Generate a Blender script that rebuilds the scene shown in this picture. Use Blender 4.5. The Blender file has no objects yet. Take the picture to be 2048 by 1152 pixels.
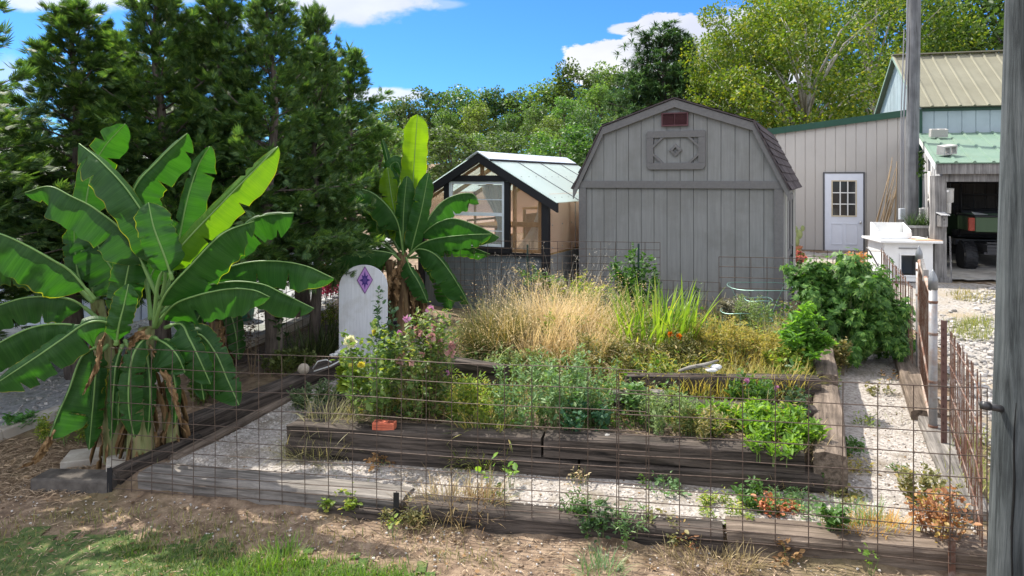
import bpy, math, random
import numpy as np
from mathutils import Vector, Matrix, noise

S = bpy.context.scene
COL = S.collection
RNG = np.random.default_rng(11)
R = random.Random(5)
F, YH, H = 1400.0, 358.0, 2.2          # focal length in photo pixels, horizon row, eye height


def at(px, py, Y):
    return Vector(((px - 1024) / F * Y, Y, H + (YH - py) / F * Y))


def g(X, Y):
    """ground height"""
    X = np.asarray(X, float); Y = np.asarray(Y, float)
    v = Y + .25 * X
    z = np.interp(v, [0, 5.16, 5.32, 8, 11.5, 15.3, 19.4, 40, 90, 400],
                  [-.5, -.42, -.29, -.23, -.02, .2, .42, .8, 1.2, 2.])
    left = np.clip((-3.55 - X) / .4, 0, 1)
    zl = np.interp(v, [0, 4.9, 6.4, 8, 11.5, 15.3, 19.4, 40, 90, 400],
                   [-.5, -.42, -.3, -.23, -.1, .1, .3, .8, 1.2, 2.])
    z = z * (1 - left) + zl * left
    z = z + .03 * np.clip(X, -6, 6) * np.clip((8 - v) / 2.5, 0, 1)
    hill = np.clip((Y - 42) / 70, 0, 1); hill = hill * hill * (3 - 2 * hill)
    z = z + hill * (1.8 + np.clip((X + 30) / 60, 0, 1.4) * 5.0)
    return z


def gz(x, y): return float(g(x, y))


def hit(px, py, dz=0.0):
    a, b = (px - 1024) / F, (YH - py) / F
    lo, hi = 2.0, 400.0
    y = 2.0
    while y < 300:
        if H + b * y < gz(a * y, y) + dz: break
        y *= 1.01
    lo, hi = y / 1.01, y
    for _ in range(25):
        m = (lo + hi) / 2
        if H + b * m < gz(a * m, m) + dz: hi = m
        else: lo = m
    return Vector((a * hi, hi, gz(a * hi, hi) + dz))


def on(x, y, dz=0.0): return Vector((x, y, gz(x, y) + dz))


def link(name, me, mat, parent=None, loc=None):
    o = bpy.data.objects.new(name, me)
    COL.objects.link(o)
    if mat is not None:
        for m in (mat if isinstance(mat, (list, tuple)) else [mat]): me.materials.append(m)
    if loc is not None: o.location = loc
    if parent is not None: o.parent = parent
    return o


def tag(o, label=None, cat=None, group=None, kind=None):
    if label: o['label'] = label
    if cat: o['category'] = cat
    if group: o['group'] = group
    if kind: o['kind'] = kind
    return o


def thing(name, label, cat, loc=(0, 0, 0), rz=0, group=None):
    o = bpy.data.objects.new(name, None); COL.objects.link(o)
    o.empty_display_size = .1
    o.location = loc; o.rotation_euler = (0, 0, rz)
    return tag(o, label, cat, group)


def dup(o, loc, rz=None, sc=None, label=None, parent=None):
    c = o.copy(); COL.objects.link(c)
    if parent is None:
        c.location = loc
        if rz is not None: c.rotation_euler.z = rz
        if sc is not None: c.scale = sc if hasattr(sc, '__len__') else (sc, sc, sc)
        if label: c['label'] = label
    else:
        c.parent = parent
    for ch in list(o.children): dup(ch, None, parent=c)
    return c


class MB:
    def __init__(s): s.v = []; s.f = []

    def add(s, vs, fs):
        n = len(s.v); s.v += [tuple(x) for x in vs]; s.f += [tuple(i + n for i in f) for f in fs]; return s

    def box(s, x0, x1, y0, y1, z0, z1):
        return s.add([(x0, y0, z0), (x1, y0, z0), (x1, y1, z0), (x0, y1, z0), (x0, y0, z1), (x1, y0, z1), (x1, y1, z1), (x0, y1, z1)],
                     [(0, 3, 2, 1), (4, 5, 6, 7), (0, 1, 5, 4), (1, 2, 6, 5), (2, 3, 7, 6), (3, 0, 4, 7)])

    def bar(s, p, q, w, h, up=(0, 0, 1)):
        p, q = Vector(p), Vector(q); d = (q - p).normalized(); up = Vector(up)
        sd = d.cross(up)
        if sd.length < 1e-4: sd = d.cross(Vector((1, 0, 0)))
        sd.normalize(); u = sd.cross(d)
        a, b = sd * w / 2, u * h / 2
        return s.add([p - a - b, p + a - b, p + a + b, p - a + b, q - a - b, q + a - b, q + a + b, q - a + b],
                     [(0, 1, 2, 3), (7, 6, 5, 4), (4, 5, 1, 0), (5, 6, 2, 1), (6, 7, 3, 2), (7, 4, 0, 3)])

    def tube(s, pts, r, n=6, cap=True):
        pts = [Vector(p) for p in pts]
        rs = list(r) if hasattr(r, '__len__') else [r] * len(pts)
        vs, fs = [], []
        ref = Vector((.13, .27, 1)) if abs((pts[-1] - pts[0]).normalized().z) < .9 else Vector((1, .1, .05))
        for i, p in enumerate(pts):
            d = (pts[min(i + 1, len(pts) - 1)] - pts[max(i - 1, 0)])
            d = d.normalized() if d.length > 1e-9 else Vector((0, 0, 1))
            a = d.cross(ref)
            if a.length < 1e-3: a = d.cross(Vector((0, 1, .3)))
            a.normalize(); b = d.cross(a)
            for k in range(n):
                t = 2 * math.pi * k / n
                vs.append(p + (a * math.cos(t) + b * math.sin(t)) * rs[i])
        for i in range(len(pts) - 1):
            for k in range(n):
                fs.append((i * n + k, i * n + (k + 1) % n, (i + 1) * n + (k + 1) % n, (i + 1) * n + k))
        if cap:
            fs.append(tuple(range(n - 1, -1, -1))); m = (len(pts) - 1) * n; fs.append(tuple(range(m, m + n)))
        return s.add(vs, fs)

    def lathe(s, prof, n=16, c=(0, 0, 0)):
        c = Vector(c); vs, fs = [], []
        for r, z in prof:
            for k in range(n):
                t = 2 * math.pi * k / n; vs.append(c + Vector((r * math.cos(t), r * math.sin(t), z)))
        for i in range(len(prof) - 1):
            for k in range(n): fs.append((i * n + k, i * n + (k + 1) % n, (i + 1) * n + (k + 1) % n, (i + 1) * n + k))
        fs.append(tuple(range(n - 1, -1, -1))); m = (len(prof) - 1) * n; fs.append(tuple(range(m, m + n)))
        return s.add(vs, fs)

    def prism(s, poly, y0, y1):
        """outline in x,z extruded along y"""
        n = len(poly)
        vs = [(x, y0, z) for x, z in poly] + [(x, y1, z) for x, z in poly]
        fs = [tuple(range(n)), tuple(range(2 * n - 1, n - 1, -1))]
        for i in range(n): fs.append((i, i + n, (i + 1) % n + n, (i + 1) % n))
        return s.add(vs, fs)

    def sphere(s, c, r, n=10, sq=(1, 1, 1), jit=0, seed=0):
        c = Vector(c); vs, fs = [], []
        m = max(4, n // 2 + 1)
        for i in range(m + 1):
            ph = math.pi * i / m
            for k in range(n):
                t = 2 * math.pi * k / n
                d = Vector((math.sin(ph) * math.cos(t), math.sin(ph) * math.sin(t), math.cos(ph)))
                e = 1 + jit * noise.noise(d * 1.7 + Vector((seed, seed * .7, 0)))
                vs.append(c + Vector((d.x * sq[0], d.y * sq[1], d.z * sq[2])) * r * e)
        for i in range(m):
            for k in range(n): fs.append((i * n + k, (i + 1) * n + k, (i + 1) * n + (k + 1) % n, i * n + (k + 1) % n))
        return s.add(vs, fs)

    def mesh(s, name, smooth=False):
        me = bpy.data.meshes.new(name); me.from_pydata([tuple(v) for v in s.v], [], s.f); me.update()
        if smooth:
            for p in me.polygons: p.use_smooth = True
        return me

    def build(s, name, mat, parent=None, smooth=False, loc=None, bevel=0):
        o = link(name, s.mesh(name, smooth), mat, parent, loc)
        if bevel:
            b = o.modifiers.new('bevel', 'BEVEL'); b.width = bevel; b.segments = 2; b.limit_method = 'ANGLE'
        return o


def np_mesh(name, V, Fq, smooth=False, uv=None):
    """V (n,3), Fq (m,4) int"""
    me = bpy.data.meshes.new(name)
    V = np.ascontiguousarray(V, np.float32); Fq = np.ascontiguousarray(Fq, np.int32)
    me.vertices.add(len(V)); me.vertices.foreach_set('co', V.ravel())
    me.loops.add(Fq.size); me.loops.foreach_set('vertex_index', Fq.ravel())
    me.polygons.add(len(Fq))
    me.polygons.foreach_set('loop_start', np.arange(0, Fq.size, Fq.shape[1], dtype=np.int32))
    if smooth: me.polygons.foreach_set('use_smooth', np.ones(len(Fq), bool))
    if uv is not None:
        l = me.uv_layers.new(name='UVMap'); l.data.foreach_set('uv', np.ascontiguousarray(uv[Fq.ravel()], np.float32).ravel())
    me.update(calc_edges=True); me.validate()
    return me


def nrm(a): return a / np.maximum(np.linalg.norm(a, axis=-1, keepdims=True), 1e-9)


def frames(D, roll=None, up=None):
    """basis with +Y along D; z faces up, rolled"""
    n = len(D); D = nrm(D)
    U = np.tile([0, 0, 1.], (n, 1)) if up is None else up
    X = np.cross(D, U); bad = np.linalg.norm(X, axis=1) < 1e-3
    X[bad] = [1, 0, 0]; X = nrm(X); Z = np.cross(X, D)
    if roll is not None:
        c, s = np.cos(roll)[:, None], np.sin(roll)[:, None]
        X, Z = X * c + Z * s, Z * c - X * s
    return np.stack([X, D, Z], axis=2)      # columns


def scatter(T, TF, P, M, sc):
    """instances of template as one vertex / face array"""
    T = np.asarray(T, float); TF = np.asarray(TF, int)
    sc = np.asarray(sc, float)
    if sc.ndim == 1: sc = np.repeat(sc[:, None], 3, 1)
    V = np.einsum('nij,nkj->nki', M, T[None] * sc[:, None, :]) + P[:, None, :]
    Fq = TF[None] + (np.arange(len(P)) * len(T))[:, None, None]
    return V.reshape(-1, 3), Fq.reshape(-1, TF.shape[1])


def join(parts):
    vs, fs, n = [], [], 0
    for V, Fq in parts:
        vs.append(V); fs.append(Fq + n); n += len(V)
    return np.concatenate(vs), np.concatenate(fs)


LEAF = (np.array([[0, 0, 0], [.3, .32, .07], [.22, .72, .05], [0, 1, -.06], [-.22, .72, .05], [-.3, .32, .07]]),
        np.array([[0, 1, 2, 3], [0, 3, 4, 5]]))
NARROW = (LEAF[0] * [.5, 1, 1], LEAF[1])
QUAD = (np.array([[0, 0, 0], [.42, .5, .1], [0, 1, -.05], [-.42, .5, .1]]), np.array([[0, 1, 2, 3]]))


def fan(k, spread, w, lmin=.45):
    vs, fs = [], []
    for i in range(k):
        t = (i / (k - 1) - .5) * 2 if k > 1 else 0
        a = t * spread; l = 1 - (1 - lmin) * abs(t); b = .0 + .35 * (1 - abs(t)) * (0 if abs(t) > .9 else 1)
        d = np.array([math.sin(a), math.cos(a), -.12 * abs(t)]); p = np.array([-math.cos(a), math.sin(a), 0])
        o = np.array([0, .12 * (1 - abs(t)), 0])
        n = len(vs)
        vs += [o, o + d * l * .5 + p * w + [0, 0, .03], o + d * l, o + d * l * .5 - p * w + [0, 0, .03]]
        fs.append([n, n + 1, n + 2, n + 3])
    return np.array(vs), np.array(fs)


def pinnate(k, w=.05, ll=.36, ang=.75):
    """compound leaf: spine with paired pointed leaflets"""
    vs, fs = [np.array([-.012, 0, 0]), np.array([.012, 0, 0]), np.array([.006, 1, -.1]), np.array([-.006, 1, -.1])], [[0, 1, 2, 3]]
    for i in range(k):
        y = .22 + .78 * i / (k - 1) * .95
        l = ll * (1 - .6 * abs(i / (k - 1) - .35))
        for sgn in (-1, 1):
            a = ang * (1 - .5 * i / (k - 1))
            d = np.array([sgn * math.sin(a), math.cos(a), -.15]); p = np.array([d[1], -d[0], 0])
            o = np.array([0, y, -.1 * y]); n = len(vs)
            vs += [o, o + d * l * .45 + p * w, o + d * l, o + d * l * .45 - p * w]
            fs.append([n, n + 1, n + 2, n + 3])
    return np.array(vs), np.array(fs)


def strips(P, az, L, lean, w, curve, seg=5, twist=None):
    """grass blades: arcs. arrays of n"""
    n = len(P); t = np.linspace(0, 1, seg + 1)
    th = lean[:, None] + curve[:, None] * t[None] ** 1.3             # angle from vertical along blade
    dl = (L / seg)[:, None]
    hx = np.cumsum(np.sin(th) * dl, 1) - (np.sin(th) * dl)[:, :1]
    hz = np.cumsum(np.cos(th) * dl, 1) - (np.cos(th) * dl)[:, :1]
    dirx, diry = np.cos(az)[:, None], np.sin(az)[:, None]
    C = np.stack([P[:, 0:1] + dirx * hx, P[:, 1:2] + diry * hx, P[:, 2:3] + hz], 2)
    tw = az + math.pi / 2 if twist is None else az + math.pi / 2 + twist
    side = np.stack([np.cos(tw), np.sin(tw), 0 * tw], 1)[:, None, :]
    ww = (w[:, None] * (1 - t[None] ** 2.2) * (.6 + .8 * np.minimum(t * 3, 1))[None] * .72 + .0003)[:, :, None]
    A, B = C - side * ww / 2, C + side * ww / 2
    V = np.stack([A, B], 2).reshape(-1, 3)
    base = (np.arange(n) * (seg + 1) * 2)[:, None]
    i = np.arange(seg)[None] * 2
    q = np.stack([base + i, base + i + 1, base + i + 3, base + i + 2], 2).reshape(-1, 4)
    return V, q


# ---------------------------------------------------------------- materials
def _new(name):
    m = bpy.data.materials.new(name); m.use_nodes = True
    nt = m.node_tree; nt.nodes.clear()
    return m, nt, (lambda t, **k: _nd(nt, t, **k))


def _nd(nt, t, **k):
    n = nt.nodes.new(t)
    for a, b in k.items():
        if a.startswith('i_'):
            key = a[2:].replace('_', ' ')
            n.inputs[key].default_value = b
        else: setattr(n, a, b)
    return n


def rgba(c): return (c[0], c[1], c[2], 1)


def mk(name, cols, scale=6, rough=.8, bump=.25, bscale=None, stretch=(1, 1, 1), detail=6, metal=0, spec=.3, dist=0, rnd=0, cols2=None, scale2=1.2, amt2=.5, bdist=.01):
    """noise-coloured surface: cols ramp of fine noise, cols2 = broad stain colour"""
    m, nt, N = _new(name); L = nt.links.new
    tc = N('ShaderNodeTexCoord'); mp = N('ShaderNodeMapping'); mp.inputs['Scale'].default_value = stretch
    L(tc.outputs['Object'], mp.inputs['Vector'])
    no = N('ShaderNodeTexNoise', i_Scale=scale, i_Detail=detail, i_Roughness=.62, i_Distortion=dist); L(mp.outputs[0], no.inputs['Vector'])
    cr = N('ShaderNodeValToRGB'); el = cr.color_ramp.elements
    k = len(cols)
    for i, c in enumerate(cols):
        pos = .5 if k == 1 else .3 + .4 * i / (k - 1)
        e = el[i] if i < 2 else el.new(pos)
        e.position = pos; e.color = rgba(c)
    if k == 1: el[1].position = .9; el[1].color = rgba(cols[0])
    L(no.outputs['Fac'], cr.inputs['Fac']); col = cr.outputs['Color']
    if cols2:
        n2 = N('ShaderNodeTexNoise', i_Scale=scale2, i_Detail=5, i_Roughness=.65); L(tc.outputs['Object'], n2.inputs['Vector'])
        mr = N('ShaderNodeMapRange', i_From_Min=.48, i_From_Max=.62, i_To_Max=amt2); L(n2.outputs['Fac'], mr.inputs['Value'])
        mx = N('ShaderNodeMix', data_type='RGBA'); L(mr.outputs[0], mx.inputs['Factor']); L(col, mx.inputs['A']); mx.inputs['B'].default_value = rgba(cols2)
        col = mx.outputs['Result']
    if rnd:
        ge = N('ShaderNodeNewGeometry'); mr = N('ShaderNodeMapRange', i_To_Min=1 - rnd, i_To_Max=1 + rnd); L(ge.outputs['Random Per Island'], mr.inputs['Value'])
        hs = N('ShaderNodeHueSaturation'); L(mr.outputs[0], hs.inputs['Value']); L(col, hs.inputs['Color']); col = hs.outputs['Color']
    p = N('ShaderNodeBsdfPrincipled', i_Roughness=rough, i_Metallic=metal); p.inputs['Specular IOR Level'].default_value = spec
    L(col, p.inputs['Base Color'])
    if bump:
        nb = N('ShaderNodeTexNoise', i_Scale=bscale or scale * 2, i_Detail=8, i_Roughness=.7); L(mp.outputs[0], nb.inputs['Vector'])
        b = N('ShaderNodeBump', i_Strength=bump, i_Distance=bdist); L(nb.outputs['Fac'], b.inputs['Height']); L(b.outputs[0], p.inputs['Normal'])
    o = N('ShaderNodeOutputMaterial'); L(p.outputs[0], o.inputs['Surface'])
    return m


def leafmat(name, c1, c2, trans=.4, tc=(1.3, 1.25, .6), rough=.5, spec=.35, c3=None, objrnd=0, hue=0):
    m, nt, N = _new(name); L = nt.links.new
    ge = N('ShaderNodeNewGeometry')
    cr = N('ShaderNodeValToRGB'); el = cr.color_ramp.elements
    el[0].position = .05; el[0].color = rgba(c1); el[1].position = .75; el[1].color = rgba(c2)
    if c3: e = el.new(.97); e.color = rgba(c3)
    L(ge.outputs['Random Per Island'], cr.inputs['Fac']); col = cr.outputs[0]
    if objrnd:
        oi = N('ShaderNodeObjectInfo'); mr = N('ShaderNodeMapRange', i_To_Min=1 - objrnd, i_To_Max=1 + objrnd); L(oi.outputs['Random'], mr.inputs['Value'])
        hs = N('ShaderNodeHueSaturation'); L(mr.outputs[0], hs.inputs['Value']); L(col, hs.inputs['Color']); col = hs.outputs[0]
        if hue:
            m2 = N('ShaderNodeMath', operation='MULTIPLY', i_Value=1); L(oi.outputs['Random'], m2.inputs[0]); m2.inputs[1].default_value = 7.31
            m3 = N('ShaderNodeMath', operation='FRACT'); L(m2.outputs[0], m3.inputs[0])
            m4 = N('ShaderNodeMapRange', i_To_Min=.5 - hue, i_To_Max=.5 + hue); L(m3.outputs[0], m4.inputs['Value']); L(m4.outputs[0], hs.inputs['Hue'])
    p = N('ShaderNodeBsdfPrincipled', i_Roughness=rough); p.inputs['Specular IOR Level'].default_value = spec; L(col, p.inputs['Base Color'])
    t = N('ShaderNodeBsdfTranslucent'); mm = N('ShaderNodeMix', data_type='RGBA', blend_type='MULTIPLY'); mm.inputs['Factor'].default_value = 1
    L(col, mm.inputs['A']); mm.inputs['B'].default_value = rgba(tc); L(mm.outputs['Result'], t.inputs['Color'])
    x = N('ShaderNodeMixShader'); x.inputs[0].default_value = trans; L(p.outputs[0], x.inputs[1]); L(t.outputs[0], x.inputs[2])
    o = N('ShaderNodeOutputMaterial'); L(x.outputs[0], o.inputs['Surface'])
    return m


def bananamat(name, c1, c2, trans, tc):
    """leaf blade with fine cross veins along UV"""
    m, nt, N = _new(name); L = nt.links.new
    uv = N('ShaderNodeTexCoord'); mp = N('ShaderNodeMapping'); mp.inputs['Scale'].default_value = (1.2, 70, 1); L(uv.outputs['UV'], mp.inputs['Vector'])
    n1 = N('ShaderNodeTexNoise', i_Scale=1.0, i_Detail=3); L(mp.outputs[0], n1.inputs['Vector'])
    mp2 = N('ShaderNodeMapping'); mp2.inputs['Scale'].default_value = (.8, 9, 1); L(uv.outputs['UV'], mp2.inputs['Vector'])
    n2 = N('ShaderNodeTexNoise', i_Scale=1.0, i_Detail=3); L(mp2.outputs[0], n2.inputs['Vector'])
    ad = N('ShaderNodeMath', operation='ADD'); L(n1.outputs['Fac'], ad.inputs[0]); L(n2.outputs['Fac'], ad.inputs[1])
    cr = N('ShaderNodeValToRGB'); el = cr.color_ramp.elements
    el[0].position = .35; el[0].color = rgba(c1); el[1].position = .65; el[1].color = rgba(c2)
    hf = N('ShaderNodeMath', operation='MULTIPLY'); hf.inputs[1].default_value = .5; L(ad.outputs[0], hf.inputs[0]); L(hf.outputs[0], cr.inputs[0])
    # dry yellow rim where the blade ends (uv.x runs -1..1 across, stored 0..1)
    sx = N('ShaderNodeSeparateXYZ'); L(uv.outputs['UV'], sx.inputs[0])
    a = N('ShaderNodeMath', operation='SUBTRACT'); L(sx.outputs[0], a.inputs[0]); a.inputs[1].default_value = .5
    b = N('ShaderNodeMath', operation='ABSOLUTE'); L(a.outputs[0], b.inputs[0])
    ns = N('ShaderNodeTexNoise', i_Scale=2.3, i_Detail=3); L(uv.outputs['Object'], ns.inputs['Vector'])
    c = N('ShaderNodeMath', operation='MULTIPLY_ADD'); L(ns.outputs['Fac'], c.inputs[0]); c.inputs[1].default_value = .09; L(b.outputs[0], c.inputs[2])
    mr = N('ShaderNodeMapRange', i_From_Min=.538, i_From_Max=.552); L(c.outputs[0], mr.inputs['Value'])
    mx = N('ShaderNodeMix', data_type='RGBA'); L(mr.outputs[0], mx.inputs['Factor']); L(cr.outputs[0], mx.inputs['A']); mx.inputs['B'].default_value = (.42, .36, .03, 1)
    col = mx.outputs['Result']
    p = N('ShaderNodeBsdfPrincipled', i_Roughness=.5); p.inputs['Specular IOR Level'].default_value = .3; L(col, p.inputs['Base Color'])
    bp = N('ShaderNodeBump', i_Strength=.35, i_Distance=.01); L(ad.outputs[0], bp.inputs['Height']); L(bp.outputs[0], p.inputs['Normal'])
    t = N('ShaderNodeBsdfTranslucent'); mm = N('ShaderNodeMix', data_type='RGBA', blend_type='MULTIPLY'); mm.inputs['Factor'].default_value = 1
    L(col, mm.inputs['A']); mm.inputs['B'].default_value = rgba(tc); L(mm.outputs['Result'], t.inputs['Color'])
    x = N('ShaderNodeMixShader'); x.inputs[0].default_value = trans; L(p.outputs[0], x.inputs[1]); L(t.outputs[0], x.inputs[2])
    o = N('ShaderNodeOutputMaterial'); L(x.outputs[0], o.inputs['Surface'])
    return m


def woodmat(name, dark, light, axis=0, rough=.85, crack=(.01, .009, .008), scale=1.0, bump=.6):
    """weathered grain running along the given local axis"""
    m, nt, N = _new(name); L = nt.links.new
    tc = N('ShaderNodeTexCoord'); mp = N('ShaderNodeMapping')
    st = [26 * scale] * 3; st[axis] = 1.3 * scale; mp.inputs['Scale'].default_value = st
    L(tc.outputs['Object'], mp.inputs['Vector'])
    n1 = N('ShaderNodeTexNoise', i_Scale=1.0, i_Detail=7, i_Roughness=.7, i_Distortion=.6); L(mp.outputs[0], n1.inputs['Vector'])
    cr = N('ShaderNodeValToRGB'); el = cr.color_ramp.elements
    el[0].position = .3; el[0].color = rgba(crack); el[1].position = .68; el[1].color = rgba(light)
    e = el.new(.4); e.color = rgba(dark)
    L(n1.outputs['Fac'], cr.inputs[0])
    n2 = N('ShaderNodeTexNoise', i_Scale=3.0, i_Detail=5); L(tc.outputs['Object'], n2.inputs['Vector'])
    mr = N('ShaderNodeMapRange', i_From_Min=.35, i_From_Max=.7, i_To_Min=.75, i_To_Max=1.2); L(n2.outputs['Fac'], mr.inputs['Value'])
    hs = N('ShaderNodeHueSaturation'); L(cr.outputs[0], hs.inputs['Color']); L(mr.outputs[0], hs.inputs['Value'])
    p = N('ShaderNodeBsdfPrincipled', i_Roughness=rough); p.inputs['Specular IOR Level'].default_value = .25; L(hs.outputs[0], p.inputs['Base Color'])
    b = N('ShaderNodeBump', i_Strength=bump, i_Distance=.012); L(n1.outputs['Fac'], b.inputs['Height']); L(b.outputs[0], p.inputs['Normal'])
    o = N('ShaderNodeOutputMaterial'); L(p.outputs[0], o.inputs['Surface'])
    return m


def clearmat(name, col, alpha_t=.5, rough=.1, transl=.0):
    """thin plastic / glass sheet: see-through mixed with a surface"""
    m, nt, N = _new(name); L = nt.links.new
    p = N('ShaderNodeBsdfPrincipled', i_Roughness=rough); p.inputs['Base Color'].default_value = rgba(col); p.inputs['Specular IOR Level'].default_value = .5
    s = p.outputs[0]
    if transl:
        tl = N('ShaderNodeBsdfTranslucent'); tl.inputs['Color'].default_value = rgba(col)
        x0 = N('ShaderNodeMixShader'); x0.inputs[0].default_value = transl; L(s, x0.inputs[1]); L(tl.outputs[0], x0.inputs[2]); s = x0.outputs[0]
    t = N('ShaderNodeBsdfTransparent'); t.inputs['Color'].default_value = rgba([min(1, .75 + .3 * c) for c in col])
    x = N('ShaderNodeMixShader'); x.inputs[0].default_value = alpha_t; L(s, x.inputs[1]); L(t.outputs[0], x.inputs[2])
    o = N('ShaderNodeOutputMaterial'); L(x.outputs[0], o.inputs['Surface'])
    return m


MT = {}
def plain(name, c, rough=.6, metal=0, var=.12, scale=5, bump=.08, spec=.4):
    if name not in MT:
        MT[name] = mk(name, [[x * (1 - var) for x in c], [min(1, x * (1 + var)) for x in c]], scale=scale, rough=rough, metal=metal, bump=bump, spec=spec)
    return MT[name]


# ---------------------------------------------------------------- camera, light, sky
cam = bpy.data.cameras.new('camera'); co = bpy.data.objects.new('camera', cam); COL.objects.link(co)
co.location = (0, 0, H); co.rotation_euler = (math.radians(90), 0, 0)
cam.sensor_width = 36; cam.lens = F / 2048 * 36; cam.shift_y = -(576 - YH) / 2048
cam.clip_end = 3000; cam.clip_start = .05
S.camera = co
SUN_EL = math.radians(55); SDX, SDY = -.69, .724           # sun stands left and behind the scene
su = bpy.data.lights.new('sun', 'SUN'); su.energy = 4.2; su.angle = math.radians(.55); su.color = (1, .94, .84)
so = bpy.data.objects.new('sun', su); COL.objects.link(so)
d = Vector((SDX * math.cos(SUN_EL), SDY * math.cos(SUN_EL), math.sin(SUN_EL)))
so.rotation_euler = d.to_track_quat('Z', 'Y').to_euler(); so.location = d * 40
w = bpy.data.worlds.new('World'); S.world = w; w.use_nodes = True
nt = w.node_tree; nt.nodes.clear(); N = lambda t, **k: _nd(nt, t, **k); L = nt.links.new
sky = N('ShaderNodeTexSky', sky_type='NISHITA'); sky.sun_disc = False; sky.sun_elevation = SUN_EL
sky.sun_rotation = math.atan2(SDX, SDY); sky.altitude = 200; sky.air_density = 1.0; sky.dust_density = .4; sky.ozone_density = 2.0
tint = N('ShaderNodeMix', data_type='RGBA', blend_type='MULTIPLY'); tint.inputs['Factor'].default_value = 1; tint.inputs['B'].default_value = (.165, .375, .67, 1)
L(sky.outputs[0], tint.inputs['A'])
tc = N('ShaderNodeTexCoord'); sx = N('ShaderNodeSeparateXYZ'); L(tc.outputs['Generated'], sx.inputs[0])
yy = N('ShaderNodeMath', operation='MAXIMUM'); L(sx.outputs[1], yy.inputs[0]); yy.inputs[1].default_value = .02
u = N('ShaderNodeMath', operation='DIVIDE'); L(sx.outputs[0], u.inputs[0]); L(yy.outputs[0], u.inputs[1])
vv = N('ShaderNodeMath', operation='DIVIDE'); L(sx.outputs[2], vv.inputs[0]); L(yy.outputs[0], vv.inputs[1])
cx = N('ShaderNodeCombineXYZ'); L(u.outputs[0], cx.inputs[0]); L(vv.outputs[0], cx.inputs[1])
mpn = N('ShaderNodeMapping'); mpn.inputs['Scale'].default_value = (1, 1.9, 1); L(cx.outputs[0], mpn.inputs['Vector'])
cn = N('ShaderNodeTexNoise', i_Scale=12, i_Detail=9, i_Roughness=.6); L(mpn.outputs[0], cn.inputs['Vector'])
cn2 = N('ShaderNodeTexNoise', i_Scale=4, i_Detail=5, i_Roughness=.5); L(mpn.outputs[0], cn2.inputs['Vector'])
acc = None
for (px, py, rx, ry, soft, amp) in [(690, -12, 175, 62, .5, .9), (180, -8, 190, 32, .6, .8), (1260, 128, 145, 46, .12, 1), (1385, 85, 130, 62, .12, 1), (1500, 120, 160, 90, .2, 1),
                                     (1268, 58, 60, 13, .3, .9), (765, 190, 80, 16, .5, .85), (20, 170, 60, 50, .9, .45), (450, 40, 160, 24, .9, .5), (870, 8, 60, 10, .8, .35), (1128, 130, 14, 9, .8, .5)]:
    sb = N('ShaderNodeVectorMath', operation='SUBTRACT'); L(cx.outputs[0], sb.inputs[0]); sb.inputs[1].default_value = ((px - 1024) / F, (YH - py) / F, 0)
    dv = N('ShaderNodeVectorMath', operation='MULTIPLY'); L(sb.outputs[0], dv.inputs[0]); dv.inputs[1].default_value = (F / rx, F / ry, 0)
    ln = N('ShaderNodeVectorMath', operation='LENGTH'); L(dv.outputs[0], ln.inputs[0])
    ma = N('ShaderNodeMath', operation='MULTIPLY_ADD'); L(cn.outputs['Fac'], ma.inputs[0]); ma.inputs[1].default_value = -1.5; L(ln.outputs['Value'], ma.inputs[2])
    mr = N('ShaderNodeMapRange', i_From_Min=.3 - soft * .6, i_From_Max=.3 + soft * .25, i_To_Min=amp, i_To_Max=0); mr.interpolation_type = 'SMOOTHSTEP'; L(ma.outputs[0], mr.inputs['Value'])
    if acc is None: acc = mr.outputs[0]
    else:
        mxx = N('ShaderNodeMath', operation='MAXIMUM'); L(acc, mxx.inputs[0]); L(mr.outputs[0], mxx.inputs[1]); acc = mxx.outputs[0]
fr = N('ShaderNodeMapRange', i_From_Min=.05, i_From_Max=.3); L(sx.outputs[1], fr.inputs['Value'])
mul = N('ShaderNodeMath', operation='MULTIPLY'); L(acc, mul.inputs[0]); L(fr.outputs[0], mul.inputs[1])
on_ = N('ShaderNodeTexNoise', i_Scale=2.2, i_Detail=7, i_Roughness=.55); L(tc.outputs['Generated'], on_.inputs['Vector'])  # unseen cloud deck added outside the view, bright white to fill the shade
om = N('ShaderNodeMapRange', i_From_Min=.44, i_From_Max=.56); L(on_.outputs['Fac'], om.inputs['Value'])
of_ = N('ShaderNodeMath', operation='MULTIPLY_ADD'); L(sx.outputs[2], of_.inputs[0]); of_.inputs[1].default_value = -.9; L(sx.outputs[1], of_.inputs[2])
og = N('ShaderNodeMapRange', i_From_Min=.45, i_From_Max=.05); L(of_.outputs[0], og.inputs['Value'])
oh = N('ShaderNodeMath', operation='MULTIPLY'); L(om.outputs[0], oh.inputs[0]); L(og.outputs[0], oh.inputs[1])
ccr = N('ShaderNodeValToRGB'); ccr.color_ramp.elements[0].position = .35; ccr.color_ramp.elements[0].color = (2.7, 2.85, 3.4, 1); ccr.color_ramp.elements[1].position = .6; ccr.color_ramp.elements[1].color = (3.7, 3.75, 3.85, 1)
L(cn2.outputs['Fac'], ccr.inputs[0])
cm = N('ShaderNodeMix', data_type='RGBA'); L(mul.outputs[0], cm.inputs['Factor']); L(tint.outputs['Result'], cm.inputs['A']); L(ccr.outputs[0], cm.inputs['B'])
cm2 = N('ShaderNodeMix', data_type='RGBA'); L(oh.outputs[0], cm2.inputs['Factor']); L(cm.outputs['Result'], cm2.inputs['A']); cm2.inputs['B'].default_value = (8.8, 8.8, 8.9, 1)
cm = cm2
bg = N('ShaderNodeBackground'); bg.inputs['Strength'].default_value = .15; L(cm.outputs['Result'], bg.inputs['Color'])
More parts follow.
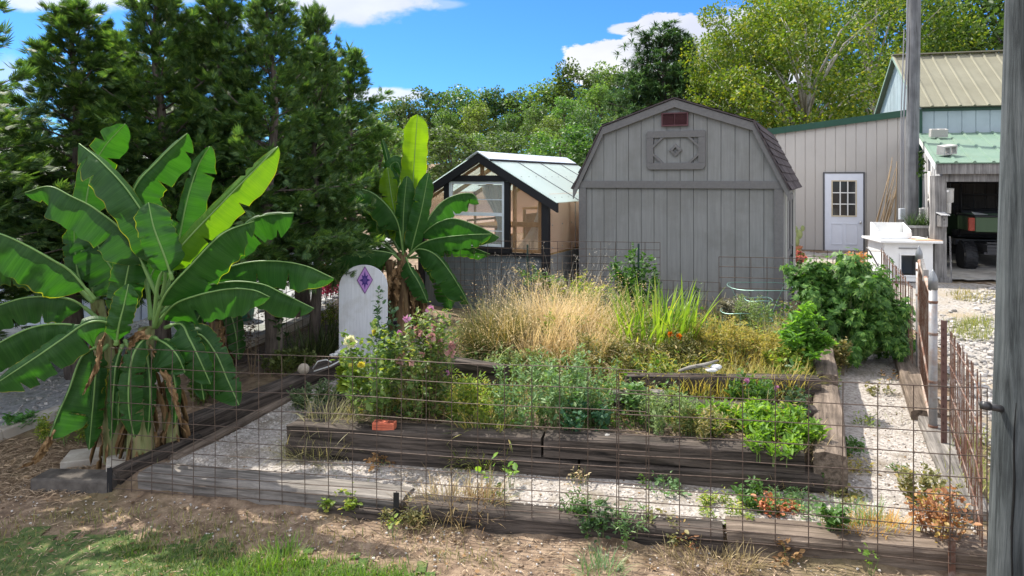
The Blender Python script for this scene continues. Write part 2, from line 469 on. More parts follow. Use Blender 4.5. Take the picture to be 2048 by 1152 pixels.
ow = N('ShaderNodeOutputWorld'); L(bg.outputs[0], ow.inputs['Surface'])
S.view_settings.view_transform = 'Standard'; S.view_settings.look = 'None'; S.view_settings.exposure = .96; S.view_settings.gamma = 1
S.render.engine = 'CYCLES'
cy = S.cycles; cy.max_bounces = 6; cy.diffuse_bounces = 3; cy.glossy_bounces = 2; cy.transmission_bounces = 4; cy.transparent_max_bounces = 12
cy.caustics_reflective = False; cy.caustics_refractive = False; cy.use_denoising = True
# ---------------------------------------------------------------- ground and paths
M_DIRT = mk('straw_dirt', [(.085, .055, .036), (.2, .14, .094), (.34, .25, .172)], scale=9, rough=.95, bump=.8, bscale=40, cols2=(.12, .105, .045), scale2=.9, amt2=.55, bdist=.02)
M_FAR = mk('far_ground', [(.10, .12, .045), (.2, .2, .09)], scale=2, rough=.95, bump=.3)
M_FINES = mk('gravel_fines', [(.165, .142, .122), (.36, .325, .292), (.54, .5, .455)], scale=30, rough=.95, bump=1.0, bscale=60, cols2=(.17, .14, .1), scale2=2.1, amt2=.75, bdist=.015)
M_DRIVE = mk('drive_gravel', [(.15, .135, .12), (.34, .315, .285), (.46, .435, .405)], scale=26, rough=.95, bump=1.0, bscale=45, cols2=(.33, .25, .14), scale2=.7, amt2=.6, bdist=.02)
M_LANE = mk('grey_lane', [(.16, .16, .16), (.3, .3, .3), (.42, .42, .41)], scale=16, rough=.95, bump=.8, bscale=50, cols2=(.12, .16, .07), scale2=1.1, amt2=.35)
M_SLAB = mk('concrete_slab', [(.26, .25, .23), (.42, .4, .37)], scale=4, rough=.9, bump=.2, cols2=(.16, .14, .12), scale2=1.5, amt2=.5)
M_SOIL = mk('bed_soil', [(.05, .036, .025), (.14, .1, .07), (.3, .24, .18)], scale=22, rough=.97, bump=1, bscale=50, bdist=.02)
M_LAWN = mk('lawn_turf', [(.025, .045, .012), (.06, .1, .025), (.16, .15, .06)], scale=14, rough=.95, bump=.8, bscale=50)


def sheet(name, xs, ys, mat, fz, kind='structure'):
    X, Y = np.meshgrid(xs, ys); Z = fz(X, Y)
    V = np.stack([X, Y, Z], 2).reshape(-1, 3); nx, ny = len(xs), len(ys)
    i = (np.arange(ny - 1)[:, None] * nx + np.arange(nx - 1)[None]).reshape(-1)
    q = np.stack([i, i + 1, i + nx + 1, i + nx], 1)
    return tag(link(name, np_mesh(name, V, q, True), mat), kind=kind)


xs = np.concatenate([[-900, -400, -200, -120, -80, -50, -32, -22, -16], np.arange(-12, 16.01, .16), [20, 26, 36, 55, 80, 120, 200, 400, 900]])
ys = np.concatenate([[-300, -60, -12, -3], np.arange(.5, 26, .13), np.arange(26, 44, 2), np.arange(44, 130, 6), [160, 240, 400, 900, 1800]])


def wob(X, Y, s=1.0):
    return .018 * np.sin(X * 3.1 * s + 1.3 * np.sin(Y * 2.3 * s)) * np.sin(Y * 2.7 * s + 1.1 * np.sin(X * 1.9))


sheet('ground', xs, ys, M_DIRT, lambda X, Y: g(X, Y) + np.where(Y < 30, wob(X, Y), 0))


def inside(poly, X, Y):
    c = np.zeros(X.shape, bool); n = len(poly)
    for i in range(n):
        x1, y1 = poly[i]; x2, y2 = poly[(i + 1) % n]
        if y1 == y2: continue
        t = ((y1 > Y) != (y2 > Y)) & (X < (x2 - x1) * (Y - y1) / (y2 - y1) + x1)
        c ^= t
    return c


def patch(name, poly, dz, mat, cell=.07, rag=.12, kind='structure'):
    P = np.array(poly); x0, y0 = P.min(0) - .2; x1, y1 = P.max(0) + .2
    xs = np.arange(x0, x1, cell); ys = np.arange(y0, y1, cell)
    X, Y = np.meshgrid(xs, ys); Z = g(X, Y) + wob(X, Y) + dz
    cxm, cym = (X[:-1, :-1] + cell / 2), (Y[:-1, :-1] + cell / 2)
    jx = rag * (np.sin(cxm * 7 + 3 * np.sin(cym * 5)) * .6 + RNG.normal(0, .35, cxm.shape)); jy = rag * (np.sin(cym * 6 + 2 * np.sin(cxm * 9)) * .6 + RNG.normal(0, .35, cxm.shape))
    ins = inside(poly, cxm + jx, cym + jy)
    nx = len(xs); idx = np.argwhere(ins); i = idx[:, 0] * nx + idx[:, 1]
    q = np.stack([i, i + 1, i + nx + 1, i + nx], 1)
    V = np.stack([X, Y, Z], 2).reshape(-1, 3)
    used, inv = np.unique(q, return_inverse=True)
    return tag(link(name, np_mesh(name, V[used], inv.reshape(-1, 4), True), mat), kind=kind)


def h2(px, py): p = hit(px, py); return (p.x, p.y)


patch('garden_path', [h2(290, 945), h2(700, 990), h2(1300, 1050), h2(1900, 1095), h2(1890, 850), h2(1790, 690), (5.2, 10.6), (-1.8, 10.6), h2(650, 735), h2(430, 880)], .012, M_FINES, rag=.05)
patch('driveway', [(3.7, 3.4), (4.3, 6.8), (5.5, 9.0), (6.1, 10.8), (4.9, 12), (5.4, 17.5), (9.6, 16.6), (8.2, 13.4), (16, 12), (16, 2.5)], .014, M_DRIVE, cell=.1, rag=.12)
patch('lane', [h2(-260, 1000), h2(0, 872), h2(470, 690), h2(640, 622), h2(690, 580), (-3.4, 22), (-14, 22), (-14, 6)], .012, M_LANE, cell=.1, rag=.08)
patch('carport_slab', [(8.35, 13.6), (14, 12.2), (14.8, 15.6), (9.4, 16.6)], .05, M_SLAB, cell=.12, rag=0)
patch('lawn', [h2(-120, 1090), h2(120, 1072), h2(420, 1100), h2(620, 1135), h2(800, 1160), h2(900, 1260), (-1.2, 3), (-5, 3)], .012, M_LAWN, rag=.2)


def blades_on(name, poly, n, L0, L1, w, mat, cond=None, parent=None, lean=.5, curve=.8, seg=3, kind='stuff', dz=0.0):
    P = np.array(poly); lo, hi = P.min(0), P.max(0)
    X = RNG.uniform(lo[0], hi[0], n * 3); Y = RNG.uniform(lo[1], hi[1], n * 3)
    k = inside(poly, X + RNG.normal(0, .07, n * 3), Y + RNG.normal(0, .07, n * 3))
    if cond is not None: k &= cond(X, Y)
    X, Y = X[k][:n], Y[k][:n]; n = len(X)
    V, q = strips(np.stack([X, Y, g(X, Y) - .005 + dz], 1), RNG.uniform(0, 6.28, n), RNG.uniform(L0, L1, n), np.abs(RNG.normal(0, lean, n)), RNG.uniform(.6, 1.3, n) * w, RNG.uniform(.1, curve, n), seg)
    return tag(link(name, np_mesh(name, V, q), mat), kind=kind)


G_LAWN = leafmat('lawn_blade', (.05, .10, .018), (.12, .2, .035), .35, (1.3, 1.3, .5), c3=(.3, .27, .12))
G_BRIGHT = leafmat('bright_blade', (.08, .17, .02), (.17, .3, .04), .4, (1.3, 1.3, .4))  # brighter copy of the lawn blade, sunlight of the patch put into its colour
G_DRY = leafmat('dry_blade', (.42, .3, .15), (.62, .48, .26), .4, (1.1, 1.0, .75), c3=(.35, .33, .12))
G_STRAW = leafmat('straw', (.16, .11, .07), (.42, .32, .22), .1, (1, 1, 1), rough=.9, spec=.1)
lawn_poly = [h2(-120, 1085), h2(150, 1065), h2(420, 1092), h2(620, 1130), h2(840, 1152), h2(900, 1260), (-1.2, 3.3), (-5, 3.3)]
tag(blades_on('grass', lawn_poly, 24000, .02, .065, .0055, G_LAWN, cond=lambda X, Y: np.sin(X * 2.3 + 2 * np.sin(Y * 1.7)) + np.sin(Y * 3.1 + X) + RNG.normal(0, .6, X.shape) > -.9), 'short green lawn grass in front of the garden', 'grass')
tag(blades_on('grass', [h2(385, 1155), h2(480, 1128), h2(600, 1118), h2(700, 1140), h2(830, 1150), h2(900, 1260), h2(380, 1260)], 8000, .03, .085, .006, G_BRIGHT), 'bright green longer grass patch in the sun', 'grass')


tag(blades_on('grass', [h2(-150, 1040), h2(250, 1020), h2(700, 1060), h2(1000, 1110), h2(1050, 1260), (-1.2, 3.2), (-5, 3.2)], 5000, .03, .11, .005, leafmat('sparse_blade', (.1, .13, .03), (.3, .27, .1), .3), cond=lambda X, Y: np.sin(X * 3.3 + 2 * np.sin(Y * 2.7)) + np.sin(Y * 4.1 + X) + RNG.normal(0, .5, X.shape) > .1), 'sparse half dry grass thinning into the dirt', 'grass')
# loose straw over the dirt, chips on the path, stones on the driveway
def litter(name, poly, n, l0, l1, w, mat, label, cat, dz=.012):
    P = np.array(poly); lo, hi = P.min(0), P.max(0)
    X = RNG.uniform(lo[0], hi[0], n * 3); Y = RNG.uniform(lo[1], hi[1], n * 3); k = inside(poly, X, Y); X, Y = X[k][:n], Y[k][:n]; n = len(X)
    a = RNG.uniform(0, 6.28, n); D = np.stack([np.cos(a), np.sin(a), RNG.normal(.05, .12, n)], 1)
    V, q = scatter(QUAD[0] * [1, 1, .6], QUAD[1], np.stack([X, Y, g(X, Y) + wob(X, Y) + dz], 1), frames(D, RNG.normal(0, .4, n)), np.stack([RNG.uniform(.5, 1.5, n) * w, RNG.uniform(l0, l1, n), RNG.uniform(l0, l1, n)], 1))
    return tag(link(name, np_mesh(name, V, q), mat), label, cat, kind='stuff')


front = [h2(-200, 900), h2(215, 990), h2(700, 1025), h2(1300, 1090), h2(1985, 1150), (3.2, 3.2), (-4.5, 3.2)]
litter('straw_litter', front, 9500, .02, .085, .008, G_STRAW, 'dry straw and clippings strewn over the bare dirt', 'straw')
litter('straw_litter', [h2(-40, 1010), h2(215, 985), h2(160, 890), h2(0, 880)], 2500, .05, .14, .009, G_STRAW, 'pine straw heaped beside the left kerb', 'straw')
G_LITTER = leafmat('leaf_litter', (.08, .05, .03), (.26, .16, .08), .1, (1, 1, 1), rough=.9, spec=.1)
pathpoly = [h2(280, 970), h2(700, 1000), h2(1300, 1065), h2(1990, 1130), h2(1890, 850), h2(1780, 700), h2(1690, 1000), h2(570, 915), h2(690, 745)]
litter('leaf_litter', pathpoly, 900, .01, .03, .02, G_LITTER, 'brown leaf bits scattered over the pale garden path', 'leaves', dz=.018)
litter('leaf_litter', front, 900, .015, .05, .03, G_LITTER, 'dead leaf bits blown over the bare dirt', 'leaves', dz=.014)
ROCK = []
for s in range(3):
    mb = MB().sphere((0, 0, 0), 1, 6, (1, .8, .6), .7, s * 3.1); ROCK.append((np.array([tuple(v) for v in mb.v]), np.array(mb.f)))


def stones(name, poly, n, r0, r1, mat, label, cat, dz=0.0, clump=None):
    P = np.array(poly); lo, hi = P.min(0), P.max(0); parts = []
    for s in range(3):
        X = RNG.uniform(lo[0], hi[0], n); Y = RNG.uniform(lo[1], hi[1], n); k = inside(poly, X, Y)
        if clump is not None: k &= clump(X, Y)
        X, Y = X[k][:n // 3], Y[k][:n // 3]; m = len(X)
        a = RNG.uniform(0, 6.28, m); D = np.stack([np.cos(a), np.sin(a), RNG.normal(0, .2, m)], 1)
        r = r0 + (r1 - r0) * RNG.random(m) ** 2.5
        parts.append(scatter(*ROCK[s], np.stack([X, Y, g(X, Y) + wob(X, Y) + .01 + dz + r * .25], 1), frames(D, RNG.uniform(-.5, .5, m)), r))
    V, q = join(parts)
    return tag(link(name, np_mesh(name, V, q), mat), label, cat, kind='stuff')


M_STONE = mk('pale_stone', [(.2, .19, .17), (.36, .335, .31), (.5, .48, .45)], scale=20, rough=.9, bump=.3, rnd=.35)
M_CHIP = mk('path_chip', [(.26, .235, .21), (.55, .51, .465)], scale=20, rough=.9, bump=0, rnd=.4)
stones('gravel', [(3.9, 4.2), (4.35, 6.8), (5.6, 9.0), (6.4, 11.2), (9, 13), (14, 11), (9, 5)], 9000, .018, .055, M_STONE, 'coarse white gravel over the driveway', 'gravel', clump=lambda X, Y: np.sin(X * 1.7 + Y) + np.sin(Y * 1.3 - X * .6) + RNG.normal(0, .5, X.shape) > -1.0)
tag(blades_on('path_weeds', pathpoly, 1500, .02, .1, .005, leafmat('path_blade', (.1, .15, .04), (.3, .3, .12), .35), cond=lambda X, Y: np.sin(X * 3.7 + 2 * np.sin(Y * 2.2)) + np.sin(Y * 4.4 - X) + RNG.normal(0, .4, X.shape) > .75, lean=.7), 'sparse thin weeds coming up through the garden path', 'weeds')
stones('gravel', pathpoly, 14000, .004, .014, M_CHIP, 'fine pale gravel of the garden path', 'gravel')
stones('gravel', [h2(20, 850), h2(470, 680), h2(640, 600), (-5, 14), (-8, 9)], 2500, .008, .03, M_STONE, 'grey gravel of the left lane', 'gravel')
tag(blades_on('grass', [h2(1905, 600), h2(1985, 612), h2(1990, 590), h2(1900, 585)], 500, .05, .16, .009, leafmat('yard_grass', (.16, .17, .04), (.4, .34, .14), .35)), 'yellowing grass patch on the gravel before the carport', 'grass')
tag(blades_on('grass', [h2(1905, 680), h2(1980, 690), h2(1980, 640), h2(1915, 645)], 900, .06, .2, .008, leafmat('yard_tuft', (.1, .15, .03), (.32, .33, .1), .35)), 'green and yellow grass patch on the gravel by the near pole', 'grass')
tag(blades_on('grass', [h2(1900, 1010), h2(1975, 1020), h2(1975, 860), h2(1905, 880)], 900, .05, .2, .007, bpy.data.materials['yard_tuft']), 'thin weeds among the gravel outside the right fence', 'grass')
stones('pebbles', [h2(-100, 960), h2(215, 992), h2(700, 1028), h2(1300, 1092), h2(1985, 1150), (3.2, 3.6), h2(900, 1145), h2(620, 1105), h2(150, 1055), h2(-100, 1065)], 1100, .003, .013, M_CHIP, 'small pale pebbles in the bare dirt', 'pebbles')
# kerb of the lane
M_KERB = mk('kerb_concrete', [(.3, .27, .23), (.5, .47, .42)], scale=12, rough=.9, bump=.4, cols2=(.2, .16, .12), scale2=3)
kp = [h2(-120, 930), h2(0, 880), h2(180, 812), h2(330, 757), h2(480, 700), h2(570, 664), h2(640, 636), h2(668, 610)]
mb = MB()
for a, b in zip(kp[:-1], kp[1:]):
    mb.bar(on(*a, .04), on(*b, .04), .16, .16)
tag(mb.build('lane_kerb', M_KERB, bevel=.015), kind='structure')
# ---------------------------------------------------------------- barn shed
SID = mk('shed_siding', [(.188, .192, .185), (.24, .243, .236)], scale=2, rough=.75, bump=.25, bscale=9, stretch=(14, 14, .8), spec=.25, cols2=(.165, .165, .155), scale2=1.4, amt2=.6)
TRIM = mk('shed_trim', [(.128, .126, .125), (.16, .156, .153)], scale=4, rough=.75, bump=.25, bscale=8, stretch=(6, 6, 6), spec=.25)
GROOVE = plain('dark_gap', (.09, .09, .085), rough=.9, spec=.1)
SH_D = mk('shingle', [(.05, .042, .045), (.1, .085, .085)], scale=30, rough=.95, bump=.5, bscale=120, rnd=.3, spec=.1)
th = math.radians(24.5)
shed = thing('barn_shed', 'grey gambrel roofed wooden barn shed with a red gable vent', 'shed', (1.114, 11.47, 0), -th)
W, D, ZE, ZB, ZP, ZF = 3.1, 3.9, 2.06, 3.0, 3.38, -.2
prof = [(0, ZE), (.43, ZB), (W / 2, ZP), (W - .43, ZB), (W, ZE)]


def top_at(x, pr):
    for (a, za), (b, zb) in zip(pr[:-1], pr[1:]):
        if a <= x <= b: return za + (zb - za) * (x - a) / max(b - a, 1e-6)
    return pr[-1][1]


def planks(mb, x0, x1, pitch, z0, top, y, th_, gap=.007, extra=()):
    xs = [x0]
    while xs[-1] + pitch < x1 - .03: xs.append(xs[-1] + pitch)
    xs.append(x1)
    for a, b in zip(xs[:-1], xs[1:]):
        a2, b2 = a + gap / 2, b - gap / 2
        mids = [m for m in extra if a2 < m < b2]
        pts = [a2] + mids + [b2]
        poly = [(a2, z0), (b2, z0)] + [(x, top(x)) for x in reversed(pts)]
        mb.prism(poly, y, y + th_)


wl = MB(); planks(wl, 0, W, .2032, 2.115, lambda x: top_at(x, prof), 0, .02, extra=[p[0] for p in prof])
planks(wl, 0, W, .2032, ZF, lambda x: 2.1, 0.006, .02)
wall = wl.build('front_wall', SID, shed)
bk = MB(); bk.prism([(0.02, ZF)] + [(x * .985 + .02, z - .01) for x, z in prof] + [(W - .02, ZF)], .03, .06); bk.prism([(0.02, ZF)] + [(x * .985 + .02, z - .01) for x, z in prof] + [(W - .02, ZF)], D - .05, D)
bk.build('inner_wall', GROOVE, shed)
for nm, x in (('side_wall', 0.0), ('side_wall', W)):
    mb = MB(); n = int(D / .2032)
    for i in range(n):
        mb.box(x - .012, x + .012, .06 + i * (D - .06) / n + .005, .06 + (i + 1) * (D - .06) / n - .005, ZF, ZE)
    mb.box(x - .006, x + .006, .06, D, ZF, ZE)
    mb.build('side_wall', SID, shed)
mb = MB(); mb.box(-.03, W + .03, -.035, -.003, ZE - .005, ZE + .11); mb.build('belt_board', TRIM, shed, bevel=.004)
for x in (0.0, W - .1):
    MB().box(x - .012, x + .112, -.03, -.001, ZF, ZE - .006).build('corner_board', TRIM, shed, bevel=.004)
rp = [(-.1, ZE - .03), (.40, ZB + .045), (W / 2, ZP + .06), (W - .40, ZB + .045), (W + .1, ZE - .03)]
for (a, za), (b, zb) in zip(rp[:-1], rp[1:]):            # rake boards, butted
    L_ = math.hypot(b - a, zb - za); nx, nz = (za - zb) / L_, (b - a) / L_
    w_ = .115
    MB().prism([(a, za - .012), (b, zb - .012), (b - (0 if abs(b - W / 2) > .1 and b < W else 0), zb - .012 - w_ / abs((b - a) / L_) * (1 if abs(nz) > .8 else .56)), (a, za - .012 - w_ / abs((b - a) / L_) * (1 if abs(nz) > .8 else .56))][::1], -.066, -.036).build('rake_board', TRIM, shed)
for k, ((a, za), (b, zb)) in enumerate(zip(rp[:-1], rp[1:])):
    L_ = math.hypot(b - a, zb - za); n = max(4, int(L_ / .135)); up = Vector(((za - zb) / L_, 0, (b - a) / L_))
    mb = MB()
    mb.prism([(a, za), (b, zb), (b + up.x * .02, zb + up.z * .02), (a + up.x * .02, za + up.z * .02)], -.085, D + .08)
    for r in range(n):                                # shingle courses, each a little proud at its lower edge
        t0, t1 = r / n, (r + 1) / n
        if b <= W / 2 + .01: lo, hi = t0, t1
        else: lo, hi = 1 - t0, 1 - t1
        y = -.09 + (r % 2) * .12
        while y < D + .08:
            y2 = min(y + .3 - .006, D + .085); ya = max(y, -.09)
            p0 = Vector((a + (b - a) * lo, 0, za + (zb - za) * lo)); p1 = Vector((a + (b - a) * hi, 0, za + (zb - za) * hi))
            l0, l1 = p0 + up * .036, p1 + up * .023
            q0 = p0 + up * .02
            if y2 > ya:
                vs = [(l0.x, ya, l0.z), (l0.x, y2, l0.z), (l1.x, y2, l1.z), (l1.x, ya, l1.z), (q0.x, ya, q0.z), (q0.x, y2, q0.z)]
                mb.add(vs, [(0, 1, 2, 3), (0, 4, 5, 1)])
            y += .3
    mb.build('roof_slope', SH_D, shed)
# red louvred vent
vx, vz = W / 2, 3.12
fr_ = MB(); RED = plain('red_vent', (.085, .03, .035), rough=.6)
fr_.box(vx - .205, vx + .205, -.045, -.022, vz + .085, vz + .105); fr_.box(vx - .205, vx + .205, -.045, -.022, vz - .105, vz - .085)
fr_.box(vx - .205, vx - .185, -.045, -.022, vz - .085, vz + .085); fr_.box(vx + .185, vx + .205, -.045, -.022, vz - .085, vz + .085)
fr_.box(vx - .005, vx + .005, -.04, -.022, vz - .085, vz + .085)
v_ = fr_.build('gable_vent', RED, shed)
lv = MB()
for i in range(9):
    z = vz - .083 + i * .0188; lv.add([(vx - .184, -.036, z), (vx + .184, -.036, z), (vx + .184, -.014, z + .017), (vx - .184, -.014, z + .017)], [(0, 1, 2, 3)])
lv.build('louvre', RED, v_)
# framed ornament
ox, oz = W / 2 + .01, 2.645; hw, hh, fw = .45, .3, .105
fo = MB()
fo.prism([(ox - hw + .02, oz + hh), (ox - hw, oz + hh - .02), (ox - hw, oz + hh - fw), (ox + hw, oz + hh - fw), (ox + hw, oz + hh - .02), (ox + hw - .02, oz + hh)][::-1], -.04, -.003)
fo.prism([(ox - hw, oz - hh + fw), (ox - hw, oz - hh + .05), (ox - hw + .04, oz - hh), (ox + hw - .04, oz - hh), (ox + hw, oz - hh + .05), (ox + hw, oz - hh + fw)][::-1], -.04, -.003)
fo.box(ox - hw, ox - hw + fw, -.038, -.004, oz - hh + fw + .001, oz + hh - fw - .001); fo.box(ox + hw - fw, ox + hw, -.038, -.004, oz - hh + fw + .001, oz + hh - fw - .001)
orn = fo.build('panel_frame', TRIM, shed, bevel=.004)
for sx_ in (-1, 1):
    for sz in (-1, 1):
        cxp, czp = ox + sx_ * (hw - fw), oz + sz * (hh - fw)
        MB().bar((cxp - sx_ * .15, -.02, czp + sz * .01), (cxp + sx_ * .01, -.02, czp - sz * .14), .034, .034, up=(0, 1, 0)).build('corner_brace', TRIM, orn)
dm = MB()
for r0, r1, y in ((.045, .1, -.034),):
    q = [(0, 1), (1, 0), (0, -1), (-1, 0)]
    for i in range(4):
        a, b = q[i], q[(i + 1) % 4]
        vs = [(ox + a[0] * r1, y, oz + a[1] * r1), (ox + b[0] * r1, y, oz + b[1] * r1), (ox + b[0] * r0, y - .008, oz + b[1] * r0), (ox + a[0] * r0, y - .008, oz + a[1] * r0)]
        vb = [(x, -.002, z) for x, _, z in vs]
        dm.add(vs + vb, [(0, 1, 2, 3), (1, 0, 4, 5), (3, 2, 6, 7)])
dm.build('diamond', TRIM, orn)
# double door with white trim on the right side
dr = MB(); X = W + .014
for y in (.75, 1.6, 2.45): dr.box(X, X + .02, y - .05, y + .05, ZF + .2, 1.95)
for z in (.05, 1.0, 1.9): dr.box(X, X + .018, .8, 2.4, z - .05, z + .05)
dr.bar((X + .012, .8, .1), (X + .012, 1.55, .95), .016, .07, up=(1, 0, 0)); dr.bar((X + .012, 2.4, .1), (X + .012, 1.65, .95), .016, .07, up=(1, 0, 0))
do = dr.build('side_door', TRIM, shed)
WHITE = plain('white_paint', (.74, .74, .72), rough=.5, var=.06, bump=.05)
MB().box(X, X + .022, .45, .53, ZF + .15, 2.0).box(X, X + .022, 2.7, 2.78, ZF + .15, 2.0).build('door_trim', plain('cream_trim', (.5, .5, .45)), do)
BLACK = plain('black_metal', (.02, .02, .022), rough=.5, metal=.3)
MB().bar((X + .05, 1.52, .92), (X + .05, 1.52, 1.1), .02, .02).build('door_handle', BLACK, do)

# ---------------------------------------------------------------- greenhouse
BT = plain('black_trim', (.012, .012, .015), rough=.55, spec=.35)
PINE = woodmat('pine_stud', (.32, .2, .085), (.48, .33, .16), axis=2, crack=(.2, .12, .05), scale=.6, bump=.1)
POLY = clearmat('polycarbonate', (.8, .64, .54), .28, .35, .75)
POLYR = clearmat('roof_polycarbonate', (.76, .86, .82), .22, .35, .5)
GLASS = clearmat('window_glass', (.5, .54, .55), .84, .05)
BASEG = mk('base_siding', [(.105, .125, .138), (.145, .168, .182)], scale=3, rough=.7, bump=.2, stretch=(10, 10, 1))
tg = math.radians(26.4)
gh = thing('greenhouse', 'small gabled greenhouse with black trim and clear plastic walls', 'greenhouse', (0.58 - 2.44 * .896, 11.2 + 2.44 * .444, 0), -tg)
GW, GD, GE, GB, GP = 2.44, 3.7, 1.98, 1.0, 2.6
mb = MB(); planks(mb, .1, GW - .1, .2, -.2, lambda x: GB - .06, -.01, .03)
mb.build('base_wall', BASEG, gh)
for x in (0, GW):
    mb = MB(); n = 18
    for i in range(n): mb.box(x - .015, x + .015, .05 + i * .2, .05 + i * .2 + .192, -.2, GB - .03)
    mb.build('base_wall', mk('base_side', [(.2, .2, .2), (.26, .26, .25)], scale=3, rough=.8) if x == 0 else bpy.data.materials['base_side'], gh)
mb = MB(); mb.box(-.02, GW + .02, -.05, .06, GB - .06, GB - .01); mb.build('sill_board', BT, gh)
for x in (-.02, GW - .1):
    MB().box(x, x + .12, -.045, .045, -.2 if x < 0 else -.2, GB - .062).build('corner_post', BT, gh)
    MB().box(x, x + .12, -.045, .045, GB - .008, GE - .05 ).build('corner_post', BT, gh)
rk = [(-.2, GE - .16), (GW / 2, GP + .03), (GW + .2, GE - .16)]
sl = (GP + .03 - (GE - .16)) / (GW / 2 + .2)
for s in (0, 1):
    a, b = rk[s], rk[s + 1]
    MB().prism([(a[0], a[1] - .15), (b[0], b[1] - .15), (b[0], b[1]), (a[0], a[1])], -.12, -.05).build('rake_board', BT, gh)
    mb = MB(); mb.prism([(a[0], a[1] + .002), (b[0], b[1] + .002), (b[0], b[1] + .014), (a[0], a[1] + .014)], -.13, GD + .1)
    pan = mb.build('roof_panel', POLYR, gh)
    sm = MB(); n = 4
    for i in range(1, n):
        y = -.13 + (GD + .23) * i / n
        sm.bar((a[0], y, a[1] + .02), (b[0], y, b[1] + .02), .016, .012)
    sm.build('seam', plain('seam_grey', (.16, .17, .18)), pan)
    sc = MB()
    for i in range(n):
        for j in range(3):
            for t in (.08, .5):
                y = -.13 + (GD + .23) * (i + .2 + .3 * j) / n; tt = t if s == 0 else 1 - t
                sc.sphere((a[0] + (b[0] - a[0]) * tt, y, a[1] + (b[1] - a[1]) * tt + .017), .013, 6, (1, 1, .5))
    sc.build('screw', plain('screw_grey', (.3, .33, .33)), pan)
    MB().bar((a[0] + (.02 if s == 0 else 0), -.05, a[1] + .0), (a[0], GD, a[1]), .03, .03).build('purlin', PINE, gh) if False else None
mb = MB(); z = GP + .05
mb.prism([(GW / 2 - .22, z - .22 * sl), (GW / 2, z), (GW / 2 + .22, z - .22 * sl), (GW / 2 + .22, z - .22 * sl + .012), (GW / 2, z + .014), (GW / 2 - .22, z - .22 * sl + .012)][::-1], -.15, GD + .12)
mb.build('ridge_cap', plain('ridge_grey', (.55, .6, .66), rough=.4), gh)
MB().box(GW / 2 + .235, GW / 2 + .26, -.13, GD + .1, z - .235 * sl - .02, z - .235 * sl + .012).build('ridge_strip', BT, gh)
# side and back walls of plastic with studs
for x in (0.02, GW - .02):
    MB().box(x - .006, x + .006, .06, GD, GB, GE - .02).build('side_panel', POLY, gh)
    st = MB()
    for i in range(5): st.box(x - .05 if x > 1 else x + .012, x - .012 if x > 1 else x + .05, .08 + i * .88, .12 + i * .88, GB, GE - .03)
    st.box(x - .05 if x > 1 else x + .012, x - .012 if x > 1 else x + .05, .125, GD - .05, 1.42, 1.5) if False else None
    st.box(x - .04 if x > 1 else x, x if x > 1 else x + .04, .05, GD, GB - .04, GB - .002)
    st.build('wall_stud', PINE, gh)
    if x > 1:
        jm = MB(); 
        for y in (1.22, 2.44): jm.box(x + .007, x + .016, y - .012, y + .012, GB, GE - .03)
        jm.build('panel_joint', plain('joint_grey', (.4, .37, .35)), gh)
        sc = MB()
        for i in range(9):
            for zz in (1.08, 1.45, 1.88): sc.sphere((x + .008, .2 + i * .42, zz), .013, 6)
        sc.build('screw', bpy.data.materials['screw_grey'] if 'screw_grey' in bpy.data.materials else BT, gh)
MB().prism([(0.03, GB), (GW - .03, GB), (GW - .03, GE - .05), (GW / 2, GP - .05), (.03, GE - .05)], GD - .02, GD).build('back_panel', POLY, gh)
rf = MB()
for i in range(5):
    y = .1 + i * .88
    for s in (0, 1):
        a, b = rk[s], rk[s + 1]; rf.bar((a[0] + (.1 if s == 0 else 0), y, a[1] - .055 + (.1 * sl if s == 0 else 0)), (b[0] - (.1 if s else 0), y, b[1] - .055 + (.1 * sl if s else 0)), .04, .07)
rf.build('rafter', PINE, gh)
# front wall: gable panes, posts, side panes, window
wx0, wx1, wz0, wz1 = .52, 1.78, 1.08, 2.16
FILM = clearmat('front_film', (.64, .5, .36), .74, .2, .6)  # warm tint puts an orange brown pane reflection into the film colour
MB().prism([(.02, GB), (wx0, GB), (wx0, top_at(wx0, [(0, GE - .1), (GW / 2, GP - .1)])), (.02, GE - .1)], 0, .008).build('front_pane', FILM, gh)
MB().prism([(wx1, GB), (GW - .1, GB), (GW - .1, GE - .1), (wx1, top_at(wx1, [(GW / 2, GP - .1), (GW, GE - .1)]))], 0, .008).build('front_pane', FILM, gh)
MB().prism([(wx0, wz1), (wx1, wz1), (wx1, 2.22), (GW / 2, GP - .1), (wx0, 2.22)], 0, .008).build('gable_pane', FILM, gh)
st = MB(); st.box(GW - .18, GW - .105, .012, .06, GB, GE - .08); st.box(wx1 + .005, GW - .19, .014, .05, 1.42, 1.5); st.box(GW / 2 - .03, GW / 2 + .03, .01, .05, wz1, GP - .12)
st.box(wx1 + .0, wx1 + .05, .055, .1, GB, 2.1); st.box(.1, wx0, .014, .05, 1.42, 1.5); st.box(.1, GW - .1, .014, .055, GB, GB + .05)
for s in (0, 1):
    a, b = rk[s], rk[s + 1]; st.bar((a[0] + .25 if s == 0 else a[0], .03, a[1] - .17 + (.25 * sl if s == 0 else 0)), (b[0] if s == 0 else b[0] - .25, .03, b[1] - .17 + (0 if s == 0 else .25 * sl)), .03, .05)
st.build('front_stud', PINE, gh)
wi = MB(); wi.box(wx0 - .03, wx1 + .03, -.075, -.012, wz1 - .0, wz1 + .1); wi.box(wx0 - .02, wx1 + .02, -.07, -.012, wz0 - .1, wz0)
wi.box(wx0, wx0 + .1, -.065, -.012, wz0 + .001, wz1 - .001); wi.box(wx1 - .1, wx1, -.065, -.012, wz0 + .001, wz1 - .001)
win = wi.build('window', BT, gh)
fr2 = MB(); a0, a1 = wx0 + .1, wx1 - .1
for x in (a0, a1 - .045): fr2.box(x, x + .045, -.055, .0, wz0, wz1)
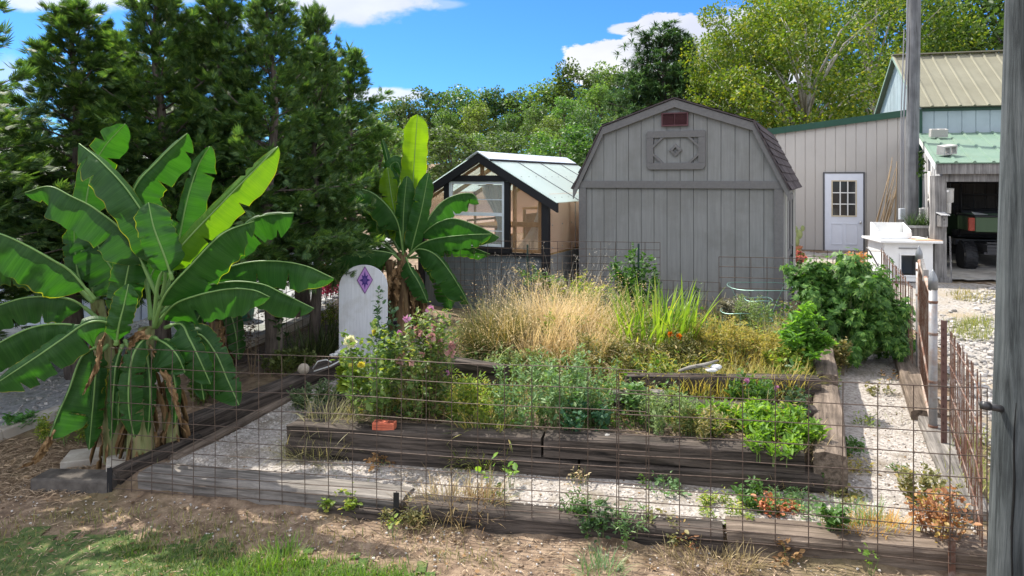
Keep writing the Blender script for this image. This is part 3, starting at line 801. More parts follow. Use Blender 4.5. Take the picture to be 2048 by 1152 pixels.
for z0, z1 in ((wz0, wz0 + .04), (wz1 - .045, wz1), (1.585, 1.64)): fr2.box(a0 + .045, a1 - .045, -.05, -.002, z0, z1)
fr2.box(a0 + .045, a1 - .045, -.03, -.02, 1.85, 1.865); fr2.box(a0 + .045, a1 - .045, -.03, -.02, 1.33, 1.345)
fr2.build('sash', plain('sash_white', (.62, .68, .72), rough=.4), win)
MB().box(a0 + .045, a1 - .045, -.028, -.022, wz0 + .04, wz1 - .045).build('window_pane', GLASS, win)
# curtain gathered to the right of the window
cur = []; nn = 40; rows = 14
for j in range(rows + 1):
    t = j / rows; zz = 2.08 - t * .98
    pin = .5 + .5 * math.cos(min(1, t / .72) * math.pi) if t < .72 else (t - .72) * 1.2
    x0 = 1.12 + (1 - pin) * .3; x1 = 1.6
    for i in range(nn + 1):
        s = i / nn; cur.append((x0 + (x1 - x0) * s, .2 + .03 * math.sin(s * 34) * (.5 + .5 * t) + .02 * math.sin(s * 11 + t * 4), zz))
fs = [(j * (nn + 1) + i, j * (nn + 1) + i + 1, (j + 1) * (nn + 1) + i + 1, (j + 1) * (nn + 1) + i) for j in range(rows) for i in range(nn)]
MB().add(cur, fs).build('curtain', leafmat('curtain_cloth', (.62, .6, .54), (.7, .68, .6), .4, (1, 1, 1), rough=.9), win, smooth=True)
MB().tube([(1.05, .2, 2.09), (1.68, .2, 2.09)], .01).build('curtain_rod', WHITE, win)
# plastic drape inside the right pane
cur = []
for j in range(13):
    t = j / 12; zz = 1.92 - t * .9; x1 = GW - .2; x0 = x1 - .03 - .42 * t ** 2.2
    for i in range(13):
        s = i / 12; cur.append((x0 + (x1 - x0) * s, .11 + .02 * math.sin(s * 9 + t * 5), zz))
MB().add(cur, [(j * 13 + i, j * 13 + i + 1, (j + 1) * 13 + i + 1, (j + 1) * 13 + i) for j in range(12) for i in range(12)]).build('plastic_drape', clearmat('drape_film', (.7, .74, .78), .35, .15, .4), gh, smooth=True)
# inside: a timber shelf bench and boxes
OSB = mk('particle_board', [(.5, .24, .08), (.66, .36, .15)], scale=14, rough=.8, bump=.3)


def in_gh(x, y, z): return Matrix.Rotation(-tg, 4, 'Z') @ Vector((x, y, z)) + Vector(gh.location)


sh = thing('shelf_bench', 'orange timber shelf bench inside the greenhouse behind the right pane', 'shelf', in_gh(1.75, 1.3, 0), -tg)
mb = MB(); mb.box(-.25, .45, -.3, 1.4, 1.66, 1.69); mb.build('shelf', OSB, sh)
mb = MB(); mb.box(-.25, .45, -.3, 1.4, 1.12, 1.15); mb.build('shelf', OSB, sh)
MB().box(-.25, .45, 1.41, 1.43, 0, 1.7).build('back_board', OSB, sh)
for x, y in ((-.24, -.29), (.41, -.29), (-.24, 1.36), (.41, 1.36)): MB().box(x, x + .04, y, y + .04, -.05, 1.1).box(x, x + .04, y, y + .04, 1.152, 1.656).build('leg', PINE, sh)
tag(MB().box(-.22, .3, -.2, .3, 0, .42).build('wooden_crate', mk('crate_brown', [(.2, .09, .04), (.34, .17, .08)], scale=6, rough=.8), loc=in_gh(1.75, 1.3, 1.153)), 'brown crate on the shelf bench inside the greenhouse', 'crate').rotation_euler.z = -tg
bb = thing('potting_table', 'low timber potting table inside the greenhouse behind the window', 'table', in_gh(.75, 1.5, 0), -tg)
MB().box(-.5, .35, -.4, .9, 1.3, 1.34).build('tabletop', OSB, bb)
for x, y in ((-.48, -.38), (.3, -.38), (-.48, .84), (.3, .84)): MB().box(x, x + .05, y, y + .05, -.05, 1.298).build('leg', PINE, bb)
MB().bar((-.45, -.39, 1.42), (.3, -.39, 1.5), .02, .04).build('rail', PINE, bb)

# ---------------------------------------------------------------- workshop, metal barn, carport
ta = math.radians(14.0)
CA, SA = math.cos(ta), math.sin(ta)
TAN = mk('tan_steel', [(.40, .375, .345), (.46, .435, .40)], scale=1.2, rough=.55, bump=.03, spec=.4, cols2=(.36, .33, .3), scale2=.6, amt2=.35)
GREEN = plain('green_trim', (.012, .06, .035), rough=.45)
BLUE = mk('pale_blue_steel', [(.30, .37, .40), (.36, .43, .46)], scale=2, rough=.5, bump=.03, cols2=(.26, .31, .33), scale2=1.5)
TROOF = mk('tan_roof_steel', [(.19, .18, .125), (.225, .215, .155)], scale=1.5, rough=.6, bump=.04, cols2=(.165, .155, .11), scale2=1.2, amt2=.5)
GROOF = mk('green_roof_steel', [(.115, .19, .14), (.15, .225, .17)], scale=1.5, rough=.6, bump=.04, cols2=(.16, .22, .16), scale2=1.2, amt2=.5)
ZG = .36
ws = thing('metal_workshop', 'tan ribbed metal workshop with green roof edge and white door', 'workshop', (9.6 - 5.6 * CA, 16.95 + 5.6 * SA, ZG), -ta)
WL = 5.6; zt = lambda x: 3.84 - ZG - (WL - x) * .128


def ribwall(mb, x0, x1, z0, top, y, pitch=.2286, holes=()):
    n = int(round((x1 - x0) / pitch)); p = (x1 - x0) / n
    for i in range(n):
        a, b = x0 + i * p, x0 + (i + 1) * p
        spans = [(z0, None)]
        for hx0, hx1, hz0, hz1 in holes:
            if b > hx0 + .02 and a < hx1 - .02: spans = [(z0, hz0), (hz1, None)] if hz0 > z0 + .01 else [(hz1, None)]
        for s0, s1 in spans:
            ta_, tb_ = (top(a), top(b)) if s1 is None else (s1, s1)
            mb.add([(a + .012, y, s0), (b - .012, y, s0), (b - .012, y, tb_), (a + .012, y, ta_)], [(0, 1, 2, 3)])
            mb.add([(b - .012, y, s0), (b, y + .016, s0), (b, y + .016, tb_), (b - .012, y, tb_)], [(0, 1, 2, 3)])
            mb.add([(a, y + .016, s0), (a + .012, y, s0), (a + .012, y, ta_), (a, y + .016, ta_)], [(0, 1, 2, 3)])


# door position along the wall
def on_front(px):
    a = (px - 1024) / F; P = Vector(ws.location)
    s = (a * P.y - P.x) / (CA + a * SA); return s
dx0, dx1 = on_front(1649), on_front(1726)
yd = ws.location.y - SA * (dx0 + dx1) / 2
dz0, dz1 = H + (YH - 505) / F * yd - ZG, H + (YH - 347) / F * yd - ZG
mb = MB(); ribwall(mb, 0, WL, -.4, zt, 0, holes=[(dx0, dx1, dz0, dz1)])
mb.box(dx0 - .12, dx1 + .12, .02, .05, -.4, dz1 + .1); 
mb.add([(0, .03, -.4), (0, 5, -.4), (0, 5, zt(0)), (0, .03, zt(0))], [(0, 1, 2, 3)]); mb.add([(WL, .03, -.4), (WL, 5, -.4), (WL, 5, zt(WL)), (WL, .03, zt(WL))], [(0, 1, 2, 3)])
mb.build('wall', TAN, ws)
mb = MB(); mb.add([(-.1, -.06, zt(-.1)), (WL, -.06, zt(WL)), (WL, 5, zt(WL)), (-.1, 5, zt(-.1)), (-.1, -.06, zt(-.1) + .03), (WL, -.06, zt(WL) + .03), (WL, 5, zt(WL) + .03), (-.1, 5, zt(-.1) + .03)],
                      [(0, 1, 2, 3), (7, 6, 5, 4), (0, 4, 5, 1), (1, 5, 6, 2), (3, 2, 6, 7), (0, 3, 7, 4)])
mb.build('roof', GREEN, ws)
MB().prism([(-.1, zt(-.1) - .12), (WL, zt(WL) - .12), (WL, zt(WL) + .04), (-.1, zt(-.1) + .04)], -.085, -.062).build('roof_edge_trim', GREEN, ws)
DOORW = plain('door_white', (.66, .69, .76), rough=.4, var=.03, bump=.02)
fm = MB(); fm.box(dx0 - .035, dx0, -.03, .018, dz0, dz1 + .035); fm.box(dx1, dx1 + .035, -.03, .018, dz0, dz1 + .035); fm.box(dx0, dx1, -.03, .018, dz1, dz1 + .035)
DW = dx1 - dx0; DH = dz1 - dz0
gx0, gx1, gz0, gz1 = dx0 + DW * .21, dx0 + DW * .8, dz0 + DH * .47, dz0 + DH * .90
dd = MB(); dd.box(dx0, gx0, -.02, .015, dz0, dz1); dd.box(gx1, dx1, -.02, .015, dz0, dz1); dd.box(gx0, gx1, -.02, .015, dz0, gz0); dd.box(gx0, gx1, -.02, .015, gz1, dz1)
for k in (0, 1):
    a = dx0 + DW * (.16 + .38 * k); b = a + DW * .3
    for (p, q, r, s_) in ((a, b, dz0 + DH * .36, dz0 + DH * .37), (a, b, dz0 + DH * .1, dz0 + DH * .11), (a, a + .012, dz0 + DH * .11, dz0 + DH * .36), (b - .012, b, dz0 + DH * .11, dz0 + DH * .36)): dd.box(p, q, -.03, -.019, r, s_)
door = dd.build('door', DOORW, ws)
fm.build('door_frame', plain('frame_dark', (.08, .08, .085)), door)
pn = MB(); pn.box(gx0, gx1, .0, .006, gz0, gz1); pn.build('window_pane', mk('dark_glass', [(.012, .014, .016), (.03, .033, .036)], scale=2, rough=.08, bump=0, spec=.6), door)
gr = MB()
for i in range(1, 3): gr.box(gx0 + (gx1 - gx0) * i / 3 - .012, gx0 + (gx1 - gx0) * i / 3 + .012, -.026, -.002, gz0, gz1)
for i in range(1, 3):
    z = gz0 + (gz1 - gz0) * i / 3
    for k in range(3): gr.box(gx0 + (gx1 - gx0) * k / 3 + (.013 if k else 0), gx0 + (gx1 - gx0) * (k + 1) / 3 - (.013 if k < 2 else 0), -.026, -.002, z - .012, z + .012)
gr.build('window_grid', WHITE, door)
g2 = MB(); CR = plain('cream_frame', (.55, .47, .33))
for b_ in ((gx0 - .03, gx0 - .002, gz0 - .03, gz1 + .03), (gx1 + .002, gx1 + .03, gz0 - .03, gz1 + .03), (gx0 - .002, gx1 + .002, gz1, gz1 + .03), (gx0 - .002, gx1 + .002, gz0 - .03, gz0)): g2.box(b_[0], b_[1], -.032, -.02, b_[2], b_[3])
g2.build('window_frame', CR, door)
MB().sphere((dx1 - .07, -.06, dz0 + DH * .385), .033, 10).tube([(dx1 - .07, -.06, dz0 + DH * .385), (dx1 - .07, -.015, dz0 + DH * .385)], .014).build('door_knob', plain('steel', (.6, .6, .6), rough=.3, metal=.9), door)
tag(MB().box(dx0 - .3, dx1 + .3, -.9, -.02, dz0 - .3, dz0 - .02).build('door_step', M_SLAB, loc=ws.location, bevel=.01), 'concrete step in front of the white door', 'step').rotation_euler.z = -ta

# main barn
bn = thing('metal_barn', 'tall pale blue metal barn with tan ribbed roof', 'barn', (9.86, 16.9, .4), -ta)
BE, BR, BH, BL = 4.03 - .4, 5.46 - .4, 1.9, 8.0
mb = MB(); ribwall(mb, 0, BL, -.4, lambda x: BE, 0, pitch=.3)
for k in range(12):
    y0, y1 = BH * 2 * k / 12, BH * 2 * (k + 1) / 12
    zt_ = lambda y: BE + (BR - BE) * (1 - abs(y - BH) / BH)
    mb.add([(0, y0 + .012, -.4), (0, y1 - .012, -.4), (0, y1 - .012, zt_(y1)), (0, y0 + .012, zt_(y0))], [(3, 2, 1, 0)])
    mb.add([(0, y1 - .012, -.4), (.016, y1, -.4), (.016, y1, zt_(y1)), (0, y1 - .012, zt_(y1))], [(3, 2, 1, 0)]); mb.add([(.016, y0, -.4), (0, y0 + .012, -.4), (0, y0 + .012, zt_(y0)), (.016, y0, zt_(y0))], [(3, 2, 1, 0)])
mb.add([(0, 2 * BH, -.4), (BL, 2 * BH, -.4), (BL, 2 * BH, BE), (0, 2 * BH, BE)], [(0, 1, 2, 3)])
mb.build('wall', BLUE, bn)


def ribroof(a, b, x0, x1, pitch, t=.02):
    """sloped sheet from eave a=(y,z) to ridge b=(y,z) with raised ribs"""
    m = MB(); a_, b_ = Vector((0, a[0], a[1])), Vector((0, b[0], b[1]))
    nn_ = (b_ - a_).normalized(); up = Vector((0, -nn_.z, nn_.y)) if nn_.y > 0 else Vector((0, nn_.z, -nn_.y))
    for p, q in ((x0, x1),):
        vs = [Vector((p, *a_[1:])), Vector((q, *a_[1:])), Vector((q, *b_[1:])), Vector((p, *b_[1:]))]
        m.add(vs + [v - up * t for v in vs], [(0, 1, 2, 3), (7, 6, 5, 4), (0, 4, 5, 1), (1, 5, 6, 2), (2, 6, 7, 3), (3, 7, 4, 0)])
    n = int((x1 - x0) / pitch)
    for i in range(n + 1):
        x = x0 + .03 + i * (x1 - x0 - .06) / n
        sec = [(-.035, 0.001), (.035, .001), (.016, .03), (-.016, .03)]
        vs = [Vector((x + s[0], *a_[1:])) + up * s[1] for s in sec] + [Vector((x + s[0], *b_[1:])) + up * s[1] for s in sec]
        m.add(vs, [(0, 1, 2, 3), (7, 6, 5, 4), (1, 5, 6, 2), (2, 6, 7, 3), (3, 7, 4, 0)])
    return m


ribroof((-.16, BE - .1), (BH, BR + .02), -.12, BL, .3).build('roof', TROOF, bn)
ribroof((2 * BH + .16, BE - .1), (BH, BR + .02), -.12, BL, .3).build('roof', TROOF, bn)
MB().bar((-.13, BH, BR + .06), (BL, BH, BR + .06), .2, .03).build('ridge_cap', TROOF, bn)
for s in (-1, 1): MB().bar((-.13, BH + s * (BH + .16), BE - .12), (-.13, BH + s * .0, BR + .0), .02, .05).build('rake_trim', plain('sage_trim', (.22, .3, .25)), bn)
MB().box(-.03, .03, -.05, -.004, -.4, BE - .15).build('corner_trim', GREEN, bn)
MB().box(0.04, BL, -.02, -.004, BE - .2, BE - .12).build('eave_trim', GREEN, bn)

# carport
PO = woodmat('weathered_post', (.13, .125, .12), (.3, .29, .28), axis=2, crack=(.05, .048, .045))
GB_ = woodmat('weathered_board', (.34, .34, .34), (.56, .56, .56), axis=2, crack=(.1, .1, .1), scale=.8)  # weathered grey boards, colour lifted to carry sunlight on the carport side
cp = thing('carport', 'open wooden carport with pale green ribbed roof', 'carport', (8.02, 13.25, .2), 0)
back = Vector((9.75, 16.85, 3.3)) - Vector(cp.location); fe = Vector((0, 0, 2.51 - .2)); ex = Vector((CA, -SA, 0))
A0, A1 = fe, back; RLn = 6.0
vs = [A0, A0 + ex * RLn, A1 + ex * RLn, A1]; up = (vs[1] - vs[0]).cross(vs[3] - vs[0]).normalized()
mb = MB(); mb.add(vs + [v - up * .02 for v in vs], [(0, 1, 2, 3), (7, 6, 5, 4), (0, 4, 5, 1), (1, 5, 6, 2), (2, 6, 7, 3), (3, 7, 4, 0)])
n = 19
for i in range(n + 1):
    o = ex * (.03 + i * (RLn - .06) / n); sec = [(-.035, .001), (.035, .001), (.016, .03), (-.016, .03)]
    q = [A0 + o + ex * s[0] + up * s[1] for s in sec] + [A1 + o + ex * s[0] + up * s[1] for s in sec]
    mb.add(q, [(0, 1, 2, 3), (7, 6, 5, 4), (1, 5, 6, 2), (2, 6, 7, 3), (3, 7, 4, 0)])
mb.build('roof', GROOF, cp)
sd = (A1 - A0); sd2 = Vector((sd.x, sd.y, 0)).normalized()
MB().bar(A0 + ex * .02 + sd2 * .06 - Vector((0, 0, .12)), A0 + ex * RLn + sd2 * .06 - Vector((0, 0, .12)), .04, .19).build('fascia', PO, cp)
MB().bar(A0 + ex * .12 + sd2 * .2 - Vector((0, 0, .26)), A0 + ex * RLn + sd2 * .2 - Vector((0, 0, .26)), .1, .2).build('beam', PO, cp)
pz = lambda t: (A0 + sd * t)
MB().box(.05, .27, .1, .28, -.15, 2.06).build('post', PO, cp)
MB().box(.0, .32, .07, .31, -.15, .12).build('post_base', PO, cp)
p2 = ex * 5.6 + Vector((.1, .1, 0)); MB().box(p2.x, p2.x + .2, p2.y, p2.y + .2, -.2, 2.06).build('post', PO, cp)
bd = MB(); nb = 22
for i in range(nb):
    t0, t1 = .075 + .9 * i / nb, .075 + .9 * (i + 1) / nb - .006
    a, b = A0 + sd * t0, A0 + sd * t1
    o = ex * (.1 + .012 * R.random()); z0 = -.1 + R.uniform(0, .06)
    vs = [Vector((a.x, a.y, z0)), Vector((b.x, b.y, z0)), Vector((b.x, b.y, b.z - .05)), Vector((a.x, a.y, a.z - .05))]
    vs = [v + o for v in vs]; bd.add(vs + [v + ex * .022 for v in vs], [(3, 2, 1, 0), (4, 5, 6, 7), (0, 1, 5, 4), (2, 3, 7, 6), (1, 2, 6, 5), (3, 0, 4, 7)])
bd.build('side_boards', GB_, cp)
MB().bar(A0 + ex * .02 + sd * .03 - Vector((0, 0, .1)), A1 + ex * .02 - Vector((0, 0, .1)), .03, .13).build('side_trim', plain('white_trim', (.6, .62, .6)), cp)
bw = MB(); b0, b1 = A1 + ex * .2 - sd2 * .3, A1 + ex * RLn - sd2 * .3
for i in range(24):
    a = b0 + (b1 - b0) * i / 24; b = b0 + (b1 - b0) * (i + .97) / 24
    bw.add([(a.x, a.y, -.1), (b.x, b.y, -.1), (b.x, b.y, 2.9), (a.x, a.y, 2.9)], [(0, 1, 2, 3)])
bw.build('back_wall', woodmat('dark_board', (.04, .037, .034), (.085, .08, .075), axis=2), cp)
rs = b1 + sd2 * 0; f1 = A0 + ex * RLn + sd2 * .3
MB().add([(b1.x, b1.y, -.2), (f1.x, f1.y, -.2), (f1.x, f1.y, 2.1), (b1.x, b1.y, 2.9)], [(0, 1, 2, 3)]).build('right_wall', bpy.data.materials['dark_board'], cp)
rl = MB()
for i in range(9):
    o = ex * (.3 + i * .68); rl.bar(A0 + o + sd * .1 - up * .08, A1 + o - sd * .05 - up * .08, .04, .1)
rl.build('rafter', PO, cp)
# old blocks that hold the roof down
CB = mk('cinder_block', [(.3, .29, .27), (.46, .45, .43)], scale=40, rough=.95, bump=.5)
for (px, py, lab, hol) in ((1876, 277, 'grey cinder block upper one on the carport roof, holes facing up', True), (1893, 312, 'grey cinder block lower one on the carport roof near its edge', False)):
    P0 = Vector(cp.location) + A0; nn = up
    a, b = (px - 1024) / F, (YH - py) / F
    Y = (nn.dot(P0) - nn.z * H) / (nn.x * a + nn.y + nn.z * b); P = Vector((a * Y, Y, H + b * Y)) + up * .035
    mb = MB(); l, w2, h2_ = .38, .2, .2
    if hol:
        l = .4
        for x0, x1 in ((-.2, -.165), (-.018, .018), (.165, .2)): mb.box(x0, x1, -.065, .065, 0, .2)
        mb.box(-.2, .2, -.1, -.066, 0, .2); mb.box(-.2, .2, .066, .1, 0, .2)
    else:
        for x0, x1 in ((-.2, -.165), (-.018, .018), (.165, .2)): mb.box(x0, x1, -.1, .1, .036, .164)
        mb.box(-.2, .2, -.1, .1, 0, .035); mb.box(-.2, .2, -.1, .1, .165, .2)
    o = tag(mb.build('cinder_block', CB, loc=P, bevel=.006), lab, 'cinder block', 'cinder blocks on the carport roof')
    Z = up; Xa = (sd.normalized() if not hol else ex); Ya = Z.cross(Xa).normalized(); Xa = Ya.cross(Z)
    if not hol: Xa, Ya = (ex * .8 + sd.normalized() * .6).normalized(), None; Ya = Z.cross(Xa).normalized(); Xa = Ya.cross(Z)
    o.rotation_euler = Matrix((Xa, Ya, Z)).transposed().to_euler(); o.scale = (.86, .86, .9)
# ---------------------------------------------------------------- poles and yard things
POLE = woodmat('pole_wood', (.115, .12, .125), (.22, .225, .235), axis=2, crack=(.03, .03, .032), scale=.55, bump=.5)
POLEN = woodmat('near_pole_wood', (.035, .042, .044), (.11, .124, .127), axis=2, crack=(.012, .014, .014), scale=1.0, bump=1)


def pole(name, label, base, lean, h, r0, r1, mat, seed):
    t = thing(name, label, 'utility pole', base)
    n, m = 28, 40; vs, fs = [], []
    for j in range(m + 1):
        s = j / m; z = s * h - .3; r = r0 + (r1 - r0) * s
        for k in range(n):
            a = 2 * math.pi * k / n
            rr = r * (1 + .025 * noise.noise(Vector((math.cos(a) * 1.3, math.sin(a) * 1.3, z * .35 + seed))))
            rr -= .014 * max(0, noise.noise(Vector((a * 3.1, z * .25, seed * 3))) - .3) * 3
            vs.append((rr * math.cos(a) + lean * s, rr * math.sin(a), z))
    for j in range(m):
        for k in range(n): fs.append((j * n + k, j * n + (k + 1) % n, (j + 1) * n + (k + 1) % n, (j + 1) * n + k))
    fs.append(tuple(m * n + k for k in range(n)))
    MB().add(vs, fs).build('shaft', mat, t, smooth=True)
    ck = MB()
    for i in range(5 if seed < 2 else 3):                       # long drying cracks
        a = R.uniform(3.3, 5.9); z0 = R.uniform(.1, h * .5); l = R.uniform(.6, 2.2); pts = []
        for q in range(9):
            z = z0 + l * q / 8; s = (z + .3) / h; r = (r0 + (r1 - r0) * s) * 1.006; aa = a + .02 * math.sin(q * 1.7)
            pts.append((r * math.cos(aa) + lean * s, r * math.sin(aa), z))
        ck.tube(pts, [.0015 + .005 * math.sin(math.pi * min(1, q / 8)) for q in range(9)], 5)
    ck.build('drying_crack', plain('crack_dark', (.02, .02, .02), rough=1, spec=0), t)
    return t


np_ = pole('utility_pole', 'thick weathered grey pole close up at the right end of the front fence', (2.865, 3.9, gz(2.9, 3.9)), .085, 4.6, .2, .15, POLEN, 1)
mb = MB(); mb.tube([(-.22, -.02, 1.28), (-.12, -.02, 1.262)], [.02, .02], 10).tube([(-.26, -.02, 1.288), (-.22, -.02, 1.28)], [.024, .024], 10)
mb.build('pipe_stub', plain('stub_black', (.03, .03, .032), rough=.4), np_, smooth=True)
fp = pole('utility_pole', 'tall grey utility pole between the workshop and the carport', (8.84, 15.55, gz(8.9, 15.5)), .16, 9, .145, .11, POLE, 2)
cd = MB(); cd.tube([(-.19, -.06, .1), (-.185, -.06, 1.1), (-.18, -.05, 3.0), (-.1, -.05, 4.6), (-.06, -.06, 8)], .018, 6)
cd.tube([(-.22, -.03, .8), (-.21, -.03, 3.4), (-.14, -.02, 5.2)], .012, 6)
cd.build('conduit', plain('conduit_grey', (.22, .22, .23), rough=.5), fp)
MB().box(-.3, -.18, -.16, -.06, .97, 1.22).build('meter_box', plain('meter_grey', (.4, .43, .47), rough=.4), fp, bevel=.012)
mb = MB(); P = []
V, q = scatter(*LEAF, np.stack([RNG.normal(.17, .04, 60), RNG.normal(-.1, .04, 60), RNG.uniform(1.9, 2.5, 60)], 1), frames(RNG.normal(0, 1, (60, 3)), RNG.uniform(0, 6, 60)), RNG.uniform(.06, .11, 60))
link('vine', np_mesh('vine', V, q), leafmat('vine_leaf', (.03, .08, .015), (.08, .16, .03)), fp)

# dog house with lid, open box on top
DWH = plain('dog_house_white', (.70, .70, .69), rough=.6, var=.05)
b = hit(1812, 566); dg = thing('dog_house', 'white square dog house with flat lid and one dark opening', 'dog house', (b.x - .42, b.y, b.z), math.radians(-10))
w_, d_, h_ = .86, .95, .78
mb = MB(); mb.box(0, .3, 0, .02, .04, h_); mb.box(.63, w_, 0, .02, .04, h_); mb.box(.3, .63, 0, .02, .04, .16); mb.box(.3, .63, 0, .02, .54, h_)
mb.box(0, .02, .021, d_, .04, h_); mb.box(w_ - .02, w_, .021, d_, .04, h_); mb.box(.021, w_ - .021, d_ - .02, d_, .04, h_); mb.box(.021, w_ - .021, .021, d_ - .021, .04, .06)
mb.build('walls', DWH, dg)
of = MB()
for x0, x1, z0, z1 in ((.27, .3, .13, .57), (.63, .66, .13, .57), (.3, .63, .54, .57), (.3, .63, .13, .16)): of.box(x0, x1, -.018, -.002, z0, z1)
of.build('opening_frame', DWH, dg, bevel=.003)
MB().box(.26, .6, -.014, -.002, .66, .685).build('vent_slot', plain('slot_grey', (.25, .25, .25)), dg)
MB().box(-.1, w_ + .13, -.13, d_ + .08, h_ + .002, h_ + .045).build('lid', DWH, dg, bevel=.006)
MB().box(.02, .1, .05, .13, -.05, .038).box(w_ - .1, w_ - .02, .05, .13, -.05, .038).box(.02, .1, d_ - .13, d_ - .05, -.05, .038).build('foot', plain('brick_brown', (.25, .13, .09)), dg)
tag(MB().box(.5, .97, -.1, .35, 0, .012).build('cardboard', plain('cardboard', (.45, .3, .2), rough=.9), loc=Vector(dg.location) + Vector((.03, 0, h_ + .048))), 'flat tan cardboard piece lying on the dog house lid', 'cardboard').rotation_euler.z = math.radians(-10)
bx = thing('open_box', 'white open drawer box standing on the dog house lid', 'box', Vector(dg.location) + Vector((.02, .28, h_ + .047)), math.radians(-10))
mb = MB(); mb.box(0, .62, 0, .025, 0, .13); mb.box(0, .62, .42, .445, 0, .3); mb.add([(0, .0251, 0), (.025, .0251, 0), (.025, .0251, .17), (0, .0251, .17), (0, .4199, 0), (.025, .4199, 0), (.025, .4199, .3), (0, .4199, .3)], [(0, 1, 2, 3), (7, 6, 5, 4), (0, 3, 7, 4), (2, 1, 5, 6), (3, 2, 6, 7)])
mb.add([(.595, .0251, 0), (.62, .0251, 0), (.62, .0251, .17), (.595, .0251, .17), (.595, .4199, 0), (.62, .4199, 0), (.62, .4199, .3), (.595, .4199, .3)], [(0, 1, 2, 3), (7, 6, 5, 4), (0, 3, 7, 4), (2, 1, 5, 6), (3, 2, 6, 7)])
mb.build('sides', WHITE, bx); MB().box(.0251, .5949, .0251, .4199, 0, .015).build('bottom', WHITE, bx)

# yard hydrant and hose
b = hit(1739, 548); hy = thing('yard_hydrant', 'thin grey yard hydrant pipe left of the dog house', 'water tap', b)
MB().tube([(0, 0, -.1), (0, 0, .62)], .02, 8).build('pipe', plain('galv', (.36, .35, .34), rough=.4, metal=.5), hy)
MB().tube([(0, 0, .62), (0, 0, .74)], .034, 10).tube([(0, -.03, .66), (-.0, -.12, .62)], .018, 8).build('head', plain('tap_brown', (.2, .13, .1), rough=.5, metal=.3), hy)
MB().bar((0, 0, .75), (.12, 0, .82), .02, .015).build('handle', plain('tap_brown', (.2, .13, .1)), hy)
pts = []
b = hit(1757, 557)
for i in range(90):
    a = i * .42; r = .2 + .07 * math.sin(i * 1.3); pts.append((r * math.cos(a), r * .8 * math.sin(a), .03 + .09 * i / 90 + .02 * math.sin(i * .9)))
pts += [(.1, -.25, .05), (-.05, -.15, .2), (-.2, -.05, .55), (-.235, 0, .62)]
tag(MB().tube(pts, .014, 6).build('garden_hose', plain('hose_grey', (.13, .13, .14), rough=.5), smooth=True, loc=b), 'dark coiled garden hose heaped on the gravel beside the dog house', 'hose')

# bamboo poles leaning by the pole
cane = leafmat('cane', (.13, .085, .05), (.3, .22, .13), .05, (1, 1, 1), rough=.7, spec=.3)
bp0 = Vector((8.35, 15.9, .3))
for i in range(14):
    s = R.uniform(-.75, .25); foot = Vector((bp0.x + .1 + s * .55, bp0.y + R.uniform(-.25, .2), gz(8, 15.9)))
    topv = Vector((8.78 + s * .1 + R.uniform(-.05, .05), 15.95 + R.uniform(-.08, .1), R.uniform(1.5, 2.7)))
    d = topv - foot; mb = MB().tube([foot - foot, d * .35 + Vector((.02, 0, -.03)), d * .7 + Vector((.01, 0, -.02)), d], [.014, .012, .01, .006], 6)
    tag(mb.build('garden_cane', cane, smooth=True, loc=foot), 'thin tan cane in the bundle leaning beside the tall utility pole', 'cane', 'canes leaning by the utility pole')
# planter on a stand
b = hit(1822, 520); b = on(8.75, 15.0)
pl = thing('planter_stand', 'wooden planter box on legs in front of the tall utility pole', 'planter', b, math.radians(-12))
mb = MB(); mb.box(-.28, .34, -.17, -.15, .68, .9); mb.box(-.28, .34, .15, .17, .68, .9); mb.box(-.28, -.26, -.15, .15, .68, .9); mb.box(.32, .34, -.15, .15, .68, .9); mb.box(-.26, .32, -.15, .15, .7, .86)
mb.build('trough', PO, pl); MB().box(-.32, .38, -.21, -.171, .86, .91).build('rim', GB_, pl)
for x, y in ((-.28, -.17), (.28, -.17), (-.28, .11), (.28, .11)): MB().box(x, x + .06, y, y + .06, -.1, .678).build('leg', PO, pl)
MB().box(-.22, .28, -.13, .13, .2, .23).build('shelf', PO, pl)
n = 160; V, q = strips(np.stack([RNG.uniform(-.22, .28, n), RNG.uniform(-.1, .1, n), np.full(n, .86)], 1), RNG.uniform(0, 6.28, n), RNG.uniform(.25, .5, n), np.abs(RNG.normal(.4, .3, n)), RNG.uniform(.012, .02, n), RNG.uniform(.5, 1.4, n))
tag(link('spider_plant', np_mesh('spider_plant', V, q), leafmat('spider_leaf', (.02, .05, .02), (.06, .11, .04)), loc=b), 'dark arching grassy plant growing in the wooden planter', 'plant').rotation_euler.z = math.radians(-12)

# things hung on the carport side: white branches, wire, spring coil, bird house
BONE = plain('bleached_wood', (.62, .6, .56), rough=.8)
cpl = Vector(cp.location)
def side(t, z, out=.06):
    p = cpl + A0 + sd * t - ex * (out - .1); return Vector((p.x, p.y, cpl.z + z))
o0 = side(.3, 1.9)
mb = MB()
for pts, r in (([(.36, 2.15), (.33, 1.7), (.25, 1.25), (.22, .9), (.2, .6)], .035), ([(.2, 1.75), (.25, 1.4), (.27, 1.1), (.2, .75)], .03), ([(.4, 1.55), (.3, 1.6), (.2, 1.7), (.16, 1.62)], .03), ([(.27, 1.2), (.35, .95), (.3, .7)], .022), ([(.18, .9), (.15, .5), (.19, .3)], .02), ([(.3, 1.05), (.24, .7), (.28, .45)], .018), ([(.2, 1.35), (.14, 1.75)], .022)):
    mb.tube([side(t, z, .07) - o0 for t, z in pts], [r * (1 - .5 * i / len(pts)) for i in range(len(pts))], 7)
tag(mb.build('driftwood_hanging', BONE, smooth=True, loc=o0), 'bleached white branches hung on the carport side boards', 'driftwood')
pts = [side(.42 + .07 * math.cos(i * .5) * (1 + .2 * math.sin(i * .31)), 1.35 + .22 * math.sin(i * .5) + .003 * i, .05) - o0 for i in range(70)]
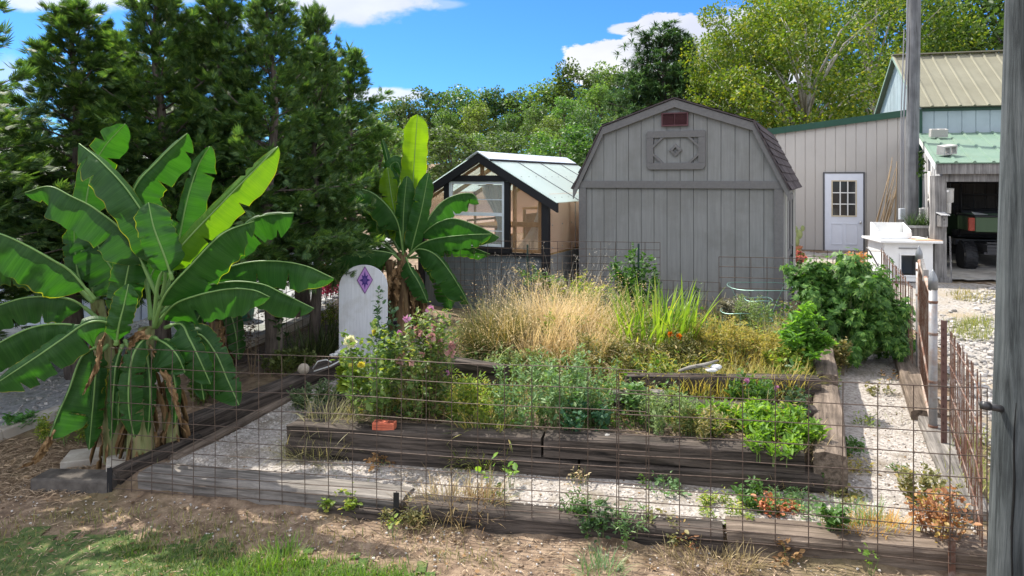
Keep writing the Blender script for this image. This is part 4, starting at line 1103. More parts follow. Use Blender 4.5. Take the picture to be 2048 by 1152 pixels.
tag(MB().tube(pts, .006, 5).build('wire_coil', plain('wire_dark', (.08, .07, .07), metal=.5), loc=o0), 'loose coil of dark wire hung on the carport side wall', 'wire')
pts = []
for i in range(260):
    a = i * .9; z = 1.35 - i / 260 * 1.25
    c = side(.66 - .05 * (i / 260), z, .1); pts.append(c - o0 + Vector((.06 * math.cos(a), .06 * math.sin(a), 0)))
tag(MB().tube(pts, .011, 5).build('spiral_hose', plain('spiral_white', (.55, .56, .56), rough=.5), smooth=True, loc=o0), 'white spiral hose hanging at the back of the carport side', 'hose')
bh = thing('bird_house', 'small grey wooden bird house hung on the carport corner post', 'bird house', cpl + Vector((.14, .097, 1.1))); bh.scale = (.82, .82, .95)
mb = MB(); mb.box(-.08, .08, -.16, -.145, 0, .22); mb.box(-.08, -.065, -.144, 0, 0, .22); mb.box(.065, .08, -.144, 0, 0, .22); mb.box(-.064, .064, -.144, 0, 0, .015)
mb.build('box', PO, bh); MB().add([(-.1, -.22, .22), (.1, -.22, .22), (.1, .0, .27), (-.1, .0, .27), (-.1, -.22, .235), (.1, -.22, .235), (.1, .0, .285), (-.1, .0, .285)], [(0, 3, 2, 1), (4, 5, 6, 7), (0, 1, 5, 4), (1, 2, 6, 5), (2, 3, 7, 6), (3, 0, 4, 7)]).build('roof', GB_, bh)
MB().lathe([(.022, 0), (.022, .003)], 14).build('entrance_hole', GROOVE, bh).matrix_local = Matrix.Translation((0, -.1605, .14)) @ Matrix.Rotation(math.radians(90), 4, 'X')
MB().tube([(0, -.16, .06), (0, -.21, .06)], .008, 6).build('perch', PO, bh)
# pvc feeder hanging inside
fd = thing('pipe_feeder', 'white plastic pipe fitting hanging inside the carport', 'pipe', cpl + Vector((.62, .6, 1.32)))
MB().lathe([(.085, .22), (.09, .45), (.095, .46), (.095, .5), (.09, .5)], 16).build('cup', WHITE, fd, smooth=True); MB().lathe([(.04, 0), (.045, .2), (.07, .219)], 14).build('spout', WHITE, fd, smooth=True)
MB().tube([(0, 0, .5), (0, .0, .62), (-.02, .1, .95)], .006, 5).build('hanger', BLACK, fd)
tag(MB().box(-.02, .02, -.05, 0, -.1, .12).box(-.02, .02, -.12, -.051, -.1, -.06).build('shelf_bracket', WHITE, loc=cpl + Vector((.3, .24, 1.85))), 'small white bracket on the inside of the carport post', 'bracket')

# utility vehicle under the carport
uo = Vector((9.33, 14.3, .26)); uv = thing('utility_vehicle', 'green utility vehicle with cargo bed parked inside the carport', 'utility vehicle', uo, math.radians(-16))
UG = plain('vehicle_green', (.055, .10, .045), rough=.45); UBK = plain('vehicle_black', (.016, .016, .018), rough=.6); UGR = plain('frame_grey', (.05, .05, .052), rough=.5)
mb = MB()
mb.box(.12, 1.42, 0, .04, .86, 1.16); mb.box(.12, .16, .041, 1.1, .86, 1.16); mb.box(1.38, 1.42, .041, 1.1, .86, 1.16); mb.box(.161, 1.379, 1.06, 1.1, .86, 1.2); mb.box(.161, 1.379, .041, 1.059, .86, .89)
mb.build('cargo_bed', UG, uv, bevel=.01)
MB().box(.1, 1.44, -.012, .05, 1.163, 1.2).box(.1, .17, .051, 1.1, 1.163, 1.2).box(1.37, 1.44, .051, 1.1, 1.163, 1.2).build('bed_rail', UBK, uv, bevel=.008)
for x in (.0, 1.43): MB().box(x, x + .11, -.01, .05, .88, 1.15).build('tail_light', mk('tail_red', [(.22, .03, .02), (.4, .08, .05)], scale=5, rough=.2, bump=0), uv, bevel=.01)
ch = MB(); ch.box(.35, 1.2, .05, 2.6, .42, .6); ch.box(.1, 1.44, 1.15, 2.1, .5, .62); ch.bar((.3, .1, .42), (1.25, .1, .42), .05, .05)
for z in (.5, .57, .64): ch.bar((.33, .02, z), (1.22, .02, z), .03, .025)
ch.build('chassis', UGR, uv)
MB().box(.15, 1.39, 2.15, 2.9, .62, 1.12).build('hood', UG, uv, bevel=.05)
MB().box(.2, 1.34, 1.35, 1.8, .64, .8).box(.2, 1.34, 1.2, 1.34, .7, 1.3).build('seat', UBK, uv, bevel=.04)
for x in (.0, 1.3):
    for y in (.5, 2.45):
        t_ = MB(); prof_ = [(.17, -.12), (.28, -.13), (.31, -.1), (.315, 0), (.31, .1), (.28, .13), (.17, .12)]
        t_.lathe(prof_, 24)
        for k in range(18):
            a = 2 * math.pi * k / 18
            for s in (-1, 1): t_.bar((.31 * math.cos(a), .31 * math.sin(a), s * .02), (.315 * math.cos(a + .12), .315 * math.sin(a + .12), s * .11), .03, .035, up=(math.cos(a), math.sin(a), 0))
        wh = t_.build('tyre', UBK, None); wh.name = 'wheel'; wh.parent = uv; wh.matrix_local = Matrix.Translation((x + .12, y, .32)) @ Matrix.Rotation(math.radians(90), 4, 'Y')
        MB().lathe([(.03, -.09), (.16, -.1), (.168, -.08), (.168, .08), (.16, .1), (.03, .09)], 18).build('rim', UGR, wh)
cg = MB()
for x in (.2, 1.34): cg.tube([(x, 1.12, .8), (x, 1.15, 1.75), (x, 1.25, 1.88), (x, 2.0, 1.86), (x, 2.5, 1.15)], .025, 8)
for y, z in ((1.15, 1.6), (1.2, 1.86), (2.0, 1.86), (1.13, 1.28)): cg.tube([(.2, y, z), (1.34, y, z)], .022, 8)
cg.build('roll_cage', UBK, uv, smooth=True)
MB().tube([(.5 + .17 * math.cos(a), 2.05 + .06 * math.sin(a), 1.2 + .16 * math.sin(a)) for a in np.linspace(0, 6.28, 20)], .015, 6).build('steering_wheel', UBK, uv)
tag(MB().add([(0, 0, 0), (.3, .02, 0), (.27, .2, .02), (.04, .16, .05)], [(0, 1, 2, 3)]).add([(0, 0, -.004), (.3, .02, -.004), (.27, .2, .016), (.04, .16, .046)], [(3, 2, 1, 0)]).build('paper_sheet', WHITE, loc=uo + Vector((.12, .0, 1.212))), 'white paper sheet lying on the vehicle cargo bed rim', 'paper')
tag(MB().bar((0, 0, 0), (.16, .3, .9), .03, .02).build('plank', PO, loc=cpl + Vector((.36, .1, -.02))), 'short wooden lath leaning inside the carport post', 'plank')

# cactus, flowers and slab beside the workshop wall
TERRA = plain('terracotta', (.42, .17, .09), rough=.8)
b = hit(1592, 512); cc = thing('potted_cactus', 'pale green prickly pear in a clay pot between shed and workshop', 'cactus', b)
MB().lathe([(.1, 0), (.13, .2), (.15, .2), (.15, .24), (.12, .24), (.11, .2)], 16).build('pot', TERRA, cc, smooth=False)
cm_ = MB()
for x, z, r, a in ((0, .34, .12, 0), (.08, .52, .11, .5), (-.1, .5, .1, -.5), (.16, .66, .07, .6), (-.02, .64, .08, .1), (-.17, .62, .06, -.6)): cm_.sphere((x, .02 * math.sin(x * 40), z), r, 12, (.72, .22, 1.05))
cm_.build('pad', mk('cactus_green', [(.2, .26, .1), (.34, .38, .16)], scale=10, rough=.6), cc, smooth=True)
tag(MB().add([(0, 0, 0), (.5, -.1, 0), (.55, .2, 0), (.05, .3, 0), (0, 0, .06), (.5, -.1, .06), (.55, .2, .06), (.05, .3, .06)], [(0, 3, 2, 1), (4, 5, 6, 7), (0, 1, 5, 4), (1, 2, 6, 5), (2, 3, 7, 6), (3, 0, 4, 7)]).build('stone_slab', M_KERB, loc=hit(1603, 516)), 'pale flat stone slab beside the potted cactus', 'slab')

# arched white board with the painted star
b = hit(727, 716); bd_ = thing('arched_board', 'white arch topped board with a purple star diamond on it', 'garden board', (b.x, b.y, b.z), math.radians(8))
bw_, bh_ = .318, 1.24
pts = [(-bw_, -.15), (bw_, -.15), (bw_, bh_ - .3)] + [(bw_ * math.cos(a), bh_ - .3 + .3 * math.sin(a)) for a in np.linspace(.1, math.pi - .1, 18)] + [(-bw_, bh_ - .3)]
MB().prism(pts, -.02, .02).build('panel', mk('board_white', [(.54, .56, .6), (.68, .7, .74)], scale=2, rough=.6, bump=.4, bscale=6, stretch=(30, 30, 1.2), cols2=(.42, .42, .4), scale2=3.0, amt2=.45), bd_, bevel=.004)
dx, dz = .02, bh_ - .2
dmd = [(0, .185), (.105, 0), (0, -.185), (-.105, 0)]
dia = MB().prism([(dx + x, dz + z) for x, z in dmd][::-1], -.03, -.0205).build('painted_diamond', plain('plum', (.16, .06, .2), rough=.5), bd_)
MB().prism([(dx + x * .9, dz + z * .9) for x, z in dmd][::-1], -.033, -.0305).build('diamond_field', plain('lilac', (.38, .2, .5), rough=.5), dia)
st_ = MB(); sp = []
for i in range(16):
    a = math.pi * 2 * i / 16 + math.pi / 2; r = 1 if i % 2 == 0 else .45
    if i % 4 == 2: r = .8
    sp.append((dx + .072 * r * math.cos(a), dz + .125 * r * math.sin(a)))
st_.prism(sp, -.036, -.0335); st_.build('star', plain('deep_purple', (.035, .015, .16), rough=.5), dia)
MB().prism([(dx + .024 * math.cos(a), dz + .038 * math.sin(a)) for a in np.linspace(0, 2 * math.pi, 9)[:-1]], -.0385, -.0365).build('star_centre', plain('violet', (.08, .04, .22), rough=.5), dia)

# ---------------------------------------------------------------- timbers
TIM_D = woodmat('tie_dark', (.02, .016, .013), (.125, .1, .083), axis=0, crack=(.003, .003, .003), scale=.9, bump=1)
TIM_B = woodmat('tie_brown', (.085, .064, .048), (.24, .188, .146), axis=0, crack=(.012, .01, .008), scale=.9, bump=1)
TIM_G = woodmat('tie_grey', (.10, .09, .08), (.3, .272, .243), axis=0, crack=(.02, .018, .016), scale=.9, bump=1)


def timber(p, q, w, h, mat, label, name='landscape_timber', cat='timber', group='landscape timbers round the garden', warp=.015, seed=None):
    """squared log with worn edges from p to q (points on the top axis)"""
    p, q = Vector(p), Vector(q); d = q - p; Lh = d.length; seed = seed if seed is not None else R.uniform(0, 99)
    n = max(8, int(Lh / .09)); vs, fs = [], []
    rows = [(-.5, -1), (-.5, -.55), (-.5, -.12), (-.44, -.03), (-.2, 0), (.2, 0), (.44, -.03), (.5, -.12), (.5, -.55), (.5, -1)]
    m = len(rows)
    for i in range(n + 1):
        t = i / n; x = t * Lh
        e = .012 * max(0, 1 - min(t, 1 - t) * Lh / .1)
        for k, (a, b_) in enumerate(rows):
            nz = noise.noise(Vector((x * 1.6, a * 2.5 + seed, b_ * 2 + seed * .3))) * warp + noise.noise(Vector((x * 7, a * 5 + seed, b_ * 6))) * warp * .45
            vs.append((x, (a + (e if a < 0 else -e)) * w + nz * (1 if abs(a) > .4 else 0), (b_ * h) + (nz - e * .6 if b_ > -.5 else 0)))
    for i in range(n):
        for k in range(m - 1): fs.append((i * m + k, i * m + k + 1, (i + 1) * m + k + 1, (i + 1) * m + k))
        fs.append((i * m + m - 1, i * m, (i + 1) * m, (i + 1) * m + m - 1))
    fs.append(tuple(range(m - 1, -1, -1))); fs.append(tuple(n * m + k for k in range(m)))
    o = MB().add([(x, -y, z) for x, y, z in vs], [tuple(reversed(f)) for f in fs][::1]).build(name, mat, loc=p)
    X = d.normalized(); Y = Vector((0, 0, 1)).cross(X).normalized(); Z = X.cross(Y)
    o.rotation_euler = Matrix((X, Y, Z)).transposed().to_euler()
    return tag(o, label, cat, group)


FT = .25
def fence_pt(px):
    a = (px - 1024) / F; y = 5.17 / (1 + FT * a); return Vector((a * y, y, 0))


def ftop(px, dz, off=.17):
    """a point just behind the front fence line"""
    p = fence_pt(px); n = Vector((FT, 1, 0)).normalized(); p = p + n * off
    p.z = -.42 + .03 * p.x + dz; return p


timber(ftop(268, .2, .17), ftop(800, .17, .16), .27, .24, TIM_G, 'pale grey weathered front timber at the left corner of the fence')
timber(ftop(640, .09, .02), ftop(806, .08, .02), .1, .2, TIM_D, 'short dark timber in front of the left front timber', warp=.008)
timber(ftop(812, .15, .1), ftop(1446, .15, .1), .22, .3, TIM_D, 'dark middle front timber half buried in straw weeds')
timber(ftop(1454, .165, .13), ftop(2040, .165, .15), .26, .32, TIM_B, 'brown front timber at the right end of the fence')
# left border
A_ = hit(352, 888); B_ = hit(690, 742)
timber((A_.x, A_.y, A_.z + .2), (B_.x, B_.y, B_.z + .19), .24, .21, TIM_D, 'upper dark timber along the left side of the path')
A2 = hit(230, 968); B2 = hit(400, 885)
timber((A2.x, A2.y, A2.z + .13), (B2.x - .02, B2.y, B2.z + .1), .14, .16, TIM_D, 'low dark timber under the banana stems at the left corner')
A2 = hit(345, 925); B2 = hit(640, 768)
timber((A2.x, A2.y, A2.z + .06), (B2.x, B2.y, B2.z + .05), .12, .12, TIM_B, 'low brown edging timber below the upper left timber')
# right border
A_ = hit(1925, 1040); M_ = hit(1852, 850); B_ = hit(1786, 700)
timber((A_.x + .08, A_.y, A_.z + .08), (M_.x + .05, M_.y, M_.z + .09), .24, .16, TIM_G, 'wide pale timber along the right side of the path')
timber((M_.x + .05, M_.y + .08, M_.z + .12), (B_.x + .1, B_.y, B_.z + .12), .26, .18, TIM_B, 'brown timber beside the gate posts on the right path edge')
# raised bed
BFL, BFR = hit(572, 915), hit(1668, 992)
dF = (BFR - BFL); bz0 = BFL.z; 
zt1 = lambda P, h: Vector((P.x, P.y, P.z + h))
f = lambda t: BFL + dF * t
n_ = Vector((-dF.y, dF.x, 0)).normalized()
timber(zt1(f(0), .145) + n_ * .1, zt1(f(.575), .14) + n_ * .1, .22, .2, TIM_D, 'lower dark timber of the raised bed front, left half')
timber(zt1(f(.58), .14) + n_ * .1, zt1(f(.985), .15) + n_ * .1, .22, .2, TIM_D, 'lower dark timber of the raised bed front, right half')
timber(zt1(f(.0), .30) + n_ * .12, zt1(f(.508), .305) + n_ * .12, .22, .158, TIM_D, 'upper dark timber of the raised bed front under the red brick', warp=.02)
timber(zt1(f(.513), .32) + n_ * .12, zt1(f(.955), .315) + n_ * .12, .22, .168, TIM_D, 'upper dark timber of the raised bed front under the round stone', warp=.02)
SR0 = hit(1672, 994); SR1 = hit(1640, 830)
SR0 = zt1(BFR, 0) + n_ * .02; sdv = Vector((.385, .923, 0))
timber(zt1(SR0, .325) + Vector((-.02, 0, 0)), zt1(SR0 + sdv * 1.75, .38), .24, .3, TIM_B, 'brown side timber of the raised bed with a white stone on top')
timber(zt1(SR0 + sdv * 1.82, .46), zt1(SR0 + sdv * 3.4, .5), .22, .36, TIM_B, 'rear side timber of the raised bed by the pepper plant')
bedz = BFR.z + .26
# left side of raised bed
SL0 = BFL + n_ * .23
timber(zt1(SL0, .3) + Vector((.11, 0, 0)), zt1(SL0 + sdv * 1.6, .34) + Vector((.11, 0, 0)), .2, .3, TIM_D, 'left side timber of the raised bed overgrown with grass')
# inner tiers
def tier(px0, py0, px1, py1, z, w, h, mat, lab):
    P = []
    for px, py in ((px0, py0), (px1, py1)):
        Y = F * (H - z) / (py - YH); P.append(Vector(((px - 1024) / F * Y, Y, z)))
    timber(P[0] + n_ * w / 2, P[1] + n_ * w / 2, w, h, mat, lab)
tier(1216, 800, 1634, 818, .16, .16, .2, TIM_D, 'second tier timber behind the bright green herbs')
tier(1250, 752, 1640, 757, .28, .16, .22, TIM_D, 'third tier timber below the driftwood and white stone')
tier(880, 716, 1010, 735, .3, .14, .2, TIM_D, 'short dark timber behind the pink flowers')
tier(1215, 786, 1330, 782, .23, .09, .07, TIM_G, 'thin grey pole lying on the second tier timber')

# soil of the beds: a terraced sheet between the timbers
def soil(u, v):
    return None
e0, e1 = f(.02) + n_ * .15, f(.985) + n_ * .15
nx, ny = 90, 70; vs = []
for j in range(ny + 1):
    for i in range(nx + 1):
        s, t = i / nx, j / ny; P = e0 + (e1 - e0) * s + sdv * (t * 4.3) * .98
        base = BFL.z + (BFR.z - BFL.z) * s
        z = base + .27 + np.interp(t, [0, .3, .36, .48, .54, 1], [0, .03, .12, .14, .27, .3]) * (s > -.1)
        z = max(z, gz(P.x, P.y) + .04) + .03 * noise.noise(Vector((P.x * 3, P.y * 3, 0))) + .015 * noise.noise(Vector((P.x * 11, P.y * 11, 3)))
        if i in (0, nx) or j in (0, ny): z -= .3
        vs.append((P.x, P.y, z))
SOILV = np.array(vs).reshape(ny + 1, nx + 1, 3)
tag(link('bed_soil', np_mesh('bed_soil', np.array(vs), np.array([(j * (nx + 1) + i, j * (nx + 1) + i + 1, (j + 1) * (nx + 1) + i + 1, (j + 1) * (nx + 1) + i) for j in range(ny) for i in range(nx)]), True), M_SOIL), kind='structure')


def sz(x, y):
    """surface height with the raised bed soil taken into account"""
    d = (SOILV[1:-1, 1:-1, 0] - x) ** 2 + (SOILV[1:-1, 1:-1, 1] - y) ** 2
    k = np.unravel_index(np.argmin(d), d.shape)
    return float(SOILV[1:-1, 1:-1][k][2]) if d[k] < .01 else gz(x, y)


def bhit(px, py):
    a, b = (px - 1024) / F, (YH - py) / F; y = 3.5
    while y < 60:
        if H + b * y < sz(a * y, y): break
        y += .015
    return Vector((a * y, y, sz(a * y, y)))


# concrete chunk at the left end of the timbers and flat pavers under the bananas
o = hit(62, 985); e = hit(225, 992)
tag(MB().bar((0, 0, .03), e - o + Vector((0, 0, .04)), .24, .18).build('concrete_block', mk('shaded_concrete', [(.035, .03, .027), (.13, .115, .1)], scale=7, rough=.95, bump=.6), loc=o + Vector((0, .12, 0)), bevel=.02), 'low shade-darkened concrete block at the left end of the front timbers', 'block')  # dark base colour carries the shade lying over the block
for (px, py, l, w_, a, lab) in ((190, 915, .5, .32, .3, 'flat grey paver under the drooping left banana leaf'), (258, 922, .36, .3, .5, 'flat grey paver at the foot of the banana stems')):
    o = tag(MB().box(-l / 2, l / 2, -w_ / 2, w_ / 2, -.04, .045).build('paver', M_KERB, loc=hit(px, py), bevel=.01), lab, 'paver'); o.rotation_euler.z = a

# stones, brick, drift wood, ornaments
STN = mk('field_stone', [(.2, .19, .175), (.4, .385, .36)], scale=14, rough=.9, bump=.4)
WST = mk('white_stone', [(.5, .5, .5), (.72, .72, .71)], scale=10, rough=.85, bump=.3)


def stone(px, py, Y, r, sq, mat, label, seed, jit=.5, dz=0):
    P = at(px, py, Y); o = MB().sphere((0, 0, r * sq[2] * .9), r, 14, sq, jit, seed).build('stone', mat, loc=P + Vector((0, 0, dz)), smooth=True)
    return tag(o, label, 'stone')
ty = lambda z, py: F * (H - z) / (py - YH)
zf = BFL.z + .31
stone(1214, 889, ty(zf, 889), .055, (1, 1, .85), STN, 'round brown stone on the raised bed front timber', 1, .12)
stone(1371, 901, ty(zf, 901), .045, (1.2, 1, .8), STN, 'grey oval stone on the bed edge before the green herbs', 2)
stone(1511, 914, ty(zf, 914), .05, (1.4, .9, .6), WST, 'flat white stone on the bed edge under the green herbs', 3)
stone(1650, 838, ty(-.0, 838), .042, (1.1, 1, .8), WST, 'small white stone on the brown side timber', 4)
stone(1432, 740, ty(.32, 740), .04, (1.3, 1, .7), WST, 'white stone beside the driftwood on the third tier timber', 5)
stone(1424, 744, ty(.3, 748), .035, (1.5, .8, .5), WST, 'flat white stone under the white stone by the driftwood', 6)
stone(607, 748, 8.1, .068, (1, 1, .95), plain('ball_tan', (.36, .31, .25), rough=.8), 'tan round ball on the left dark timber', 7, .05)
for i, (px, py, r) in enumerate(((398, 672, .16), (425, 660, .18), (445, 662, .15), (412, 686, .13), (440, 682, .12), (462, 668, .11), (405, 655, .14))):
    stone(px, py + 14, hit(px, py + 14).y, r, (1.2, .9, .7), WST, 'white boulder in the rock heap beside the grey lane behind the bananas', 10 + i, .7)['group'] = 'white boulders beside the lane'
for i, (px, py) in enumerate(((530, 622), (556, 628), (640, 620), (655, 612))): stone(px, py, hit(px, py).y, .12, (1.3, 1, .6), WST, 'white boulder at the far edge of the grey lane between the trunks', 30 + i, .7)['group'] = 'white boulders at the far lane edge'
dw = MB(); dw.tube([(-.2, 0, 0), (-.08, .02, .03), (.05, 0, .06), (.2, .03, .1)], [.012, .02, .018, .008], 8).tube([(.02, 0, .05), (.12, -.05, .03)], [.012, .005], 6)
P = at(1398, 742, ty(.31, 742)); tag(dw.build('driftwood', woodmat('drift_grey', (.2, .185, .16), (.4, .375, .33), axis=0), smooth=True, loc=P), 'pale driftwood piece on the third tier timber', 'driftwood')
P = at(646, 738, 8.25); dw = MB()
dw.tube([(-.12, 0, .0), (-.06, 0, .09), (.04, 0, .11), (.1, 0, .08)], .008, 6).tube([(-.1, -.03, -.02), (.08, .02, .03), (.22, .04, .1)], .009, 6)
tag(dw.build('bent_stick', plain('stick_white', (.6, .6, .58)), smooth=True, loc=P), 'bent bleached sticks lying on the left dark timber', 'stick')
P = at(686, 716, 8.5); sh_ = MB()
for i in range(16): sh_.sphere((R.uniform(-.12, .14), R.uniform(-.1, .1), R.uniform(.0, .14)), R.uniform(.02, .045), 8, (1.2, .9, .7), .6, i)
tag(sh_.build('shell_pile', WST, smooth=True, loc=P), 'heap of white shells and stones at the foot of the arched board', 'shells')
bk_ = thing('red_brick', 'red brick with three holes on the raised bed front timber', 'brick', at(769, 858, ty(zf + .0, 858)), math.radians(-8))
mb = MB(); mb.box(-.1, .1, -.045, .045, 0, .066)
mb.build('brick_body', mk('brick_red', [(.42, .1, .055), (.55, .16, .09)], scale=20, rough=.9, bump=.3), bk_, bevel=.005)
MB().box(-.086, .086, -.0475, -.0455, .026, .03).box(-.086, .086, -.0475, -.0455, .044, .047).box(-.086, -.03, -.03, .03, .0665, .0675).box(.03, .086, -.03, .03, .0665, .0675).build('painted_holes', plain('brick_shadow', (.22, .05, .03)), bk_)  # thin dark red plates, shade of the holes painted on a solid brick
# little stone turtle on the front timber
P = at(1432, 1052, ftop(1440, .2).y + .12); tt = thing('turtle_ornament', 'pale mossy stone turtle ornament on the front timber joint', 'ornament', P, .1)
TUR = mk('turtle_stone', [(.26, .3, .25), (.46, .5, .44)], scale=12, rough=.9, bump=.5)
MB().sphere((0, 0, .03), .085, 16, (1.15, .9, .65), .25, 3).build('shell', TUR, tt, smooth=True)
MB().sphere((.105, -.02, .035), .032, 10, (1.2, .9, .9)).tube([(.06, -.01, .03), (.1, -.02, .035)], .022, 8).build('head', TUR, tt, smooth=True)
for x, y in ((.06, -.075), (-.065, -.07), (.06, .07), (-.065, .07)): MB().sphere((x, y, .0), .026, 8, (1.1, 1, .7)).build('foot', TUR, tt, smooth=True)

# left background: pale ribbed building, lattice, low white fence, green bin
LW = thing('white_outbuilding', 'pale ribbed white outbuilding wall behind the left banana leaves', 'building', (-10.6, 11.2, -.1), math.radians(4))
mb = MB(); ribwall(mb, 0, 4.5, -.2, lambda x: 2.4, 0, .22); mb.box(0, 4.5, .05, 3, -.2, 2.4); mb.build('wall', plain('pale_blue_white', (.5, .56, .64), rough=.5), LW)
MB().add([(-.2, -.2, 2.41), (4.7, -.2, 2.41), (4.7, 1.6, 3.0), (-.2, 1.6, 3.0), (-.2, -.2, 2.35), (4.7, -.2, 2.35), (4.7, 1.6, 2.94), (-.2, 1.6, 2.94)], [(0, 1, 2, 3), (7, 6, 5, 4), (0, 4, 5, 1), (1, 5, 6, 2), (2, 6, 7, 3), (3, 7, 4, 0)]).build('roof', plain('roof_grey', (.4, .42, .44)), LW)
p0, p1 = hit(-60, 790), hit(112, 698)
lt = MB(); d = (p1 - p0); Ld = d.length; d.normalize(); hh_ = .32
nl = int(Ld / .09)
for i in range(-4, nl):
    for s, y in ((1, 0), (-1, .012)):
        a0 = i * .09 if s > 0 else i * .09 + hh_; a1 = a0 + s * hh_
        z0, z1 = 0., hh_; lo, hi = min(a0, a1), max(a0, a1)
        if lo < 0 or hi > Ld: continue
        lt.bar(d * a0 + Vector((0, y, z0)), d * a1 + Vector((0, y, z1)), .008, .034, up=(d.y, -d.x, 0)) if False else lt.bar(d * a0 + Vector((0, y, z0)), d * a1 + Vector((0, y, z1)), .034, .008, up=(d.y, -d.x, 0))
lt.bar(Vector((0, -.012, hh_)), d * Ld + Vector((0, -.012, hh_)), .03, .04); lt.bar(Vector((0, -.012, .0)), d * Ld + Vector((0, -.012, 0)), .03, .04)
tag(lt.build('lattice_panel', WHITE, loc=p0 + Vector((0, 0, .05))), 'low white diagonal lattice panel at the left edge', 'lattice')
lf = thing('white_metal_fence', 'low white corrugated fence far behind between the tree trunks', 'fence', (-6.2, 15.5, gz(-6, 15.5)), 0)
mb = MB(); ribwall(mb, 0, 2.2, -.1, lambda x: .55, 0, .11); mb.build('panel', plain('pale_blue_white', (.5, .56, .64)), lf); MB().box(-.1, 2.3, -.1, .2, .56, .8).build('cap', WHITE, lf)
b = hit(486, 640); bi = thing('green_bin', 'dark green bin behind the white boulders', 'bin', b)
MB().lathe([(.16, 0), (.2, .32), (.22, .33), (.22, .36), (.19, .36)], 16).build('tub', plain('bin_green', (.02, .12, .08), rough=.4), bi); MB().lathe([(.225, .361), (.2, .4), (.05, .42)], 16).build('lid', plain('bin_green', (.02, .12, .08)), bi)

# ---------------------------------------------------------------- fences
WIRE = mk('rusty_wire', [(.055, .04, .032), (.12, .085, .065)], scale=30, rough=.6, metal=.35, bump=0, spec=.4)
RUST = mk('rust', [(.09, .045, .03), (.18, .095, .065)], scale=18, rough=.85, bump=.3, cols2=(.3, .26, .23), scale2=6, amt2=.7)
GALV = mk('galvanised', [(.22, .22, .225), (.34, .34, .345)], scale=6, rough=.5, metal=.4, bump=.05, cols2=(.22, .14, .1), scale2=5, amt2=.6)
FR10 = [0, .13, .26, .385, .51, .615, .715, .80, .87, .935, 1]


def panel(name, p0, p1, zb0, zb1, h0, h1, label, fr=FR10, pitch=.2032, r=.0032, group=None, wobble=.006, ends=True, bottom=.02, skew=0):
    """welded wire panel: one mesh of round wires"""
    p0, p1 = Vector((p0[0], p0[1], 0)), Vector((p1[0], p1[1], 0)); d = p1 - p0; Ld = d.length; d.normalize(); nrm_ = Vector((-d.y, d.x, 0))
    o0 = Vector((p0.x, p0.y, zb0)); mb = MB(); sd_ = R.uniform(0, 50)

    def pt(s, f_):
        t = s / Ld; zb = zb0 + (zb1 - zb0) * t; h = h0 + (h1 - h0) * t
        w_ = wobble * noise.noise(Vector((s * 1.1, f_ * 2, sd_)))
        return p0 + d * s + nrm_ * w_ * 3 + Vector((0, 0, zb + h * (1 - f_) + w_)) - o0
    n = int(round(Ld / pitch))
    for f_ in fr: mb.tube([pt(Ld * i / (n * 2), f_) for i in range(n * 2 + 1)], r, 5)
    for i in range(n + 1):
        s = Ld * i / n; mb.tube([pt(s, f_) + nrm_ * r * 1.6 for f_ in [0] + [x for x in fr if 0 < x < 1] + [1 + bottom]], r, 5)
    return tag(mb.build(name, WIRE, loc=o0), label, 'wire fence', group or 'rusty wire fence panels')


zb = lambda p: -.42 + .03 * p.x - .01
L0, L1 = fence_pt(222), fence_pt(1292); Q0, Q1 = fence_pt(1238), fence_pt(1972)
nf = Vector((-FT, -1, 0)).normalized()
panel('wire_fence', L0, L1, 2.2 - (983 - 358) / F * L0.y + .03, 2.2 - (1062 - 358) / F * L1.y, 1.21, 1.13, 'long rusty wire fence panel across the front, left one', r=.0034)
panel('wire_fence', Q0 + nf * .02, Q1 + nf * .02, 2.2 - (1060 - 358) / F * Q0.y, 2.2 - (1128 - 358) / F * Q1.y, 1.13, 1.12, 'shorter rusty wire fence panel across the front, right one', r=.0036)
# left side, receding beside the banana plants
s0, s1 = hit(432, 800), hit(700, 668); dd_ = (s1 - s0)
panel('wire_fence', (s0.x - .15, s0.y), (s1.x - .25, s1.y + .4), s0.z + .0, s1.z + .02, .98, .98, 'rusty wire fence panel receding along the left timbers', r=.004)
# back
k0, k1 = Vector((-.9, 10.55, 0)), Vector((3.0, 9.75, 0))
panel('wire_fence', at(1320, 600, 9.9), at(868, 600, 10.55), 2.2 - 240 / F * 9.9, 2.2 - 235 / F * 10.5, .8, .84, 'dark wire fence panel in front of the greenhouse base', r=.004)
panel('wire_fence', at(1440, 600, 9.65), at(1316, 600, 9.9), .25, .25, .52, .52, 'short low wire panel in front of the shed wall', fr=[0, .25, .5, .75, 1], r=.004)
panel('wire_fence', at(1438, 600, 9.6), at(1700, 600, 9.3), .1, .1, 1.03, 1.03, 'taller wire panel standing in front of the shed corner', fr=[0, .13, .27, .41, .55, .69, .84, 1], r=.005)
# gate posts, gate
GP1, GP2 = hit(1866, 872), hit(1838, 752)
for P, hgt, r, lab in ((GP1, 1.52, .037, 'nearer round galvanised gate post with domed cap'), (GP2, 1.5, .034, 'farther round gate post with domed cap')):
    t = thing('gate_post', lab, 'gate post', P, group='gate posts')
    MB().tube([(0, 0, -.2), (0, 0, hgt - .1)], r, 18).build('post', GALV, t, smooth=True)
    MB().lathe([(r * 1.12, hgt - .14), (r * 1.15, hgt - .06), (r * 1.15, hgt - .05), (r * .95, hgt - .02), (r * .5, hgt + .015), (r * .28, hgt + .03), (.003, hgt + .05)], 18).build('cap', plain('cap_grey', (.2, .21, .22), rough=.4, metal=.4), t, smooth=True)
    bn_ = MB()
    for z in (.08, .5, .95, 1.25): bn_.lathe([(r * 1.02, z), (r * 1.12, z + .004), (r * 1.12, z + .022), (r * 1.02, z + .026)], 16)
    bn_.build('band', RUST, t)
